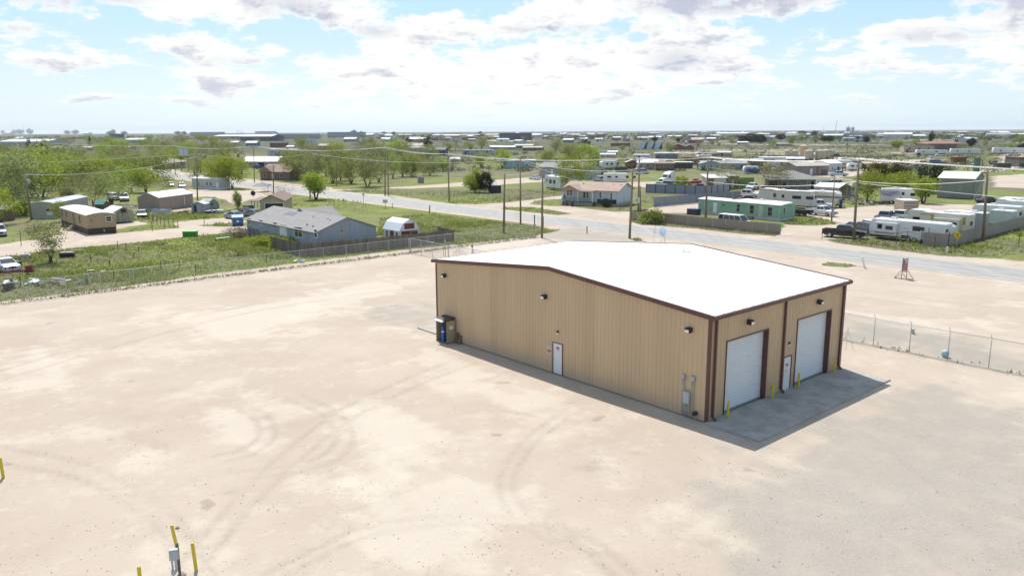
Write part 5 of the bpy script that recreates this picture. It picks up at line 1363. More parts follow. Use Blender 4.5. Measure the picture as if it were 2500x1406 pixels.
rubble('black bags and scrap beside the open storage shed', 450, 520, 14, 1.4, 3, [DARK, DARK, RUBBER], .5)
rubble('clutter of tools and tyres before the pink metal shop', 330, 507, 12, 1.5, 5, [DARK, EGREY, BROWNS], .5)
rubble('bright blue plastic scrap at the fence line', 738, 640, 4, .5, 6, [mat('blue_plastic', (.10, .35, .55), rough=.4), WHITE], .35)
rubble('low stack of dark timbers by the small trailer home', 420, 466, 8, 1.6, 9, [DARK, WOOD], 1.2)

vehicle('pickup', 'old blue pickup nosed in beside the box trailer', (.08, .12, .22), (398, 491), (412, 497), near=False)
vehicle('suv', 'white SUV under the trees behind the pink metal shop', (.62, .62, .62), (262, 488), (280, 490))
vehicle('sedan', 'grey sedan in the drive before the yellow house', (.25, .25, .26), (620, 531), (597, 529))
rubble('scattered pallets and barrels behind the cream portable shed', 262, 517, 12, 1.6, 41, [WOOD, DARK, BLUE, EGREY], .6)
rubble('white goods and scrap beside the tan mobile home', 158, 549, 8, 1.0, 42, [WHITE, EGREY, WOOD], .5)
rubble('stacked lumber and tin by the grey storage shed', 536, 516, 10, 1.4, 43, [GALV, WOOD, EGREY], 1.0)
# fence posts standing in the weeds
_i = 0
for px, py, hh in ((288,612,1.3),(308,612,1.1),(222,641,1.0),(278,684,1.1),(393,655,.9),(268,651,.8),(651,641,1.0),(478,667,1.0),(438,652,.9),(327,631,.8),(339,615,.7),(50,698,1.0),(52,600,2.2)):
    o = MB().tube((0, 0, -.1), (.04, .02, hh), .045, n=6).obj('stake', DARK); o.location = G(px, py); _i += 1
    tag(o, 'thin dark stake standing in the weedy field beyond the fence', 'post', 'stakes in the weedy field')
for px, py in ((364,540),(374,545),(384,548),(393,550),(402,553),(413,555),(424,556),(435,557),(372,563),(499,548)):
    o = MB().tube((0, 0, -.1), (0, 0, 1.45), .05, n=6).obj('fence_post', WOOD); o.location = G(px, py)
    tag(o, 'short wooden fence post standing along the dirt driveway', 'post', 'posts along the dirt driveway')

# ------------------------------------------------------------------ across the side street: trailer home, cars, houses on the left
A, B = G(470, 461), G(537, 463)
house('mobile_home', 'pale grey trailer home with patched roof under the big golden tree', 'mobile home', A, B, 4.2, 2.9, 3.1, wallm((.46, .47, .46)), mat('patched_roof', (.55, .58, .60), rough=.5, var=.25, scale=.8), kind='arch', over=.1, skirt=(.45, WHITE),
      ops=[F_(A, B, 'win', 484, 444, 487, 454), F_(A, B, 'win', 503, 445, 508, 453), F_(A, B, 'win', 512, 445, 517, 453), F_(A, B, 'door', 528, 447, 533, 461)])
vehicle('sedan', 'silver car parked in the grass by the trailer home', (.50, .52, .54), (416, 450), (418, 461), near=False)
vehicle('sedan', 'pale lilac-white car beside the silver car in the grass', (.58, .56, .62), (440, 454), (449, 461), near=False)
A, B = G(372, 413), G(424, 413)
t = house('house', 'brown-roofed house with deep open carport beside the road', 'house', A, B, 11, 3.0, 4.6, wallm((.30, .26, .22)), roofm((.26, .205, .165)), kind='hip', over=1.2, ops=[('f', 1.5, .1, 4.5, 2.4, 'garage', DARK), ('f', 9, .9, 2, 1.2, 'win')])  # dark garage panel paints the shade inside the open carport
vehicle('crew', 'dark blue pickup before the brown-roofed carport house', (.02, .03, .07), (402, 413), (427, 413))
A, B = G(636, 439), G(707, 441)
t = house('house', 'brown brick house with brown gabled roof across the road', 'house', A, B, 10, 2.9, 5.0, wallm((.22, .16, .125)), roofm((.23, .155, .125)), over=.6, ops=[F_(A, B, 'win', 643, 425, 650, 433), F_(A, B, 'door', 664, 424, 669, 437), F_(A, B, 'win', 682, 425, 694, 433)])
MB().prism([(-3.2, 2.75), (0, 4.7), (3.2, 2.75)], (3.5, -1.6, 0), (1, 0, 0), (0, 0, 1), (0, 5.5, 0)).obj('front_gable', roofm((.23, .155, .125)), t)
A, B = G(592, 410), G(676, 410)
house('house', 'low house with wide bright white metal roof', 'house', A, B, 13, 2.9, 4.8, wallm((.34, .35, .33)), mat('white_sheet_roof', (.74, .75, .75), rough=.45, var=.04), over=.6, ops=[F_(A, B, 'win', 605, 398, 613, 405), F_(A, B, 'garage', 630, 397, 645, 410), F_(A, B, 'win', 655, 398, 662, 405)])
vehicle('suv', 'blue SUV parked before the white-roofed house', (.03, .06, .22), (628, 413), (642, 412))
A, B = G(654, 386), G(724, 386)
house('apartment_block', 'long two-storey white building with white roof beyond the trees', 'building', A, B, 12, 5.2, 5.6, wallm((.52, .53, .53)), mat('white_sheet_roof', (.74, .75, .75)), kind='flat', over=.5,
      ops=[F_(A, B, 'win', 662 + k * 9, 370, 666 + k * 9, 374) for k in range(7)] + [F_(A, B, 'panel', 656, 375.5, 722, 376.5, m=EGREY)] + [F_(A, B, 'win', 662 + k * 9, 378, 666 + k * 9, 382) for k in range(7)])
t = thing('billboard', 'grey-white billboard on two poles behind the golden tree', 'billboard', G(452, 418), .35)
MB().box(-1.9, 1.9, -.1, .1, 6.2, 9.6).obj('board', wallm((.38, .40, .48)), t)
MB().box(-1.6, -.2, -.12, -.1, 6.5, 9.3).box(.2, 1.5, -.12, -.1, 6.9, 9.0).obj('poster', wallm((.50, .51, .56)), t)
for x in (-1.3, 1.3): MB().tube((x, .15, 0), (x, .15, 9.3), .15).obj('post', DARK, t)
A, B = G(641, 470), G(662, 468)
house('bus_shelter', 'little open shelter with grey roof beside the bare tree', 'shelter', A, B, 3, 1.7, 2.6, DARK, roofm((.20, .22, .23)), kind='hip', over=.4, walls=False, ops=[('f', .1, 0, .12, 1.7, 'panel', WHITE), ('f', 2.0, 0, .12, 1.7, 'panel', WHITE)])

# ------------------------------------------------------------------ middle: open lots, white house, grey houses
A, B = G(1374.7, 498), G(1508, 504.5); I = inward(A, B); WW = wallm((.52, .55, .57)); SHG = roofm((.345, .245, .185)); CSK = wallm((.36, .33, .285))
t = house('house', 'white house with tan shingle roof and railed front porch', 'house', A, B, 8.2, 3.25, 4.7, WW, SHG, over=.35, skirt=(.62, CSK),
      ops=[F_(A, B, 'win', 1384, 464, 1389.5, 478), F_(A, B, 'win', 1391.5, 464, 1397, 478), F_(A, B, 'win', 1423, 469, 1429.5, 484), F_(A, B, 'win', 1431, 469, 1437, 484), F_(A, B, 'door', 1441, 468, 1447, 490), F_(A, B, 'win', 1463, 469, 1469, 485), F_(A, B, 'win', 1489.5, 471, 1495.5, 487.5),
           F_(A, B, 'panel', 1458, 488, 1505, 496, m=NAVY), F_(A, B, 'panel', 1474, 485, 1484, 488.2, m=NAVY), F_(A, B, 'panel', 1375.5, 476, 1379.5, 485, m=DARK), R_(B, I, 8.2, 'ac', 1553, 484, 1556, 492)])
u0 = P2(A, B, 1376, 490)[0]; u1 = P2(A, B, 1455, 495)[0]; PZ = .75
MB().box(u0 + .5, u1, -1.75, -.02, PZ - .12, PZ).obj('porch_deck', WOOD, t); MB().box(u0 + .5, u1, -1.72, -1.66, 0, PZ - .12).obj('porch_skirt', CSK, t)
MB().prism([(u0 - .3, 3.15), (u0 + 2.35, 4.35), (u0 + 5.0, 3.15)], (0, -2.1, 0), (1, 0, 0), (0, 0, 1), (0, 4.6, 0)).obj('porch_gable', SHG, t)
MB().box(u0 + 4.6, u1 + .1, -2.05, .2, 3.02, 3.14).obj('porch_roof', SHG, t)
GW = mat('gable_wood', (.42, .27, .12), rough=.7, var=.15)
MB().prism([(u0 + .7, 3.22), (u0 + 2.35, 4.02), (u0 + 4.0, 3.22), (u0 + 3.7, 3.22), (u0 + 2.35, 3.85), (u0 + 1.0, 3.22)], (0, -2.16, 0), (1, 0, 0), (0, 0, 1), (0, .05, 0)).box(u0 + .7, u0 + 4.0, -2.16, -2.11, 3.18, 3.24).obj('gable_truss', GW, t)
for x in (u0 + .5, u0 + 4.3, u1): MB().box(x - .07, x + .07, -1.75, -1.61, PZ, 3.1).obj('porch_post', WHITE, t)
def railing(x0, x1, y0, y1, z, m):
    mb = MB(); n = max(2, int(math.hypot(x1 - x0, y1 - y0) / .16))
    for i in range(n + 1):
        x, y = x0 + (x1 - x0) * i / n, y0 + (y1 - y0) * i / n; mb.box(x - .02, x + .02, y - .02, y + .02, z, z + .9)
    if abs(x1 - x0) > abs(y1 - y0): mb.box(x0, x1, y0 - .03, y0 + .03, z + .9, z + .98)
    else: mb.box(x0 - .03, x0 + .03, min(y0, y1), max(y0, y1), z + .9, z + .98)
    mb.obj('railing', m, t)
RGB_ = mat('rail_blue', (.24, .30, .36), rough=.6, var=.05)
railing(u0 + 2.1, u0 + 4.2, -1.66, -1.66, PZ, RGB_); railing(u0 + 4.4, u1 - .1, -1.66, -1.66, PZ, RGB_); railing(u0 + .5, u0 + .5, -1.6, -.1, PZ, RGB_)
for k in range(4): MB().box(u0 + .75, u0 + 1.95, -1.75 - .28 * (k + 1), -1.75 - .28 * k, 0, PZ - .19 * (k + 1)).obj('porch_step', WOOD, t)
for x in (u0 + .7, u0 + 2.0): MB().tube((x, -1.8, PZ + .9), (x, -2.95, .9), .045).tube((x, -2.95, 0), (x, -2.95, .95), .05).obj('stair_rail', RGB_, t)
for x, y in ((3.5, 2.6), (8, 2.8), (10.5, 2.8), (12.3, 2.7)): roof_box(t, x, x + .3, y, y + .3, 3.9, 4.4, 'roof_vent', DARK)
bt = thing('trash_cart', 'dark wheeled cart at the foot of the porch steps', 'bin', G(1397, 504), 0); MB().loft([[(-.25, -.3, 0), (.25, -.3, 0), (.25, .3, 0), (-.25, .3, 0)], [(-.32, -.36, .95), (.32, -.36, .95), (.32, .36, .95), (-.32, .36, .95)]]).obj('body', DARK, bt); MB().box(-.34, .34, -.38, .38, .952, 1.02).obj('lid', DARK, bt)
tree('bush1', 'dark', G(1480, 506), 1.1, 'small dark shrub against the white house skirting', name='shrub', cat='shrub')
tree('leafy1', 'bright', G(1402, 466), 9.6, 'big bright green tree between the white house and the grey house', wide=.95)
# grey L-shaped house behind it
A, B = G(1316, 434), G(1427, 437); GRW = wallm((.30, .33, .355)); GRR = roofm((.215, .21, .20))
t = house('house', 'grey two-wing house with wooden stair behind the big bright tree', 'house', A, B, 9, 3.7, 5.1, GRW, GRR, over=.4, ops=[F_(A, B, 'win', 1319, 414, 1323, 420), F_(A, B, 'win', 1328.5, 415, 1332, 421), F_(A, B, 'door', 1345, 414, 1350, 427), F_(A, B, 'win', 1353, 414, 1357, 419)])
MB().prism([(0, 0), (4.2, 3.0), (4.2, 2.75), (.35, 0)], (6.0, -1.3, 0), (1, 0, 0), (0, 0, 1), (0, .9, 0)).obj('stair', WOOD, t)
MB().tube((4.6, 4, 4.6), (4.6, 4, 6.3), .22).obj('chimney', DARK, t)
A2, B2 = G(1426, 438.5), G(1467, 435.5)
house('house_wing', 'pale grey gabled house end wall behind the white house', 'house', A2, B2, 10, 3.7, 5.0, wallm((.36, .40, .44)), GRR, axis='y', over=.35, ops=[F_(A2, B2, 'win', 1435, 415, 1438, 419), F_(A2, B2, 'win', 1440, 415, 1443, 419), F_(A2, B2, 'win', 1460, 413, 1463, 418), F_(A2, B2, 'batten', 1428, 424, 1465, 424.6)])
# caravans and cars there
def rvpx(label, x0, y0, x1, y1, **k): return rv(label, G(x0, y0), G(x1, y1), **k)
rvpx('white fifth-wheel camper parked nose-on beyond the lawn', 1327, 462, 1368, 466, kind='fifth', H=3.7, ops=[('f', 2.6, 1.7, 1.1, 1.1, 'win'), ('f', 4.4, 1.7, 1.0, 1.1, 'win'), ('f', 1.2, 2.2, .5, .7, 'win'), ('f', 2.2, .9, 3.2, .12, 'stripe', EGREY)])
rvpx('long white travel trailer behind the tan-roofed house', 1474, 448.5, 1534, 448.5, H=3.1, ops=[('f', 1.0, 1.7, 1.2, .6, 'win'), ('f', 3.4, 1.7, .8, .6, 'win'), ('f', 6.6, 1.6, .9, .8, 'win'), ('f', 8.8, 1.6, .8, .7, 'win'), ('f', 1, 1.15, 8, .07, 'stripe', BROWNS)], flip=True)
vehicle('suv', 'white and dark SUV between grey house and travel trailer', (.42, .45, .50), (1468, 445), (1444, 442))
vehicle('sedan', 'white coupe with dark windows parked across the side lawn', (.60, .62, .64), (1313, 440), (1288, 438))
rvpx('old white camper bus beyond the grey houses', 1469, 414, 1508, 413, H=3.4, ops=[('f', 2.0, 1.8, 1.0, .8, 'win'), ('f', 4.2, 1.8, 1.0, .8, 'win'), ('f', 7, 1.7, .7, 1.0, 'win')], kind='travel')
A, B = G(1240, 412), G(1308, 410)
house('mobile_home', 'pale teal trailer home behind the brush', 'mobile home', A, B, 4.5, 3.3, 3.5, wallm((.34, .46, .48)), RVR, kind='arch', over=.1, ops=[F_(A, B, 'win', 1262, 401, 1267, 406), F_(A, B, 'win', 1284, 400, 1289, 405)])
# black canopy with white top
t = thing('canopy', 'black-sided canopy with white top beside the dark green shrub', 'canopy', G(1208, 471), .3)
MB().loft([[(-1.3, -1.3, 2.0), (1.3, -1.3, 2.0), (1.3, 1.3, 2.0), (-1.3, 1.3, 2.0)], [(-.3, -.3, 2.7), (.3, -.3, 2.7), (.3, .3, 2.7), (-.3, .3, 2.7)]]).obj('top', mat('canopy_white', (.55, .56, .62), rough=.7), t)
MB().box(-1.28, 1.28, -1.28, -1.24, .1, 2.0).box(-1.28, -1.24, -1.24, 1.24, .1, 2.0).box(1.24, 1.28, -1.24, 1.24, .1, 2.0).obj('side_sheet', DARK, t)
for x in (-1.3, 1.3):
    for y in (-1.3, 1.3): MB().tube((x, y, 0), (x, y, 2.0), .04).obj('leg', DARK, t)
tree('dense0', 'bright', G(1160, 470), 5.6, 'rounded bright green tree at the corner of the open lot')
tree('dense1', 'dark', G(1184, 471), 5.6, 'dark evergreen right behind the bright rounded tree', wide=.75)
o = MB().box(-.9, .9, -.7, .7, 0, 1.9).obj('well_house', wallm((.28, .26, .25)), bevel=.04); o.location = G(1027, 447); o.rotation_euler = (0, .06, .3); tag(o, 'lone grey box standing on the green lot', 'shed')
r_ = random.Random(17)
for k, (px, py) in enumerate(((1276,476),(1282,475),(1289,473),(1304,469),(1311,468),(1335,467),(1343,471),(1190,480),(1203,477),(1150,485))):
    rock(G(px, py), r_.uniform(.7, 1.1), 'pale stone in the row across the open grass lot', k, 'pale stones across the open lot')

# ------------------------------------------------------------------ right: walls, trailers, the camper yard
TW = mat('tan_sheet_wall', (.30, .245, .19), rough=.65, var=.07, scale=.5, streak=.3); BGF = mat('blue_grey_sheet', (.205, .235, .285), rough=.6, var=.06, scale=.6)
panel_fence('tan sheet-metal wall along the road in front of the green trailer', [L(78.5, 68.6), L(73.8, 68.3), L(74.7, 39.2)], 1.62, TW, TW, 2.4, .03, 'sheet-metal yard walls', posts=False)
t = thing('green_sign', 'small fluorescent green sign on the end of the tan wall', 'sign', L(74.6, 39.1), BYAW + .15); MB().box(-.35, .35, -.08, -.05, 1.15, 1.65).obj('board', mat('fluo_green', (.16, .72, .05), rough=.6, var=.05), t); MB().box(-.24, .24, -.085, -.08, 1.32, 1.36).box(-.2, .2, -.085, -.08, 1.44, 1.48).obj('print_line', mat('fluo_dim', (.14, .55, .06), var=0), t)
panel_fence('blue-grey panel fence with dark posts behind the white house', [G(1577, 471), G(1722, 477), G(1780, 472)], 2.3, BGF, DARK, 2.5, .07, 'sheet-metal yard walls', proud=.05)
panel_fence('blue-grey corrugated fence beside the green trailer', [G(1595, 505.5), G(1708, 495), G(1808, 488)], 2.0, mat('blue_grey_sheet2', (.235, .25, .285), rough=.6, var=.08), BGF, 2.6, .03, 'sheet-metal yard walls', posts=False)
A, B = L(91.8, 66.8), L(90.5, 48.6); I = inward(A, B); GT = wallm((.25, .40, .30))
t = house('mobile_home', 'mint green single-wide trailer home with white roof', 'mobile home', A, B, 4.4, 2.75, 2.95, GT, mat('home_roof', (.66, .66, .64)), kind='arch', over=.12, skirt=(.55, wallm((.50, .51, .52))),
      ops=[F_(A, B, 'win', 1720, 494, 1727, 508), F_(A, B, 'door', 1741, 495, 1751, 519), F_(A, B, 'panel', 1764, 499, 1769, 502, m=DARK), F_(A, B, 'win', 1797, 498, 1808, 518, m=RVC), F_(A, B, 'win', 1829, 501, 1842, 522, m=RVC), F_(A, B, 'door', 1851, 502, 1863, 529, m=wallm((.50, .49, .47))), F_(A, B, 'win', 1873, 506, 1887, 528, m=RVC),
           R_(B, I, 4.4, 'win', 1911, 507, 1918, 525, m=RVC), R_(B, I, 4.4, 'panel', 1902, 506, 1904, 534, m=RVC)])
roof_box(t, 6.5, 7.1, 1.8, 2.4, 2.9, 3.2, 'roof_vent', DARK)
s_ = thing('entry_steps', 'small wooden steps at the green trailer door', 'steps', L(90.0, 54.6), BYAW + math.pi)
for k in range(3): MB().box(.0 + .28 * (2 - k), .28 * (3 - k), 0, 1.1, 0, .2 * (k + 1)).obj('tread', WOOD, s_)
vehicle('van', 'white passenger van parked behind the tan wall', (.66, .67, .67), L(78.4, 52.6), L(78.2, 46.9), near=False)
t = thing('trash_cart', 'dark blue bin with boards against the green trailer', 'bin', L(89.3, 66.0), BYAW); MB().box(-.7, .7, -1.1, 1.1, 0, 1.1).obj('body', NAVY, t, bevel=.04); MB().prism([(0, 0), (.12, 0), (.5, 1.25), (.38, 1.25)], (-.85, -.6, 0), (1, 0, 0), (0, 0, 1), (0, .12, 0)).obj('leaning_board', WOOD, t)
# semi tractor
def semi():
    a, b = G(1645, 448), G(1616, 450); d = (b - a).normalized(); t = thing('semi_tractor', 'white semi tractor with sleeper cab in the open field', 'truck', (a + b) / 2, math.atan2(d.y, d.x))
    m = paint((.66, .67, .68))
    MB().loft([[(x, -w_, z0_), (x, w_, z0_), (x, w_ * k, z1_), (x, -w_ * k, z1_)] for x, w_, z0_, z1_, k in ((3.3, .85, .7, 1.5, .85), (3.0, 1.0, .6, 1.75, .85), (1.5, 1.05, .6, 1.95, .9))]).obj('bonnet', m, t, bevel=.06)
    MB().loft([[(x, -1.15, .6), (x, 1.15, .6), (x, 1.15, z1_), (x, -1.15, z1_)] for x, z1_ in ((1.6, 1.95), (1.0, 2.9), (.0, 3.6), (-1.6, 3.75))]).obj('cab', m, t, bevel=.08)
    MB().loft([[(1.53, -1.0, 2.05), (1.53, 1.0, 2.05), (1.58, 1.0, 2.05), (1.58, -1.0, 2.05)], [(1.03, -.9, 2.78), (1.03, .9, 2.78), (1.10, .9, 2.78), (1.10, -.9, 2.78)]]).obj('windscreen', GLASS, t)
    for s in (-1, 1): MB().box(.2, 1.1, s * 1.16 - .012, s * 1.16 + .012, 1.9, 2.6).obj('side_window', GLASS, t); MB().tube((-1.75, s * 1.0, .8), (-1.75, s * 1.0, 3.9), .09).obj('exhaust_stack', CHROME, t); MB().box(-.4, .9, s * 1.1 - .25, s * 1.1 + .05, .35, .75).obj('fuel_tank', CHROME, t)
    MB().box(3.2, 3.36, -.6, .6, .75, 1.5).obj('grille', DARK, t); MB().box(3.25, 3.5, -1.1, 1.1, .35, .65).obj('bumper', CHROME, t); MB().box(-4.4, -1.6, -.45, .45, .75, .95).obj('frame', DARK, t)
    for x in (2.4, -2.9, -3.9):
        for y in (-1.0, 1.0): wheel(t, x, y, .5, .3)
semi()
vehicle('sedan', 'white sedan behind the blue-grey panel fence', (.60, .61, .62), (1601, 456), (1621, 457))
vehicle('suv', 'dark grey hatchback behind the blue-grey panel fence', (.06, .06, .065), (1625, 457), (1645, 458))
tree('round1', 'bright', G(1664, 461), 3.6, 'bright yellow-green bush behind the panel fence', name='shrub', cat='shrub')
vehicle('sedan', 'magenta sedan parked behind the panel fence', (.25, .03, .16), (1722, 462), (1688, 461))
vehicle('pickup', 'pinkish red pickup behind the magenta sedan', (.42, .05, .08), (1716, 452), (1686, 452))
A, B = G(1727, 464), G(1772, 464)
t = house('patched_house', 'white-fronted house with rough white patched roof', 'house', A, B, 9, 3.2, 3.6, wallm((.50, .49, .47)), mat('rough_white_roof', (.62, .61, .58), rough=.7, var=.3, scale=2.5), kind='shed', over=.5, ops=[('f', .0, .0, 1.6, 3.0, 'panel', wallm((.20, .13, .095))), ('f', 4.2, 1, .9, 1.2, 'win')])
A, B = G(1773, 461), G(1804, 460)
house('tan_cabin', 'tan wooden cabin joined behind the patched-roof house', 'house', A, B, 6, 3.4, 3.9, wallm((.30, .225, .15)), roofm((.36, .33, .29)), kind='shed', over=.4, ops=[('f', 3.6, 1.1, .9, 1.3, 'win'), ('f', 1.7, .1, .6, 2.3, 'door', RVC)])
o = MB().box(0, 3.9, -.06, .06, .1, 3.0).obj('green_screen', wallm((.17, .26, .07))); o.location = G(1805, 461); o.rotation_euler = (0, 0, 0); tag(o, 'grass green screen panel between cabin and white truck', 'panel')
vehicle('crew', 'white dually pickup with raised hood beside the green screen', (.64, .65, .66), (1860, 461), (1832, 467))
vehicle('pickup', 'maroon pickup under the spreading mesquite', (.13, .025, .04), (1901, 463), (1872, 463))
vehicle('crew', 'white pickup with a rack behind the blue-grey corrugated fence', (.60, .61, .61), (1798, 482), (1843, 484))
vehicle('sedan', 'magenta red car behind the green trailer roof', (.33, .02, .06), (1816, 493), (1845, 493))

# house with grey hip roof and cluttered porch
A, B = G(1890, 463), G(1990, 463)
t = house('house', 'grey hip-roofed house with a cluttered open porch', 'house', A, B, 10, 2.9, 4.9, wallm((.27, .27, .27)), roofm((.23, .215, .195)), kind='hip', over=1.6, ops=[('f', 9.5, .05, 1.0, 2.2, 'garage', DARK), ('f', 2, .9, 1.2, 1.2, 'win'), ('f', 5.5, .9, 1.2, 1.2, 'win')])
for k in range(6): MB().tube((.5 + 2.6 * k, -1.4, 0), (.5 + 2.6 * k, -1.4, 2.85), .07).obj('porch_post', wallm((.50, .49, .46)), t)
rubble('clutter of chairs and household goods on the open porch', 1945, 467, 26, 3.4, 12, [WHITE, DARK, NAVY, BROWNS, EGREY, BLUE], .45)
A, B = G(1944, 430), G(2022, 428)
house('mobile_home', 'grey-brown mobile home with wooden deck beyond the porch house', 'mobile home', A, B, 8, 3.4, 4.4, wallm((.28, .25, .235)), roofm((.42, .37, .31)), over=.4, ops=[F_(A, B, 'win', 1966, 409, 1971, 416), F_(A, B, 'door', 1977, 412, 1984, 427), F_(A, B, 'panel', 1992, 407, 2000, 427, m=BROWNS), F_(A, B, 'panel', 2004, 414, 2020, 427, m=wallm((.18, .12, .12)))])
A, B = G(2020, 420), G(2052, 419)
house('house', 'small white house with white roof behind the white-blue pickup', 'house', A, B, 8, 3.2, 4.3, wallm((.50, .51, .53)), RVR, over=.4, ops=[F_(A, B, 'win', 2030, 408, 2034, 414), F_(A, B, 'door', 2044, 407, 2049, 418, m=DARK)])
vehicle('crew', 'white and blue pickup parked beside the mobile home deck', (.52, .56, .62), (2029, 431), (2070, 431))
vehicle('suv', 'dark teal SUV above the white carport', (.035, .07, .085), (2021, 457), (1999, 457))
vehicle('suv', 'white van-like SUV beside the dark teal one', (.66, .66, .66), (2048, 454), (2023, 454))
# white carport with open dark end
A, B = G(1986, 484), G(2046, 488)
t = house('carport', 'long white-roofed metal carport with dark open end', 'carport', A, B, 5.6, 2.7, 3.5, RVC, RVR, over=.15, walls=False)
MB().box(0, t['W'], .02, .06, 1.1, 2.7).box(0, t['W'], 5.5, 5.54, .1, 2.7).obj('side_sheet', wallm((.42, .38, .34)), t)
for k in range(5):
    for y in (.05, 5.5): MB().tube((t['W'] * k / 4, y, 0), (t['W'] * k / 4, y, 2.7), .05).obj('post', GALV, t)
rubble('dark machinery stored in the open end of the carport', 2055, 489, 14, 1.6, 21, [DARK, EGREY, DARK], .9)
rvpx('white travel trailer with dark swooshes beside the carport', 2064, 484, 2090, 485, H=3.3, ops=[('f', 1.2, .8, .8, 2.0, 'door'), ('f', 2.4, 1.8, .9, .7, 'win'), ('f', 2.2, 1.2, 1.6, .14, 'stripe', NAVY)])
WIN = lambda u, z, w, h: ('f', u, z, w, h, 'win')
# fifth wheels and trailers behind the green trailer
rvpx('cream fifth-wheel camper with yellowed roof edge behind the green trailer', 1846, 503, 1976, 511, H=3.6, kind='fifth', body=RVC, ops=[WIN(3.6, 2.0, .6, .9), WIN(5.4, 2.0, .6, .7), WIN(7.6, 1.9, 1.9, .7), WIN(10.4, 1.9, 1.6, .7), ('f', .4, 3.38, 12.4, .1, 'yellowed_edge', AGED), ('r', .8, 1.7, .5, 1.0, 'win')])
rv('low white trailer roof showing just behind the green trailer', L(97.6, 62.0), L(96.9, 51.5), H=2.75, ops=[WIN(1, 1.6, 1, .6)])
rvpx('old white travel trailer with brown stripe behind the white pickups', 1964, 503, 2043, 508, H=3.3, flip=True, body=RVC, ops=[('f', .6, 1.95, 8.6, .35, 'stripe', BROWNS), ('f', .6, 2.5, 8.6, .06, 'stripe', EGREY), WIN(1.2, 1.7, 1.2, .6)])
vehicle('pickup', 'white pickup with cap parked behind the other white pickup', (.66, .66, .66), (1976, 510), (2022, 511), cap=True)
vehicle('pickup', 'white regular-cab pickup nose toward the yard drive', (.68, .68, .67), (1968, 524), (2027, 530))
t = thing('utility_trailer', 'black flat utility trailer behind the white pickup', 'trailer', G(1952, 527), BYAW - 1.35)
MB().box(-2.2, 2.2, -1, 1, .55, .68).box(-2.2, 2.2, -1, -.95, .68, 1.05).box(-2.2, 2.2, .95, 1, .68, 1.05).box(-2.2, -2.15, -.95, .95, .68, 1.9).obj('deck', DARK, t)
for x in (-.2, .7):
    for y in (-1.1, 1.1): wheel(t, x, y, .35, .2)
t = thing('barrel', 'two stacked dark blue plastic barrels on the lawn', 'barrel', G(2052, 508), 0)
for z in (0, .92): MB().lathe([(.27, z), (.31, z + .1), (.31, z + .42), (.325, z + .45), (.31, z + .48), (.31, z + .8), (.26, z + .9)], 14).obj('shell', mat('barrel_blue', (.03, .05, .19), rough=.4, var=.1), t, smooth=True)
t = thing('white_tyre', 'white painted tyre lying on edge near the carport', 'tyre', G(2080, 491), .4)
n_ = 16; MB().loft([[((.42 + q * .17 * math.cos(k)) * math.cos(i * 2 * math.pi / n_), .17 * math.sin(k) * q, .45 + (.42 + q * .17 * math.cos(k)) * math.sin(i * 2 * math.pi / n_)) for i in range(n_)] for k, q in ((0, 1), (1.57, 1), (3.14, 1), (4.71, 1), (6.28, 1))], False).obj('ring', WHITE, t, smooth=True)
rubble('patio clutter with white chairs under the willow', 2122, 499, 26, 2.1, 31, [DARK, DARK, WHITE, NAVY, BROWNS], .6)
def chair(label, p, rz):
    t = thing('patio_chair', label, 'chair', p, rz, 'white patio chairs')
    MB().box(-.25, .25, -.25, .25, .40, .45).obj('seat', WHITE, t); MB().box(-.25, .25, .22, .27, .45, .9).obj('backrest', WHITE, t)
    for x in (-.23, .23):
        for y in (-.23, .23): MB().tube((x, y, 0), (x, y, .4), .025).obj('leg', WHITE, t)
chair('white plastic chair at the edge of the patio clutter', G(2113, 500), .4); chair('second white chair tipped beside the patio clutter', G(2128, 501), 2.2)
# travel trailer with dark awning, under the yellow-green trees
rvpx('white travel trailer with dark awning under the yellow-green trees', 2150, 497, 2231, 499, H=3.3, flip=True, ops=[('f', 3.8, .8, .8, 2.0, 'door'), WIN(5.6, 1.7, 1.0, .7), WIN(8.8, 1.6, .6, .8), ('f', 4.8, 1.1, 4.4, .06, 'stripe', EGREY)])
t = thing('awning', 'dark striped awning sagging off the travel trailer', 'awning', G(2158, 499), heading(G(2150, 497), G(2231, 499)))
MB().add([(-1, 0, 2.9), (2.8, 0, 2.9), (2.8, -2.2, 2.1), (.8, -2.4, 1.85), (-1, -2.2, 2.15), (-1, -2.2, 2.1), (2.8, -2.2, 2.05)], [(0, 1, 2, 3, 4)]).obj('canvas', mat('awning_dark', (.05, .05, .07), rough=.7, var=.3), t)
for x in (-1, 2.8): MB().tube((x, -2.2, 0), (x, -2.2, 2.1), .04).obj('pole', DARK, t)
# grey-green metal barn
A, B = G(2287, 483), G(2374, 487); I = inward(A, B); GM = wallm((.245, .25, .225))
house('metal_barn', 'grey-green metal barn with cream roof beyond the camper yard', 'building', A, B, 11, 4.6, 5.9, GM, mat('cream_roof', (.70, .69, .60), rough=.45, var=.03), over=.25, ops=[('r', .0, .0, .35, 4.5, 'panel', DARK), ('f', .1, .0, 7.3, .12, 'panel', DARK)])
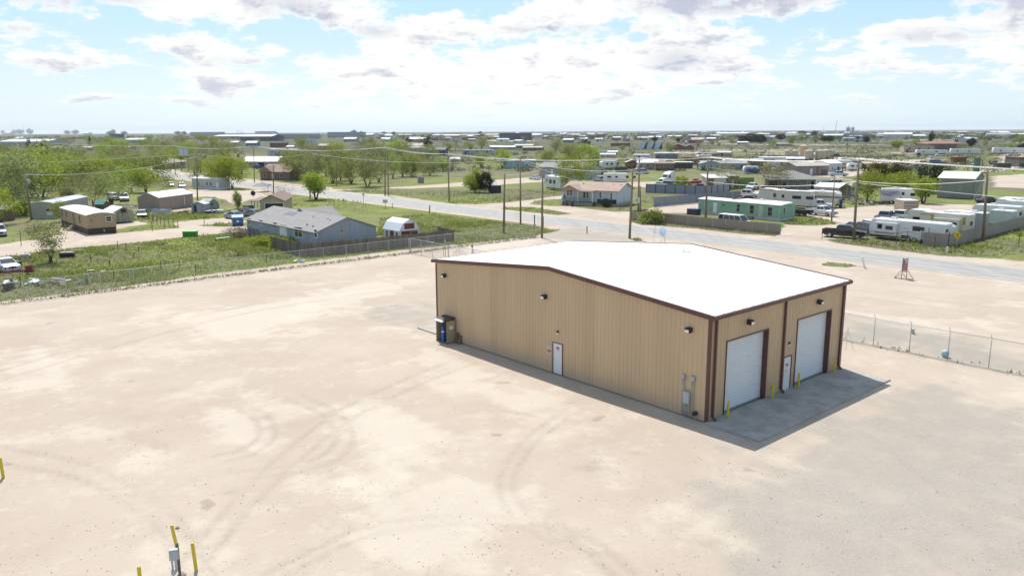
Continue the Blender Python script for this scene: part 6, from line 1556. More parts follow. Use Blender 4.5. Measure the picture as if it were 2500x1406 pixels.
# small tan enclosed trailer
A, B = G(2205, 521), G(2241, 521)
t = house('cargo_trailer', 'tan enclosed cargo trailer standing in the dirt yard', 'trailer', A, B, 4.2, 2.4, 2.5, mat('tan_trailer', (.33, .265, .205), rough=.5, var=.05), RVR, axis='y', kind='flat', over=.02, rt=.05, z0=.4, ops=[('f', .05, .95, 2.8, .07, 'stripe' if False else 'panel', RVC), ('f', .05, 1.6, 2.8, .07, 'panel', RVC)])
for y in (1.7, 2.5):
    for x in (.08, t['W'] - .08): wheel(t, x, y, .33, .2)
vehicle('crew', 'silver crew-cab pickup seen from behind in the yard', (.34, .33, .33), (2142, 546), (2180, 536), near=False)
vehicle('crew', 'white crew-cab pickup seen from behind beside the campers', (.64, .64, .64), (2180, 544), (2215, 534), near=False)
vehicle('crew', 'black crew-cab pickup parked along the road verge', (.012, .011, .016), (2014, 579), (2103, 585))
vehicle('suv', 'dark grey SUV behind the black pickup', (.045, .05, .058), (2088, 568), (2133, 577))
vehicle('suv', 'white SUV behind the dark grey one', (.64, .65, .66), (2104, 563), (2145, 570))
vehicle('sedan', 'silver sedan just behind the black pickup cab', (.42, .44, .46), (2065, 561), (2100, 566))
# the big camper row behind the pipe rail
def YX(px, py, X):
    d = ray(px, py); c, s = math.cos(BYAW), math.sin(BYAW); o = -BX * c - BY * s
    t = (X - o) / (d.x * c + d.y * s); return (t * d.x - BX) * -s + (t * d.y - BY) * c
def row(X, px, py, y1): return L(X, YX(px, py, X)), L(X - .3, y1)
A, B = L(80.9, 28.6), L(80.5, 18.0)
rv('long white travel trailer with slide-out right behind the pipe rail', A, B, W=2.6, H=3.0, ac=(.28,), slide=(1.1, 4.3, .75, 2.5, .55),
   ops=[('f', 1.5, 1.55, .75, .75, 'win', None, .55), ('f', 2.7, 1.5, 1.1, .6, 'win', None, .55), ('f', 1.2, .95, 2.9, .10, 'stripe', NAVY, .55), ('f', 5.0, 1.85, .8, .10, 'stripe', EGREY), ('f', 4.8, .62, 1.2, .25, 'stripe', NAVY), ('f', 6.2, .45, 1.35, 2.15, 'door'), ('f', 7.1, 1.75, .9, .55, 'win'), ('f', 7.0, 1.1, 1.0, .08, 'stripe', EGREY), ('f', 8.55, .6, .08, 1.7, 'stripe', NAVY), ('f', 8.7, 1.3, 1.1, .12, 'stripe', NAVY), ('r', .4, 1.7, .9, .5, 'win')])
rv('cream fifth-wheel with rust-stained roof edge in the camper row', *row(91.0, 2206, 545, 18.6), W=2.6, H=3.5, kind='fifth', body=RVC, ac=(.62,), slide=(4.6, 8.3, .8, 2.7, .6),
   ops=[WIN(1.3, 2.0, 1.1, .6), ('f', 5.0, 1.6, 1.2, .65, 'win', None, .6), ('f', 6.8, 1.6, 1.2, .65, 'win', None, .6), ('f', 2.4, 2.98, 2.0, .16, 'stained_edge', AGED), ('f', 4.0, 2.3, .35, .7, 'stained_edge', AGED), ('f', 8.5, 1.9, .4, 1.1, 'stained_edge', AGED), ('r', .8, 1.7, 1.0, .7, 'win')])
rv('flat white roof panel of a pop-up between the front campers', *row(85.0, 2285, 560, 18.6), W=1.4, H=2.35, ac=(), wheels=True)
rv('dark grey travel trailer with white blaze in the camper row', *row(98.0, 2300, 530, 19.0), W=2.6, H=3.2, body=RVG, ac=(.7,), ops=[WIN(2.3, 1.8, 1.0, .7), ('f', 1.0, 1.2, 2.6, 1.4, 'blaze', RVW)])
rv('pale blue-grey box trailer at the end of the camper row', *row(108.0, 2408, 530, 18.2), W=2.5, H=2.9, body=mat('pale_teal', (.44, .50, .50), rough=.4, var=.05), ops=[('f', .8, .7, .05, 2.1, 'stripe', EGREY), ('f', 2.4, .7, .05, 2.1, 'stripe', EGREY)])
rv('white and silver travel trailer farther along the camper row', *row(112.0, 2372, 510, 18.4), W=2.6, H=3.3, ac=(.4,), ops=[('f', .6, 1.3, 5.4, .12, 'stripe', EGREY), ('f', .6, 1.9, 5.4, .4, 'stripe', mat('rv_silver', (.48, .50, .51), rough=.35)), WIN(4, 1.7, 1.2, .6), ('r', .6, 1.7, 1.2, .7, 'win')])
rv('white fifth-wheel next to last in the camper row', *row(120.0, 2424, 495, 18.5), W=2.6, H=3.6, kind='fifth', ac=(.55,), ops=[WIN(2.2, 1.9, 1.2, .6), WIN(4.4, 1.9, 1.2, .6)])
rv('white travel trailer last in the camper row by the barn', *row(129.0, 2436, 485, 18.6), W=2.6, H=3.4, ac=(.5,), ops=[WIN(2, 1.9, 1.2, .6), WIN(5.5, 1.9, 1.2, .6)])
rv('small white camper tucked beside the last fifth-wheel', *row(114.5, 2452, 520, 18.2), W=2.4, H=2.7, ac=())
vehicle('sedan', 'dark car half hidden at the back of the camper row', (.03, .03, .05), (2402, 497), (2434, 496))
panel_fence('tan sheet-metal wall along the camper row', [L(78.6, 20.0), L(78.7, 16.7), L(90, 16.9), L(140, 17.4)], 1.85, mat('taupe_sheet', (.285, .25, .225), rough=.65, var=.08, scale=.5, streak=.3), DARK, 2.5, .05, 'sheet-metal yard walls', posts=False)
for lx, ly in ((78.5, 20.1), (78.5, 16.6)):
    o = MB().tube((0, 0, -.1), (0, 0, 2.2), .05, n=6).obj('fence_post', DARK); o.location = L(lx, ly); tag(o, 'dark steel post at the front corner of the camper row wall', 'post', 'corner posts of the camper wall')
# pipe rail along the verge
t = thing('pipe_rail_fence', 'rusty two-rail pipe fence along the road verge', 'fence', (0, 0, 0), 0)
PIPE = mat('rusty_pipe', (.12, .07, .055), rough=.7, var=.3, scale=4)
pts = [G(2006.5, 584), G(2060, 587), G(2116, 590), G(2188, 596), G(2214, 592), G(2281, 606)]
for p in pts: MB().tube((p.x, p.y, -.1), (p.x, p.y, 1.65), .045, n=8).obj('post', PIPE, t)
for z in (1.55, .85):
    for a, b in zip(pts[:-1], pts[1:]): MB().tube((a.x, a.y, z), (b.x, b.y, z), .032, n=6).obj('rail', PIPE, t)
# diamond warning sign
t = thing('warning_sign', 'yellow diamond warning sign at the camper wall corner', 'sign', G(2334.5, 606), -.42)
MB().tube((0, 0, -.1), (0, 0, 2.25), .03, n=8).obj('post', GALV, t)
YS = mat('sign_yellow', (.68, .40, .01), rough=.5, var=.04)
b_ = MB().prism([(0, -.62), (.48, 0), (0, .62), (-.48, 0)], (0, -.05, 1.75), (1, 0, 0), (0, 0, 1), (0, -.02, 0)).obj('board', YS, t)
MB().prism([(-.05, -.28), (.05, -.28), (.05, .02), (.16, .02), (0, .26), (-.16, .02), (-.05, .02)], (0, -.071, 1.75), (1, 0, 0), (0, 0, 1), (0, -.006, 0)).obj('arrow_symbol', mat('sign_dark_yellow', (.30, .17, .01), var=0), b_)  # arrow symbol in a darker yellow than the board
# white stub posts
for px, py, hh, tilt, lab in ((2312, 617, .75, .0, 'short white marker post beside the warning sign'), (2111, 654, 1.35, -.30, 'leaning white post in the dirt across from the camper yard'), (1048, 521, 1.5, .10, 'dark leaning post stub beside the road near the barn-style shed')):
    o = MB().lathe([(.11, -.1), (.11, hh), (.08, hh + .04)], 10).obj('marker_post', WHITE if 'white' in lab else WOOD); o.location = G(px, py); o.rotation_euler = (0, tilt, 0); tag(o, lab, 'post')
o = MB().tube((0, 0, -.1), (.03, 0, 1.7), .05, n=6).obj('marker_post', DARK); o.location = G(2487, 596); tag(o, 'thin dark post standing alone in the grass by the camper wall', 'post')
# real-estate style sign on a pipe stand
def yard_sign():
    a, b = G(2183, 679), G(2230, 683); rz = heading(a, b)
    t = thing('yard_sign', 'narrow red and white sign on an angled pipe stand', 'sign', (a + b) / 2, rz + .0)
    w = (b - a).length / 2
    RP = mat('stand_pipe', (.19, .14, .115), rough=.7, var=.2)
    for x, y in ((-.22, -.22), (.22, .22)): MB().tube((x, y, 0), (x, y, 2.3), .035, n=6).obj('upright', RP, t)
    MB().tube((-w, 0, .04), (w, 0, .04), .035).tube((-w, 0, .04), (-.22, -.22, 1.0), .03).tube((w, 0, .04), (.22, .22, 1.0), .03).tube((-.22, -.22, .7), (.3, .1, .04), .025).tube((-w, 0, .04), (-.22, -.22, .5), .025).obj('brace', RP, t)
    n = Vector((.22, .22, 0)).normalized(); o = Vector((n.y, -n.x, 0))
    wht = mat('sign_pale', (.45, .40, .38), rough=.6, var=.2, scale=5); rd = mat('sign_dull_red', (.36, .07, .075), rough=.6, var=.15, scale=5)
    bd = MB().prism([(-.28, .75), (.28, .75), (.28, 2.25), (-.28, 2.25)], o * .012, n, (0, 0, 1), o * .02).obj('board', wht, t)
    MB().prism([(-.27, 1.02), (.27, 1.02), (.27, 1.72), (-.27, 1.72)], o * .033, n, (0, 0, 1), o * .004).obj('red_panel', rd, bd)
    MB().prism([(-.26, 1.78), (-.06, 1.78), (-.06, 2.0), (-.26, 2.0)], o * .033, n, (0, 0, 1), o * .004).obj('print_block', DARK, bd)
    for k in range(3): MB().prism([(-.2, 1.15 + .19 * k), (.2, 1.15 + .19 * k), (.2, 1.22 + .19 * k), (-.2, 1.22 + .19 * k)], o * .038, n, (0, 0, 1), o * .003).obj('print_line', wht, bd)
yard_sign()
# blue and white rounded bag / tub by the right fence, weeds and stake
t = thing('plastic_tub', 'round blue and white plastic tub lying against the right-hand fence', 'tub', L(23.1, -3.7), BYAW)
MB().lathe([(.10, 0), (.22, .06), (.26, .28), (.21, .48), (.08, .54)], 14).obj('shell', mat('tub_blue', (.36, .52, .58), rough=.4, var=.35, scale=4), t, smooth=True)
t = thing('grey_box', 'small grey box with its shadow beyond the right-hand fence', 'utility box', L(28.2, .6), .4); MB().box(-.13, .13, -.1, .1, 0, .34).obj('body', EGREY, t, bevel=.02); MB().box(-.15, .15, -.12, .12, .342, .37).obj('lid', EGREY, t)
t = thing('wire_stake', 'thin wire tripod stakes in the dirt by the right-hand fence', 'stake', L(20.2, 2.0), 0)
for k in (0, 2.1, 4.2): MB().tube((.45 * math.cos(k), .45 * math.sin(k), 0), (0, 0, 1.5), .012, n=4).obj('leg', GALV, t)

# ------------------------------------------------------------------ posts and poles
WBOX = MB().box(-.35, .35, -.30, -.16, 2.9, 3.9)
poles = {}
def P_(key, label, bx, by, tx, ty, **k):
    b = G(bx, by); h = HT(b, tx, ty); e = Vector(b); 
    t_ = G(tx, ty, h); dl = t_ - b; c, s = math.cos(-BYAW), math.sin(-BYAW)
    lean = (dl.x * c - dl.y * s, dl.x * s + dl.y * c)
    lean = (max(-.9, min(.9, lean[0])), max(-.9, min(.9, lean[1])))
    pole(label, b, h, lean=lean, **k)
    c, s = math.cos(BYAW), math.sin(BYAW)
    poles[key] = Vector((b.x + lean[0] * c - lean[1] * s, b.y + lean[0] * s + lean[1] * c, h))
P_('f1', 'far pole on the road verge beside the green lot, paired', 940, 478, 940, 360, arms=((-.5 + 12, 2.4),))
P_('f1b', 'second pole of the pair beside the green lot', 948, 478, 946, 362, r=.14)
P_('f2', 'single pole in the grass lot left of the evergreen', 1097, 493, 1093, 376, arms=((10.3, 2.4),))
P_('n1', 'leaning pole with a stub arm near the chain-link corner', 1230, 570, 1232, 424, r=.17)
P_('n2', 'thin tall pole on the near road verge', 1271, 547, 1270, 388, arms=((10.6, 2.0),), r=.14)
P_('n3', 'pale two-tone pole with its shadow in front of the road', 1323, 581, 1325, 408, r=.16)
P_('n4', 'leaning brown pole on the near verge before the concrete strip', 1537, 582, 1545, 412, arms=((9.9, 2.4),), r=.17)
P_('f3', 'pole with white service box at the start of the tan wall', 1558, 535, 1561, 386, arms=((10.5, 2.0),), extra=(('service_box', WBOX, WHITE),))
P_('s3', 'short stub pole beside the white service box', 1564, 537, 1563, 455, r=.15)
P_('f4', 'pole in front of the green trailer, through the tan wall line', 1722, 552, 1729, 384, arms=((11.0, 2.4),), transformer=None, r=.17)
P_('s5', 'slim pole with meter box beside the white pickups', 2030, 541, 2038, 430, r=.12, extra=(('meter_box', MB().box(-.25, .25, -.25, -.12, .9, 2.3), EGREY),))
P_('f5', 'tall brown pole in the verge beside the black pickup', 2084, 587, 2097, 388, arms=((11.3, 2.4),), r=.18)
P_('f6', 'dark guyed pole at the tan wall of the camper row', 2400, 589, 2411, 414, arms=((9.7, 2.6),), r=.20)
P_('l1', 'leaning pole with a grey transformer before the dirty white mobile home', 77, 537, 60, 424, transformer=7.0, r=.18)
P_('l2', 'pole beside the dirt side street by the trailer home', 482, 488, 480, 372, r=.15)
P_('l3', 'dark pole rising behind the bare tree', 668, 492, 667, 402, r=.14)
P_('l4', 'pole on the near verge beside the bright round tree', 757, 485, 756, 372, r=.15, arms=((10.6, 2.0),))
P_('l5', 'far pole across the road by the brown brick house', 621, 445, 619, 357, r=.15, arms=((11, 2.0),))
P_('l6', 'far pole on the road verge by the carport house', 428, 424, 423, 356, r=.15, arms=((10.3, 2.0),))
P_('l7', 'far slim pole among the trees across the road', 821, 455, 822, 374, r=.13)
P_('x1', 'lone dark pole near the tank battery', 2035, 404, 2034, 368, r=.16)
P_('x2', 'dark stub pole before the grey teal house', 1831, 410, 1829, 375, r=.16)
P_('x3', 'far pole standing in the open green field', 2068, 375, 2070, 322, r=.16, arms=((12, 2.4),))
P_('x4', 'far pole in the field behind the A-frame roofs', 1537, 372, 1537, 333, r=.16)
P_('x5', 'far pole at the edge of the green field', 1877, 385, 1879, 325, r=.16)
E0 = L(78, -120, 11.5); W0 = L(68, 620, 11.0)
offs = (-.9, .1, 1.0)
def span(name, a, b, sag, n=3, dz=0.0):
    for k in range(n):
        o = L(offs[k], 0) - L(0, 0); lab = ('outer', 'middle', 'inner')[k] + ' overhead wire from ' + name
        wire(lab, a + o + Vector((0, 0, dz)), b + o + Vector((0, 0, dz)), sag)
def PT(k, dz=0): return poles[k] + Vector((0, 0, dz))
span('the far western poles to the carport house pole', W0, PT('l6'), 1.2, 2)
span('the carport house pole to the brick house pole', PT('l6'), PT('l5'), 1.0, 2)
span('the brick house pole to the paired poles', PT('l5'), PT('f1'), 1.1, 3)
span('the paired poles to the grass lot pole', PT('f1'), PT('f2'), .5, 3)
span('the grass lot pole to the service box pole', PT('f2'), PT('f3'), .9, 3)
span('the service box pole to the green trailer pole', PT('f3'), PT('f4'), .35, 3)
span('the green trailer pole to the black pickup pole', PT('f4'), PT('f5'), .5, 3)
span('the black pickup pole off past the camper row', PT('f5'), L(80, -70, 11.2), 1.2, 3)
wire('low service wire from the verge pole to the green trailer pole', PT('n4', -.3), PT('f4', -3.6), .8)
wire('upper service wire crossing the road to the service box pole', PT('n4', -.2), PT('f3', -.8), .3)
wire('low cable along the tan wall to the black pickup pole', PT('f4', -4.0), PT('f5', -3.2), .7)
wire('low cable from the black pickup pole past the camper wall', PT('f5', -3.4), L(79, -60, 6.5), .9)
wire('lowest cable from the green trailer pole to the meter pole', PT('f4', -1.6), PT('s5', -.2), .6)
wire('cable from the meter pole across to the guyed pole', PT('s5', -.3), PT('f6', -1.5), .8)
wire('service wire from the thin tall pole to the white house', PT('n2', -.4), G(1512, 466, 3.2), .5)
wire('service wire from the pale two-tone pole to the leaning stub-arm pole', PT('n3', -.3), PT('n1', -.2), .3)
wire('long wire from the thin tall pole to the leaning brown pole', PT('n2', -.2), PT('n4', -.2), .8)
wire('long wire from the near verge pole to the thin tall pole', PT('l4', -.2), PT('n2', -.2), 1.2)
wire('upper wire crossing the left trees from the leaning transformer pole', L(-60, 250, 9.0), PT('l2', -.4), 1.5)
wire('wire from the side street pole to the near verge pole', PT('l2', -.3), PT('l4', -.3), 1.2)
wire('wire from the transformer pole to the side street pole', PT('l1', -.2), PT('l2', -1.0), 1.3)
for k in range(2): wire(('upper', 'lower')[k] + ' guy wire of the dark guyed pole', PT('f6', -.3 - .8 * k), G(2370 + 8 * k, 500), 0.0, .02)
# posts by the road
for px, py, hh, r, lab in ((1305, 552, 1.9, .10, 'dark gate post beside the pale two-tone pole'), (1326, 556, 1.9, .10, 'second dark gate post just behind the pale two-tone pole'), (1433, 570, 1.15, .08, 'short grey post on the near road verge'), (958, 509, 1.1, .06, 'short post beside the boxed post on the verge')):
    o = MB().tube((0, 0, -.1), (.0, 0, hh), r, n=8).obj('post', WOOD); o.location = G(px, py); tag(o, lab, 'post')
t = thing('wire_gate', 'thin wire gate between the two dark posts', 'gate', G(1305, 552), heading(G(1305, 552), G(1326, 556)))
w_ = (G(1326, 556) - G(1305, 552)).length
MB().tube((.1, 0, 1.4), (w_ - .1, 0, 1.4), .02).tube((.1, 0, .2), (w_ - .1, 0, .2), .02).tube((w_ * .5, 0, .2), (w_ * .5, 0, 1.4), .02).tube((.1, 0, .2), (.1, 0, 1.4), .02).obj('frame', GALV, t)
for px, py, lab in ((941, 509, 'white box on a dark post at the road verge'), (888, 500, 'small sign on a thin post at the road verge'), (453, 483, 'white street sign on a thin post by the side street')):
    t = thing('mailbox' if 'box' in lab else 'street_sign', lab, 'mailbox' if 'box' in lab else 'sign', G(px, py), .4)
    MB().tube((0, 0, -.1), (0, 0, 1.2 if 'box' in lab else 2.4), .05).obj('post', WOOD if 'box' in lab else GALV, t)
    if 'box' in lab: MB().box(-.45, .45, -.25, .25, 1.2, 1.85).obj('box', wallm((.46, .47, .47)), t, bevel=.05)
    else: MB().box(-.3, .3, -.03, .03, 2.0, 2.55).obj('board', WHITE, t)
# ------------------------------------------------------------------ trees placed by hand: kind, tint, foot pixel, crown-top row, width factor, label
def T(kind, tint, bx, by, ty, label, wide=1.0, group='neighbourhood trees', name='tree', cat='tree', far=None):
    p = G(bx, by); return tree(kind, tint, p, max(.8, HT(p, bx, ty)), label, group, name, cat, wide)
T('wisp', 'sage', 125, 641, 536, 'thin spring-green tree alone in the weedy field', 1.08)
T('leafy3', 'sage', 37, 523, 362, 'tall grey-green tree towering over the dirty white mobile home')
T('leafy0', 'bright', 2, 549, 462, 'bright green tree cut by the edge of the picture', 1.1)
T('bush0', 'bright', 56, 526, 496, 'bright bush against the dirty white mobile home', name='shrub', cat='shrub')
T('leafy2', 'bright', 152, 541, 490, 'small bright tree at the back corner of the tan mobile home', .8)
T('dense1', 'olive', 168, 499, 459, 'dark olive evergreen behind the tan mobile home', .9)
T('bare1', 'olive', 228, 502, 440, 'bare grey tree behind the cream portable shed', 1.1)
T('airy1', 'green', 272, 500, 415, 'airy green tree beside the pink metal shop', 1.1)
T('leafy1', 'bright', 322, 470, 402, 'bright leafy tree behind the pink metal shop roof')
T('leafy2', 'bright', 357, 471, 408, 'second bright leafy tree behind the pink metal shop')
T('bare1', 'olive', 223, 406, 366, 'dark bare tree standing beyond the grey thicket')
T('leafy3', 'gold', 541, 460, 368, 'tall golden-green tree over the pale trailer home', 1.1)
T('leafy1', 'bright', 567, 461, 384, 'yellow-green tree leaning over the end of the trailer home')
T('leafy0', 'green', 503, 453, 390, 'green tree behind the pale trailer home', 1.1)
T('round1', 'bright', 427, 407, 383, 'small bright yellow-green tree beside the carport house')
T('airy2', 'sage', 474, 427, 377, 'grey-green tree below the billboard', 1.2)
T('airy0', 'rust', 684, 404, 374, 'brownish budding tree before the two-storey white building', 1.1)
T('leafy1', 'green', 722, 441, 361, 'large pale green tree beside the brown brick house', .9)
T('leafy0', 'sage', 780, 453, 374, 'grey-green tree at the end of the brick house lot')
T('leafy3', 'green', 832, 441, 356, 'tall green tree behind the pile of scrap in the far lot')
T('leafy1', 'sage', 897, 456, 378, 'wide many-stemmed green tree at the edge of the green lot', 1.15)
T('airy2', 'green', 960, 436, 371, 'slender airy tree beside the paired poles', .8)
T('leafy2', 'green', 983, 432, 382, 'left of two forked trees on the green lot edge', .95)
T('leafy0', 'green', 1004, 431, 376, 'right of two forked trees on the green lot edge')
T('leafy2', 'sage', 1050, 429, 392, 'low broad grey-green tree behind the green lot', 1.4)
T('round1', 'bright', 1081, 419, 388, 'bright bush-like tree beside the white tent')
for i, (bx, by, ty, k, c, lab) in enumerate(((812, 447, 388, 'leafy2', 'green', 'green tree left of the scrap pile lot'), (858, 449, 385, 'leafy0', 'green', 'green tree right of the scrap pile lot'), (925, 446, 392, 'airy1', 'green', 'airy green tree just left of the paired poles'), (940, 425, 375, 'leafy1', 'sage', 'pale broad tree behind the paired poles'), (1025, 420, 380, 'leafy3', 'green', 'tall green tree behind the forked pair'), (1060, 416, 378, 'airy2', 'sage', 'thin pale tree right of the forked pair'), (795, 430, 372, 'leafy1', 'sage', 'broad pale tree behind the roadside lime tree'), (762, 432, 378, 'leafy2', 'green', 'green tree between brick house and lime tree'), (1105, 415, 382, 'airy0', 'olive', 'olive tree behind the white tent'), (590, 425, 385, 'leafy2', 'green', 'green tree between golden tree and white-roofed house'))):
    T(k, c, bx, by, ty, lab, 1.1)
T('bare0', 'olive', 681, 499, 449, 'wide bare many-stemmed tree behind the blue-grey house', 1.75)
T('round0', 'bright', 771, 488, 424, 'bright lime-green round tree at the roadside', 1.2)
T('dense0', 'green', 580, 509, 467, 'upright green shrub at the yellow house corner', .55)
T('airy1', 'green', 583, 624, 584, 'small feathery sapling in the weeds before the blue-grey house', .8)
T('leafy0', 'bright', 1226, 411, 364, 'bright green tree left of the teal trailer home')
T('leafy2', 'green', 1176, 410, 371, 'round green tree beyond the open lots', 1.0)
T('leafy1', 'green', 1334, 411, 364, 'broad green tree behind the grey two-wing house', 1.1)
T('leafy3', 'green', 1392, 413, 346, 'tallest green tree of the clump behind the grey houses', 1.0)
T('leafy0', 'bright', 1432, 411, 352, 'bright green tree at the right of the clump behind the grey houses', 1.1)
T('airy0', 'olive', 1770, 462, 398, 'brownish spring tree behind the patched-roof house', .9)
T('mesquite', 'olive', 1893, 463, 398, 'wide spreading mesquite over the porch house', 1.2)
T('willow', 'bright', 2117, 492, 408, 'drooping bright willow beside the tall brown pole')
T('leafy2', 'bright', 2176, 490, 423, 'yellow-green tree over the awning trailer', 1.0)
T('leafy0', 'bright', 2205, 489, 421, 'taller yellow-green tree behind the awning trailer', .9)
T('round0', 'bright', 2253, 497, 437, 'yellow-green round tree before the grey-green barn', 1.2)
T('dense1', 'rust', 2138, 456, 397, 'rust-tinged juniper behind the willow', 1.1)
T('dense0', 'rust', 2188, 454, 401, 'rust-brown juniper in the middle of the yard trees', 1.2)
T('dense1', 'dark', 2272, 472, 400, 'large dark juniper beside the grey-green barn', 1.0)
T('bush0', 'green', 1592, 546, 514, 'leafy green bush against the start of the tan wall', 1.3, name='shrub', cat='shrub')
for i, (bx, by, ty, w) in enumerate(((576, 578, 556, 1.6), (604, 581, 556, 1.8), (640, 584, 560, 1.6), (676, 590, 563, 1.7), (706, 596, 572, 1.5))):
    T('twig', 'brush', bx, by, ty, ('first', 'second', 'third', 'fourth', 'fifth')[i] + ' grey leafless brush clump along the blue-grey house, counted from the lane', w, name='brush', cat='shrub')
for i, (bx, by, ty) in enumerate(((622, 594, 578), (652, 599, 576), (688, 604, 580), (716, 608, 588))):
    T('bush1', 'bright', bx, by, ty, ('first', 'second', 'third', 'last')[i] + ' bright green weed clump before the blue-grey house, counted from the lane', 1.4, name='weed_clump', cat='shrub')
for bx, by, ty, k in ((71, 379, 338, 1), (76, 379, 336, .9), (88, 379, 345, .9), (94, 379, 341, .9), (104, 377, 346, 1.6), (220, 356, 332, 1)):
    T('column', 'dark', bx, by, ty, 'narrow dark cypress on the left side beyond the thicket', k * 1.1, 'row of dark cypresses', 'cypress')
for bx, by, ty in ((1812, 350, 330), (1835, 350, 325), (1857, 351, 328), (1907, 343, 326), (1988, 333, 319), (2012, 347, 332), (2026, 347, 331), (1958, 333, 319)):
    T('dense1', 'dark', bx, by, ty, 'dark evergreen in the far right-hand plain', 1.15, 'far dark evergreens')
for bx, by, ty, k in ((1787, 351, 336, 1.2), (1930, 356, 331, .8), (1956, 345, 324, 1.0), (1751, 347, 338, 1.1), (2240, 357, 343, 1.8), (2490, 351, 331, 1.4), (1176, 363, 335, 1.0), (1361, 359, 338, 1.0), (1755, 358, 349, 1.2), (1630, 365, 347, .8)):
    T('leafy2', 'green', bx, by, ty, 'lone green tree in the far plain behind the houses', k, 'far green trees')
T('dense1', 'gold', 2190, 362, 343, 'yellow-green rounded tree beside the far brown house', 1.6)
T('dense0', 'dark', 2274, 347, 322, 'tall dark tree behind the far brown house', .6)
for bx, by, ty, k in ((48, 328, 317, 1.9), (73, 328, 315, 1.2), (36, 328, 318, 1.6), (165, 328, 319, 1.6), (185, 328, 318, 1.7), (277, 329, 317, 1.1), (267, 329, 321, 1.6), (304, 329, 321, 1.8), (435, 329, 321, 2.0), (864, 329, 318, 1.3), (882, 329, 321, 1.4), (938, 329, 322, 1.7), (961, 329, 322, 1.6), (8, 328, 319, 1.2), (450, 329, 321, 1.5), (1172, 329, 321, 1.3), (675, 328, 323, 1.8)):
    T('dense0', 'dark', bx, by, ty, 'dark round tree standing up on the hazy skyline', k, 'dark skyline trees')
# the thicket on the left and the wooded streets beyond it: one tree at a time
r_ = random.Random(7)
KT = [('leafy0', 'green'), ('leafy1', 'green'), ('airy0', 'sage'), ('airy1', 'olive'), ('airy2', 'sage'), ('leafy2', 'green'), ('leafy3', 'sage'), ('bare1', 'olive'), ('leafy1', 'bright'), ('leafy0', 'sage'), ('airy0', 'green')]
LOOK = {'green': 'mid green', 'sage': 'pale grey-green', 'bright': 'bright yellow-green', 'olive': 'thin olive-brown'}
for row_, (by, xs_, hh) in enumerate(((482, (66, 112), 8.5), (467, (92, 150, 196, 250), 8), (452, (16, 74, 128, 180, 236, 286), 8), (441, (48, 104, 160, 212, 262, 316, 366), 8.5), (430, (10, 84, 140, 196, 300, 346), 8), (420, (40, 118, 168, 250, 330), 8), (410, (20, 96, 150, 280, 318, 350), 7.5), (400, (60, 180, 260, 310), 7.5))):
    for x in xs_:
        k, c = KT[r_.randrange(len(KT))]
        p = G(x + r_.uniform(-14, 14), by + r_.uniform(-4, 4)); h = hh * r_.uniform(.65, 1.5)
        tree(k, c, p, h, LOOK[c] + ' tree in the ' + ('front', 'second', 'third', 'fourth', 'fifth', 'sixth', 'seventh', 'last')[row_] + ' row of the thicket behind the mobile homes', 'thicket trees', wide=1.25)
ZONE = ((250, 'near the cypresses'), (420, 'beyond the pink metal shop'), (560, 'beyond the golden tree'), (720, 'behind the white-roofed house'), (860, 'behind the brick house lot'), (3000, 'beyond the green lot'))
for row_, (by, xs_, hh) in enumerate(((398, (420, 455, 490, 520, 548, 700, 745, 770, 800, 850, 905, 930, 1010, 1040), 8), (388, (395, 430, 470, 505, 535, 575, 735, 775, 820, 870, 915, 960, 975), 8.5), (378, (250, 300, 370, 410, 450, 485, 520, 560, 830, 880, 955, 990), 9),
                    (368, (140, 190, 240, 285, 340, 390, 425, 465, 500, 535, 725, 890), 9), (359, (120, 165, 210, 255, 305, 355, 400, 440, 480, 515, 640, 690), 9), (351, (20, 130, 175, 230, 280, 330, 380, 420, 450, 500, 545, 600), 9.5), (344, (60, 110, 150, 210, 260, 320, 360, 420, 475, 520, 640), 10))):
    for x in xs_:
        k, c = KT[r_.randrange(len(KT))]
        p = G(x + r_.uniform(-12, 12), by + r_.uniform(-3, 3)); h = hh * r_.uniform(.65, 1.4)
        tree(k, c, p, h, LOOK[c] + ' tree ' + [z for q, z in ZONE if x < q][0] + ', ' + ('first', 'second', 'third', 'fourth', 'fifth', 'sixth', 'seventh')[row_] + ' row back across the road', 'street trees across the road', wide=1.2)

for i in range(80):
    x = r_.uniform(900, 2500); y = r_.uniform(334, 372)
    if 1900 < x < 2200 and y > 350: continue
    k, c = r_.choice((('leafy0', 'green'), ('leafy2', 'sage'), ('dense0', 'dark'), ('leafy1', 'olive'), ('bare1', 'olive')))
    tree(k, c, G(x, y), r_.uniform(4.5, 8), LOOK.get(c, 'dark') + ' small tree on the far plain, ' + [z for q, z in ((1250, 'left of the navy warehouse'), (1550, 'right of the navy warehouse'), (1750, 'around the red barns'), (2060, 'around the tank battery'), (9999, 'beyond the camper yard')) if x < q][0], 'trees dotted over the far plain', wide=1.2)

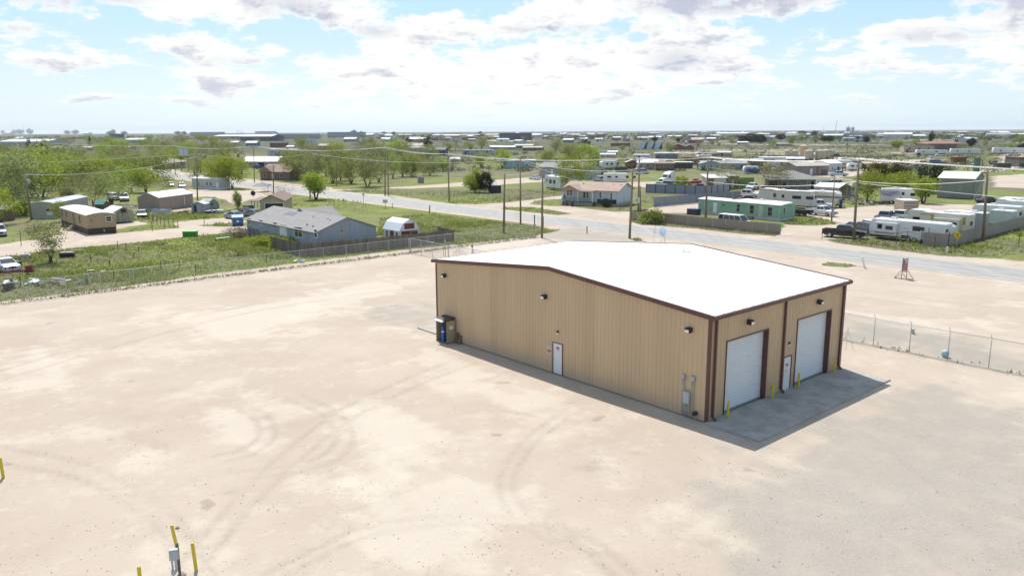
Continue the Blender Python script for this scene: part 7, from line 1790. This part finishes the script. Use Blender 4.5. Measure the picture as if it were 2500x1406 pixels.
# ------------------------------------------------------------------ far buildings, one at a time
FC = {'w': wallm((.56, .56, .55)), 'g': wallm((.33, .34, .36)), 't': wallm((.40, .34, .27)), 'r': wallm((.25, .085, .065)), 'b': wallm((.20, .24, .31)), 'n': wallm((.085, .10, .135)), 'o': wallm((.34, .18, .09)), 'd': wallm((.10, .09, .085)), 'm': wallm((.20, .14, .11)), 'y': wallm((.50, .41, .24)), 'e': wallm((.30, .36, .38)), 'p': wallm((.42, .44, .46))}
FR = {'w': mat('white_sheet_roof', (.74, .75, .75)), 'g': roofm((.30, .30, .30)), 't': roofm((.44, .38, .30)), 'r': roofm((.26, .12, .09)), 'd': roofm((.14, .14, .14)), 'b': roofm((.52, .60, .68)), 'm': roofm((.24, .17, .13)), 'c': roofm((.52, .50, .46))}
def FB(x0, x1, yt, yb, wc, rc, label, kind='gable', depth=None, axis='x', cat='building', name='building', wins=3, group='far buildings', rise=.28, over=.3):
    a, b = G(x0, yb), G(x1, yb); W = (b - a).length; H = max(2.2, HT(a, x0, yt))
    dp = depth or min(max(W * .55, 6), 45)
    ev = H if kind == 'flat' else H * (1 - rise)
    ops = []
    wh = min(1.4, ev * .35); ww = min(1.8, W / (wins * 2.2 + 1)) if wins else 0
    for k in range(wins): ops.append(('f', W * (k + .6) / (wins + .2) - ww / 2, ev * .42, ww, wh, 'win'))
    if wins: ops.append(('f', W * .08, .0, min(1.4, W * .06 + .6), min(2.2, ev * .7), 'door', FC['d']))
    return house(name, label, cat, a, b, dp, ev, H, FC[wc], FR[rc], kind=kind, axis=axis, over=over, ops=ops, group=group, rt=.15)
FB(0, 112, 341, 359, 'p', 'w', 'very long pale warehouse at the left behind the cypresses', wins=8)
FB(38, 54, 335, 345, 'w', 'w', 'small white-roofed building above the long pale warehouse')
FB(126, 150, 357, 370, 'b', 'g', 'blue-grey house behind the thicket near the cypresses')
FB(199, 224, 358, 368, 't', 't', 'tan-roofed house behind the bare dark tree')
FB(285, 318, 359, 364, 't', 't', 'long low tan roof among the trees across the road')
FB(306, 350, 338, 350, 'g', 'w', 'white-roofed grey house above the left-hand treetops')
FB(268, 288, 327, 337, 'd', 'g', 'dark flat building near the skyline on the left', 'flat')
FB(202, 214, 324, 329, 'w', 'w', 'bright white dome-like roof on the left skyline', 'arch', wins=0)
FB(8, 24, 323, 329, 'w', 'w', 'white shed on the far left skyline', wins=0)
FB(464, 528, 323, 332, 'g', 'g', 'long grey warehouse on the skyline beyond the street trees', 'flat', wins=0)
FB(520, 586, 330, 340, 't', 'w', 'cream-roofed building behind the street trees')
FB(587, 663, 329, 345, 'n', 'w', 'dark blue-grey warehouse with white roof edge', wins=4)
FB(623, 659, 321, 329, 'p', 'g', 'grey block standing above the dark blue-grey warehouse', 'flat', wins=0)
FB(662, 752, 328, 340, 'g', 'g', 'long light grey warehouse right of the dark one', 'flat', wins=4)
FB(738, 766, 340, 353, 'w', 'w', 'white box building before the long grey warehouse', 'flat')
FB(776, 816, 352, 368, 'o', 't', 'orange timber building among the far yards')
FB(659, 694, 349, 360, 'r', 'g', 'long dark red trailer building among the far yards', 'flat')
FB(600, 627, 345, 359, 'b', 'w', 'blue house with white roof among the street trees')
FB(563, 582, 345, 355, 'w', 'w', 'white house left of the blue one among the trees')
FB(699, 716, 356, 364, 'w', 'w', 'small white-roofed shed above the two-storey building')
FB(800, 868, 323, 336, 'g', 'g', 'large grey-tan warehouse on the middle skyline', 'flat', wins=3)
FB(839, 868, 336, 347, 't', 'w', 'tan house in front of the large grey-tan warehouse')
FB(869, 907, 326, 332, 'w', 'w', 'low white row of sheds on the middle skyline', wins=0)
FB(996, 1031, 337, 347, 'm', 'w', 'brown building with white roof on the bare plain')
FB(1054, 1082, 329, 335, 'g', 'w', 'white-roofed shed in the far middle distance')
FB(1082, 1121, 329, 337, 't', 'w', 'tan warehouse with white roof in the far middle')
FB(1119, 1168, 328, 337, 'r', 'g', 'reddish long warehouse in the far middle')
FB(1183, 1214, 327, 337, 't', 't', 'tan warehouse left of the navy warehouse')
FB(993, 1036, 357, 372, 'g', 'g', 'grey-roofed house behind the forked trees', 'hip')
FB(1037, 1087, 361, 380, 'd', 'd', 'dark long-roofed shed right of the grey-roofed house')
FB(1128, 1203, 367, 378, 'p', 'g', 'long pale grey trailer home beyond the open lots', 'flat')
FB(1099, 1121, 385, 398, 'w', 'w', 'white tent-like shelter beyond the green lot', 'gable', 6, wins=0, name='tent', cat='tent')
FB(1195, 1222, 356, 364, 'w', 'w', 'small white-roofed house left of the tan-roofed ones')
FB(1219, 1285, 325, 343, 'n', 'g', 'big navy warehouse with white doors on the plain', 'flat', wins=4)
FB(1286, 1319, 327, 336, 'w', 'w', 'white sheds right beside the navy warehouse')
FB(1200, 1256, 357, 366, 'g', 'w', 'low house with long pale roof beyond the brush')
FB(1256, 1301, 353, 363, 'm', 'c', 'tan-roofed low house right of the pale-roofed one')
FB(1276, 1324, 358, 368, 'm', 't', 'brown low house in front of the tan-roofed one')
FB(1491, 1537, 350, 357, 'r', 'r', 'long dark red trailer in the far green field', 'flat')
FB(1454, 1507, 370, 377, 't', 'w', 'low tan building with white roof before the far green field')
FB(1465, 1502, 376, 384, 'w', 'w', 'white-roofed shed behind the white camper bus')
FB(1528, 1560, 391, 412, 'r', 'c', 'dark red shed with pale roof behind the white house', axis='y')
FB(1556, 1606, 391, 414, 't', 'w', 'tan shed with bright white roof joined to the red one')
FB(1600, 1646, 397, 417, 'm', 'm', 'brown fenced house right of the tan shed', 'shed', rise=.15)
FB(1626, 1691, 397, 412, 'd', 'w', 'open carport with white sheet roof beside the brown house', 'flat', wins=0)  # dark solid walls paint the shade under the open carport's roof
FB(1600, 1656, 375, 388, 'b', 'w', 'long blue trailer with white roof beyond the red shed', 'flat')
FB(1638, 1672, 352, 366, 'r', 'g', 'larger red barn with grey roof in the far field', axis='y', rise=.4)
FB(1672, 1694, 354, 366, 'r', 'g', 'smaller red barn with grey roof in the far field', axis='y', rise=.4)
FB(1684, 1712, 339, 350, 'r', 'm', 'reddish brown house beyond the red barns', 'hip')
FB(1746, 1822, 324, 332, 'w', 'w', 'long white roof near the far right-hand skyline', wins=0)
FB(1867, 1886, 335, 345, 't', 'c', 'tan block beside the far dark evergreens', 'flat')
FB(1800, 1826, 346, 353, 'g', 'w', 'pale roofed house before the far evergreens')
FB(1893, 1930, 349, 357, 't', 'g', 'low tan house right of the far evergreens', 'hip')
FB(1669, 1769, 384, 402, 'o', 'm', 'long orange trailer home behind the teal house', 'flat', 5)
FB(1710, 1760, 393, 417, 'e', 'g', 'teal-walled house gable end beyond the patched-roof house', axis='y', rise=.3)
FB(1752, 1823, 394, 414, 'g', 'g', 'grey house with long grey roof beside the teal gable')
FB(1832, 1863, 391, 407, 'm', 'w', 'maroon-brown building with white canopy roof', 'flat')
FB(1860, 1945, 389, 396, 'w', 'w', 'long low white-roofed shed before the tanks', 'flat', wins=0)
FB(2158, 2226, 324, 339, 'w', 'w', 'bright white metal warehouse on the far right plain')
FB(2226, 2257, 329, 339, 'g', 'w', 'grey annex right beside the bright white warehouse')
FB(2010, 2058, 328, 339, 'g', 'b', 'grey shed row left of the bright white warehouse')
FB(2060, 2122, 327, 339, 'g', 'g', 'longer grey shed row left of the bright white warehouse', 'flat')
FB(2408, 2469, 325, 338, 'p', 'g', 'grey warehouse at the far right of the plain', 'arch')
FB(2266, 2356, 344, 368, 'm', 'r', 'brown house with broad red-brown hip roof', 'hip', 26, over=.8)
FB(2206, 2280, 356, 373, 't', 'd', 'tan garage with flat dark roof before the red-brown house', 'flat', 9)
FB(2488, 2506, 385, 408, 'd', 'm', 'dark open-sided structure at the right edge', 'flat', 12)
FB(2433, 2468, 400, 413, 'd', 'd', 'low dark brown container near the right edge', 'flat', 3, wins=0, name='container', cat='container')
FB(2327, 2359, 386, 396, 'r', 'r', 'dark red low trailer in the far brush', 'flat', 3, wins=0, name='container', cat='container')
for i, (x0, x1, yt, yb, lab) in enumerate(((2236, 2314, 366, 379, 'long white trailer before the tan garage'), (2320, 2392, 363, 377, 'white trailers row right of the long white trailer'), (2424, 2506, 361, 376, 'cream trailers at the far right behind the bare lane'), (1698, 1735, 373, 384, 'white camper standing behind the orange trailer home'), (1815, 1852, 406, 425, 'pale blue-white camper beside the spring tree'), (2070, 2103, 399, 418, 'white camper near the tall brown pole'), (1414, 1437, 354, 362, 'tiny white camper in the far field'))):
    a, b = G(x0, yb), G(x1, yb); W = (b - a).length
    rv(lab, a, b, H=max(2.6, min(4.5, HT(a, x0, yt))), ops=[('f', W * .2, 1.6, 1.2, .7, 'win'), ('f', W * .6, 1.6, 1.2, .7, 'win')])
# more cars, campers and sheds crowded between the houses on the right
r_ = random.Random(77); WHERE = ((1480, 'behind the grey houses'), (1640, 'by the red shed'), (1780, 'behind the panel fence houses'), (1900, 'before the tank battery'), (2110, 'around the deck home'), (9999, 'beyond the juniper trees'))
CN = (('white', (.66, .66, .66)), ('white', (.64, .65, .66)), ('silver', (.40, .41, .43)), ('dark', (.04, .04, .05)), ('red', (.28, .03, .03)), ('blue', (.05, .09, .2)), ('tan', (.38, .33, .26)))
for i in range(34):
    x = r_.uniform(1440, 2480); y = r_.uniform(380, 428) if x < 2110 else r_.uniform(376, 425)
    nm, c = CN[i % 7]; k = ('crew', 'suv', 'sedan', 'van')[(i * 3 + i // 7) % 4]; p = G(x, y); a = r_.uniform(0, 6.28); d = Vector((math.cos(a), math.sin(a), 0)) * 2
    if 2270 < x < 2440 and y > 410: continue
    vehicle(k, nm + ' ' + {'crew': 'pickup', 'suv': 'SUV', 'sedan': 'sedan', 'van': 'van'}[k] + ' parked ' + [z for q, z in WHERE if x < q][0] + ', small and far', c, p - d, p + d, near=False, group='vehicles parked beyond the road')
for i in range(16):
    x = r_.uniform(1450, 2110); y = r_.uniform(374, 418); a = G(x, y); W = r_.uniform(6, 10); h_ = r_.uniform(-.6, .6); b = a + Vector((math.cos(h_), math.sin(h_), 0)) * W
    if i % 2: rv('small white camper parked ' + [z for q, z in WHERE if x < q][0] + ' beyond the road', a, b, group='campers parked beyond the road', H=r_.uniform(2.8, 3.4), ops=[('f', W * .2, 1.6, 1.1, .6, 'win'), ('f', W * .6, 1.6, 1.1, .6, 'win')], body=(RVW, RVC)[i % 2])
    else: house('shed', ('grey', 'tan', 'white', 'brown')[i // 2 % 4] + ' backyard shed ' + [z for q, z in WHERE if x < q][0], 'shed', a, b, W * .6, 2.4, 3.1, FC['gtwm'[i // 2 % 4]], FR['wcgm'[i // 2 % 4]], over=.25, group='backyard sheds', ops=[('f', W * .3, 0, 1.4, 2, 'door', FC['d'])])
# A-frame roofs
for i, x0 in enumerate((1557, 1577, 1595)):
    a, b = G(x0, 365), G(x0 + 21, 365); W = (b - a).length
    t = thing('a_frame_cabin', ('leftmost', 'middle', 'rightmost')[i] + ' of three pale blue A-frame roofs in the far field', 'cabin', a, heading(a, b), 'A-frame cabins')
    MB().prism([(0, 0), (W * .35, 6.2), (W * .95, 6.2), (W * .62, 0)], (0, 0, 0), (1, 0, 0), (0, 0, 1), (0, 1.5, 0)).obj('roof', FR['b'], t)
    MB().prism([(W * .64, .05), (W * .97, 6.1), (W * 1.02, 6.1), (W * 1.02, .05)], (0, .6, 0), (1, 0, 0), (0, 0, 1), (0, 6, 0)).obj('gable_wall', FC['d'], t)
# tank battery
TK = mat('tank_tan', (.46, .38, .235), rough=.55, var=.06); TKB = mat('tank_buff', (.40, .35, .265), rough=.55, var=.06)
for i, (x0, x1, yt, yb, m) in enumerate(((1917, 1930, 369, 388, TKB), (1935, 1950, 369, 388, TKB), (1954, 1976, 357, 390, TK), (1966, 1989, 369, 392, TKB), (1993, 2016, 369, 392, TKB), (2009, 2029, 368, 389, TKB))):
    a, b = G(x0, yb), G(x1, yb); r = (b - a).length / 2; c = (a + b) / 2 + Vector((0, r * .9, 0)); h = HT(a, x0, yt)
    t = thing('storage_tank', ('small buff tank standing first in the tank battery', 'small buff tank second in the tank battery', 'tall yellow-tan tank in the tank battery', 'wide buff tank just right of the tall tank', 'wide buff tank in the right half of the battery', 'rearmost buff tank at the right end of the battery')[i], 'tank', c, 0, 'tank battery')
    MB().lathe([(r, 0), (r, h), (r * 1.015, h), (r * 1.015, h + .12), (r * .5, h + .55), (.05, h + .7)], 24).obj('shell', m, t, smooth=False)
    MB().lathe([(r * 1.01, h * .33), (r * 1.01, h * .33 + .1)], 24).obj('seam_ring', m, t); MB().box(-.35, .35, -r * 1.05, -r * .98, .3, 1.1).obj('manway', DARK, t)
    MB().box(r * .2, r * .2 + .1, -r * 1.06, -r * 1.0, 0, h).obj('ladder', GALV, t)
a = G(2383, 420); t = thing('green_silo', 'green square tower tank beyond the grey-green barn', 'tank', a, .3); h = HT(a, 2383, 386)
MB().box(-.75, .75, -.75, .75, 0, h).obj('shell', wallm((.12, .20, .15)), t); MB().box(-.82, .82, -.82, .82, h + .005, h + .2).obj('lid', wallm((.20, .33, .25)), t)
# crane, silos and masts on the skyline
a = G(2038, 324); h = HT(a, 2045, 292)
t = thing('crane', 'lattice crane boom leaning above the far right skyline', 'crane', a, 0)
MB().box(-4, 4, -2, 2, 0, 4).obj('body', FC['y'], t); MB().tube((0, 0, 3), (8, 0, h), 1.0, .7, 4).obj('boom', DARK, t); MB().tube((8, 0, h), (7, 0, h * .4), .15, n=4).obj('cable', DARK, t)
for i, (x0, x1, yt) in enumerate(((2067, 2074, 312), (2079, 2084, 312))):
    a, b = G(x0, 323), G(x1, 323); r = (b - a).length / 2; h = HT(a, x0, yt)
    t = thing('silo', ('wider', 'narrower')[i] + ' of two pale concrete silos on the right skyline', 'silo', (a + b) / 2, 0)
    MB().lathe([(r, 0), (r, h), (r * .3, h + r * .25)], 16).obj('shell', FC['g'], t); MB().box(-r * .3, r * .3, -r * .3, r * .3, h + r * .1, h + r * .6).obj('headhouse', FC['p'], t)
for i, (x, yb, yt) in enumerate(((31, 332, 303), (59, 334, 303), (1188, 331, 312), (2010, 329, 306), (580, 328, 319), (584, 328, 319), (589, 328, 319), (593, 328, 319))):
    a = G(x, yb); h = HT(a, x, yt)
    t = thing('mast' if i < 4 else 'stack', 'thin mast rising over the hazy skyline' if i < 4 else 'grey smokestack in the cluster on the middle skyline', 'mast' if i < 4 else 'smokestack', a, 0, 'skyline masts' if i < 4 else 'skyline stacks')
    MB().tube((0, 0, 0), (0, 0, h), .45 if i < 4 else 1.6, .3 if i < 4 else 1.3, 6).obj('shaft', FC['g'], t)
# the many small roofs of the far town
r_ = random.Random(23)
TOWN = (('w', 'w', 'tiny white-roofed building in the far town'), ('t', 'c', 'tiny tan building in the far town'), ('g', 'g', 'tiny grey building in the far town'), ('m', 'r', 'tiny red-brown building in the far town'), ('b', 'w', 'tiny blue-grey building in the far town'))
n_ = 0
while n_ < 235:
    x = r_.uniform(-20, 2520); y = 323.5 + 26 * r_.random() ** 1.5
    if x < 850 and y > 331: continue
    if 1900 < x < 2520 and y > 340 and r_.random() < .8: continue
    p = G(x, y)
    if (p.x ** 2 + p.y ** 2) ** .5 > 7500: continue
    zone = [z for q, z in ((600, 'left of the dark blue-grey warehouse'), (1000, 'around the grey-tan warehouse'), (1250, 'left of the navy warehouse'), (1550, 'right of the navy warehouse'), (1750, 'beyond the red barns'), (2060, 'beyond the tank battery'), (2270, 'around the bright white warehouse'), (9999, 'beyond the red-brown hip roof')) if x < q][0]
    wc, rc, lab = TOWN[r_.choice((0, 0, 0, 1, 1, 2, 2, 3, 4))]
    W = r_.uniform(14, 44) if p.y > 1500 else r_.uniform(9, 22); H = r_.uniform(3.5, 6.5) * (1 + .35 * (p.y > 2000)); e = Vector((math.cos(.3 * n_), math.sin(.3 * n_) * .4, 0)).normalized() * W
    house('building', lab + ' ' + zone, 'building', p, p + e if e.x > 0 else p - e, W * r_.uniform(.4, .7), H * .75, H, FC[wc], FR[rc], over=.3, kind=r_.choice(('gable', 'gable', 'flat')), ops=[('f', W * .2, 0, 3, 2.6, 'door', FC['d']), ('f', W * .6, 1.2, 2, 1.2, 'win')], group=lab.replace('building in', 'buildings of'))
    n_ += 1
# far parked vehicles and trailers on the plain read as small boxes of white and grey
n_ = 0
while n_ < 70:
    x = r_.uniform(900, 2480); y = r_.uniform(331, 352)
    if 1880 < x and 338 < y: continue
    p = G(x, y); c = r_.choice(((.66, .66, .66), (.62, .63, .65), (.3, .3, .32), (.05, .05, .06), (.5, .48, .44)))
    a = r_.uniform(0, 6.28); d = Vector((math.cos(a), math.sin(a), 0))
    k = r_.choice(('suv', 'van', 'crew'))
    q = VEH[k]; nm = {'suv': 'suv', 'van': 'van', 'crew': 'pickup_truck'}[k]; ct = {'suv': 'SUV', 'van': 'van', 'crew': 'pickup truck'}[k]
    t = thing(nm, 'speck-sized far ' + ct + ' in the distant yards', ct, p, a, 'specks of far ' + ct + 's')
    Lh, w = q['L'] / 2, q['W'] / 2
    MB().box(-Lh, Lh, -w, w, q['fl'], q['belt']).obj('body', paint(c), t)
    MB().loft([[(q['base'][0], -w + .1, q['belt']), (q['base'][1], -w + .1, q['belt']), (q['base'][1], w - .1, q['belt']), (q['base'][0], w - .1, q['belt'])], [(q['roof'][0], -w + .2, q['rz']), (q['roof'][1], -w + .2, q['rz']), (q['roof'][1], w - .2, q['rz']), (q['roof'][0], w - .2, q['rz'])]]).obj('cabin', GLASS, t)
    n_ += 1

# ------------------------------------------------------------------ grass, weeds and far scrub (uncountable)
def inside(P, poly):
    x, y = P[:, 0], P[:, 1]; ins = np.zeros(len(P), bool)
    for i in range(len(poly)):
        a, b = poly[i], poly[(i + 1) % len(poly)]
        with np.errstate(divide='ignore', invalid='ignore'):
            ins ^= ((a[1] > y) != (b[1] > y)) & (x < (b[0] - a[0]) * (y - a[1]) / (b[1] - a[1]) + a[0])
    return ins
def tris_object(name, V, m, label):
    n = len(V) // 3
    me = bpy.data.meshes.new(name); me.vertices.add(n * 3); me.vertices.foreach_set('co', V.astype(np.float32).ravel())
    me.loops.add(n * 3); me.loops.foreach_set('vertex_index', np.arange(n * 3, dtype=np.int32))
    me.polygons.add(n); me.polygons.foreach_set('loop_start', (np.arange(n) * 3).astype(np.int32)); me.update(calc_edges=True)
    o = bpy.data.objects.new(name, me); col.objects.link(o); me.materials.append(m); tag(o, label, None, None, 'stuff')
def blades(P, g, h, w, per):
    n = len(P); P = np.repeat(P, per, 0); n = len(P)
    P = P + np.c_[g.normal(0, .12, (n, 2)), np.zeros(n)]
    a = g.uniform(0, 6.28, n); d = np.c_[np.cos(a), np.sin(a), np.zeros(n)] * (w * g.uniform(.6, 1.4, (n, 1)))
    hh = h * g.uniform(.5, 1.4, n); tip = P + np.c_[g.normal(0, .35, (n, 2)) * hh[:, None], hh]
    return np.stack([P - d, P + d, tip], 1).reshape(-1, 3)
def grass_leaf():
    m = leaf_material('grass_blade', (0.195, 0.245, 0.060), (0.300, 0.325, 0.085))
    nt = m.node_tree
    tc = [n for n in nt.nodes if n.type == 'TEX_COORD'][0]; nz = [n for n in nt.nodes if n.type == 'TEX_NOISE'][0]; nz.inputs['Scale'].default_value = .22; nz.inputs['Detail'].default_value = 7
    mx = [n for n in nt.nodes if n.type == 'MIX'][0]
    n2 = nt.nodes.new('ShaderNodeTexNoise'); n2.inputs['Scale'].default_value = .55; n2.inputs['Detail'].default_value = 6; nt.links.new(tc.outputs['Object'], n2.inputs['Vector'])
    r2 = nt.nodes.new('ShaderNodeMapRange'); r2.inputs[1].default_value = .52; r2.inputs[2].default_value = .66; nt.links.new(n2.outputs[0], r2.inputs[0])
    m2 = nt.nodes.new('ShaderNodeMix'); m2.data_type = 'RGBA'; nt.links.new(r2.outputs[0], m2.inputs[0]); nt.links.new(mx.outputs[2], m2.inputs[6]); m2.inputs[7].default_value = (.33, .285, .165, 1)
    hs = [n for n in nt.nodes if n.type == 'HUE_SAT'][0]; nt.links.new(m2.outputs[2], hs.inputs['Color'])
    return m
GBL = grass_leaf()
g_ = np.random.default_rng(4); allV = []
for gi, (poly, val) in enumerate(GRASS):
    P = np.array([(p.x, p.y) for p in (G(*q) for q in poly)])
    lo, hi = P.min(0), P.max(0)
    if lo[1] > 210: continue
    lo = np.maximum(lo, (-75, 20)); hi = np.minimum(hi, (95, 215))
    if (hi <= lo).any(): continue
    area = np.prod(hi - lo); dens = 7.0 if gi == 0 else (3.2 if lo[1] < 150 else 1.2)
    n = int(area * dens); S = g_.uniform(lo, hi, (n, 2)); S = S[inside(S, P)]
    for dp in DIRT:
        Q = np.array([(p.x, p.y) for p in (G(*q) for q in dp)]); S = S[~inside(S, Q)]
    f = wob(S[:, 0] * .35, S[:, 1] * .35) * .5 + wob(S[:, 0] * 1.3, S[:, 1] * 1.2) * .35
    S = S[g_.uniform(-1, 1, len(S)) * .8 < f + (val - .45) * 1.3]
    P3 = np.c_[S, np.full(len(S), -.02)]
    tall = (wob(S[:, 0] * .23 + 4, S[:, 1] * .23) > .15)
    allV.append(blades(P3[~tall], g_, .20, .055, 3)); allV.append(blades(P3[tall], g_, .42, .07, 4))
tris_object('grass', np.concatenate(allV), GBL, 'rough green grass and weeds of the field and verges')
# weeds along the foot of the fences
V = []
for a, b, n in ((L(-36, 62.2), L(45, 62.6), 900), (L(22.7, 14), L(22.7, -19), 60), (L(73.3, 68), L(74.2, 39.5), 600), (L(78.2, 16.2), L(115, 17.6), 600)):
    f = g_.uniform(0, 1, n); P3 = np.array([list(a.lerp(b, t)) for t in f]); P3[:, :2] += g_.normal(0, .3, (n, 2)); P3[:, 2] = -.02
    V.append(blades(P3, g_, .22, .05, 3))
tris_object('weeds', np.concatenate(V), LEAF['olive'], 'dry weeds caught along the foot of the fences')
# grey-green scrub of the far plain
n = 1700; px = g_.uniform(850, 2520, n); py = 328 + 92 * g_.uniform(0, 1, n) ** 1.3
C = np.array([list(G(float(a), float(b))) for a, b in zip(px, py)])
keep = np.abs((C[:, 0] - BX) * math.cos(BYAW) + (C[:, 1] - BY) * math.sin(BYAW) - 63) > 12
C = C[keep]; r_ = random.Random(5)
C = np.repeat(C, 3, 0); C[:, :2] += g_.normal(0, 3.0, (len(C), 2)); C[:, 2] = .5
me = leaves_mesh(r_, C, .8, 90000, .28, flat=.55); me.name = 'scrub'
o = bpy.data.objects.new('scrub', me); col.objects.link(o); me.materials.append(leaf_material('leaf_scrub', (.085, .085, .055), (.115, .115, .06))); tag(o, 'grey-green brush covering the far plain', None, None, 'stuff')

# brush and saplings under the thicket and the street trees
C = []
for x0, x1, y0, y1, n in ((-30, 300, 402, 486, 150), (300, 430, 402, 462, 40), (400, 600, 345, 405, 110), (720, 1080, 372, 436, 130), (100, 460, 345, 400, 120)):
    for a, b in zip(g_.uniform(x0, x1, n), g_.uniform(y0, y1, n)):
        p = G(float(a), float(b))
        if abs(toL(p)[0] - 63) < 8: continue
        for _ in range(4): C.append((p.x + g_.normal(0, 1.4), p.y + g_.normal(0, 1.4), g_.uniform(.4, 2.2)))
me = leaves_mesh(random.Random(16), C, .75, 60000, .20, flat=.8); me.name = 'undergrowth'
o = bpy.data.objects.new('undergrowth', me); col.objects.link(o); me.materials.append(leaf_material('leaf_under', (.20, .225, .075), (.275, .285, .115))); tag(o, 'tangled green brush under the thicket and street trees', None, None, 'stuff')
# the distant woods and hedges that merge into one mass
n = 640; px = g_.uniform(-30, 2530, n); py = 323.6 + 20 * g_.uniform(0, 1, n) ** 1.6
C = []
for a, b in zip(px, py):
    p = G(float(a), float(b)); w = g_.uniform(8, 26)
    for _ in range(5): C.append((p.x + g_.normal(0, w), p.y + g_.normal(0, w * .5), g_.uniform(1.2, 4.2)))
me = leaves_mesh(random.Random(6), C, 1.8, 85000, 1.0, flat=.8); me.name = 'treeline'
o = bpy.data.objects.new('treeline', me); col.objects.link(o); me.materials.append(leaf_material('leaf_treeline', (.085, .100, .050), (.135, .150, .060))); tag(o, 'far-off belt of trees and hedges under the skyline', None, None, 'stuff')

# ------------------------------------------------------------------ haze
def haze():
    o = MB().box(-26000, 26000, -26000, 26000, -1.0, 75).obj('haze', None)
    m = bpy.data.materials.new('haze'); m.use_nodes = True; nt = m.node_tree; nt.nodes.clear()
    out = nt.nodes.new('ShaderNodeOutputMaterial'); v = nt.nodes.new('ShaderNodeVolumePrincipled')
    v.inputs['Color'].default_value = (.86, .92, 1.0, 1); v.inputs['Density'].default_value = HAZE; v.inputs['Anisotropy'].default_value = .2
    nt.links.new(v.outputs[0], out.inputs['Volume']); o.data.materials.append(m)
    tag(o, 'thin pale haze in the air over the plain', None, None, 'stuff')
HAZE = 0.000045
haze()
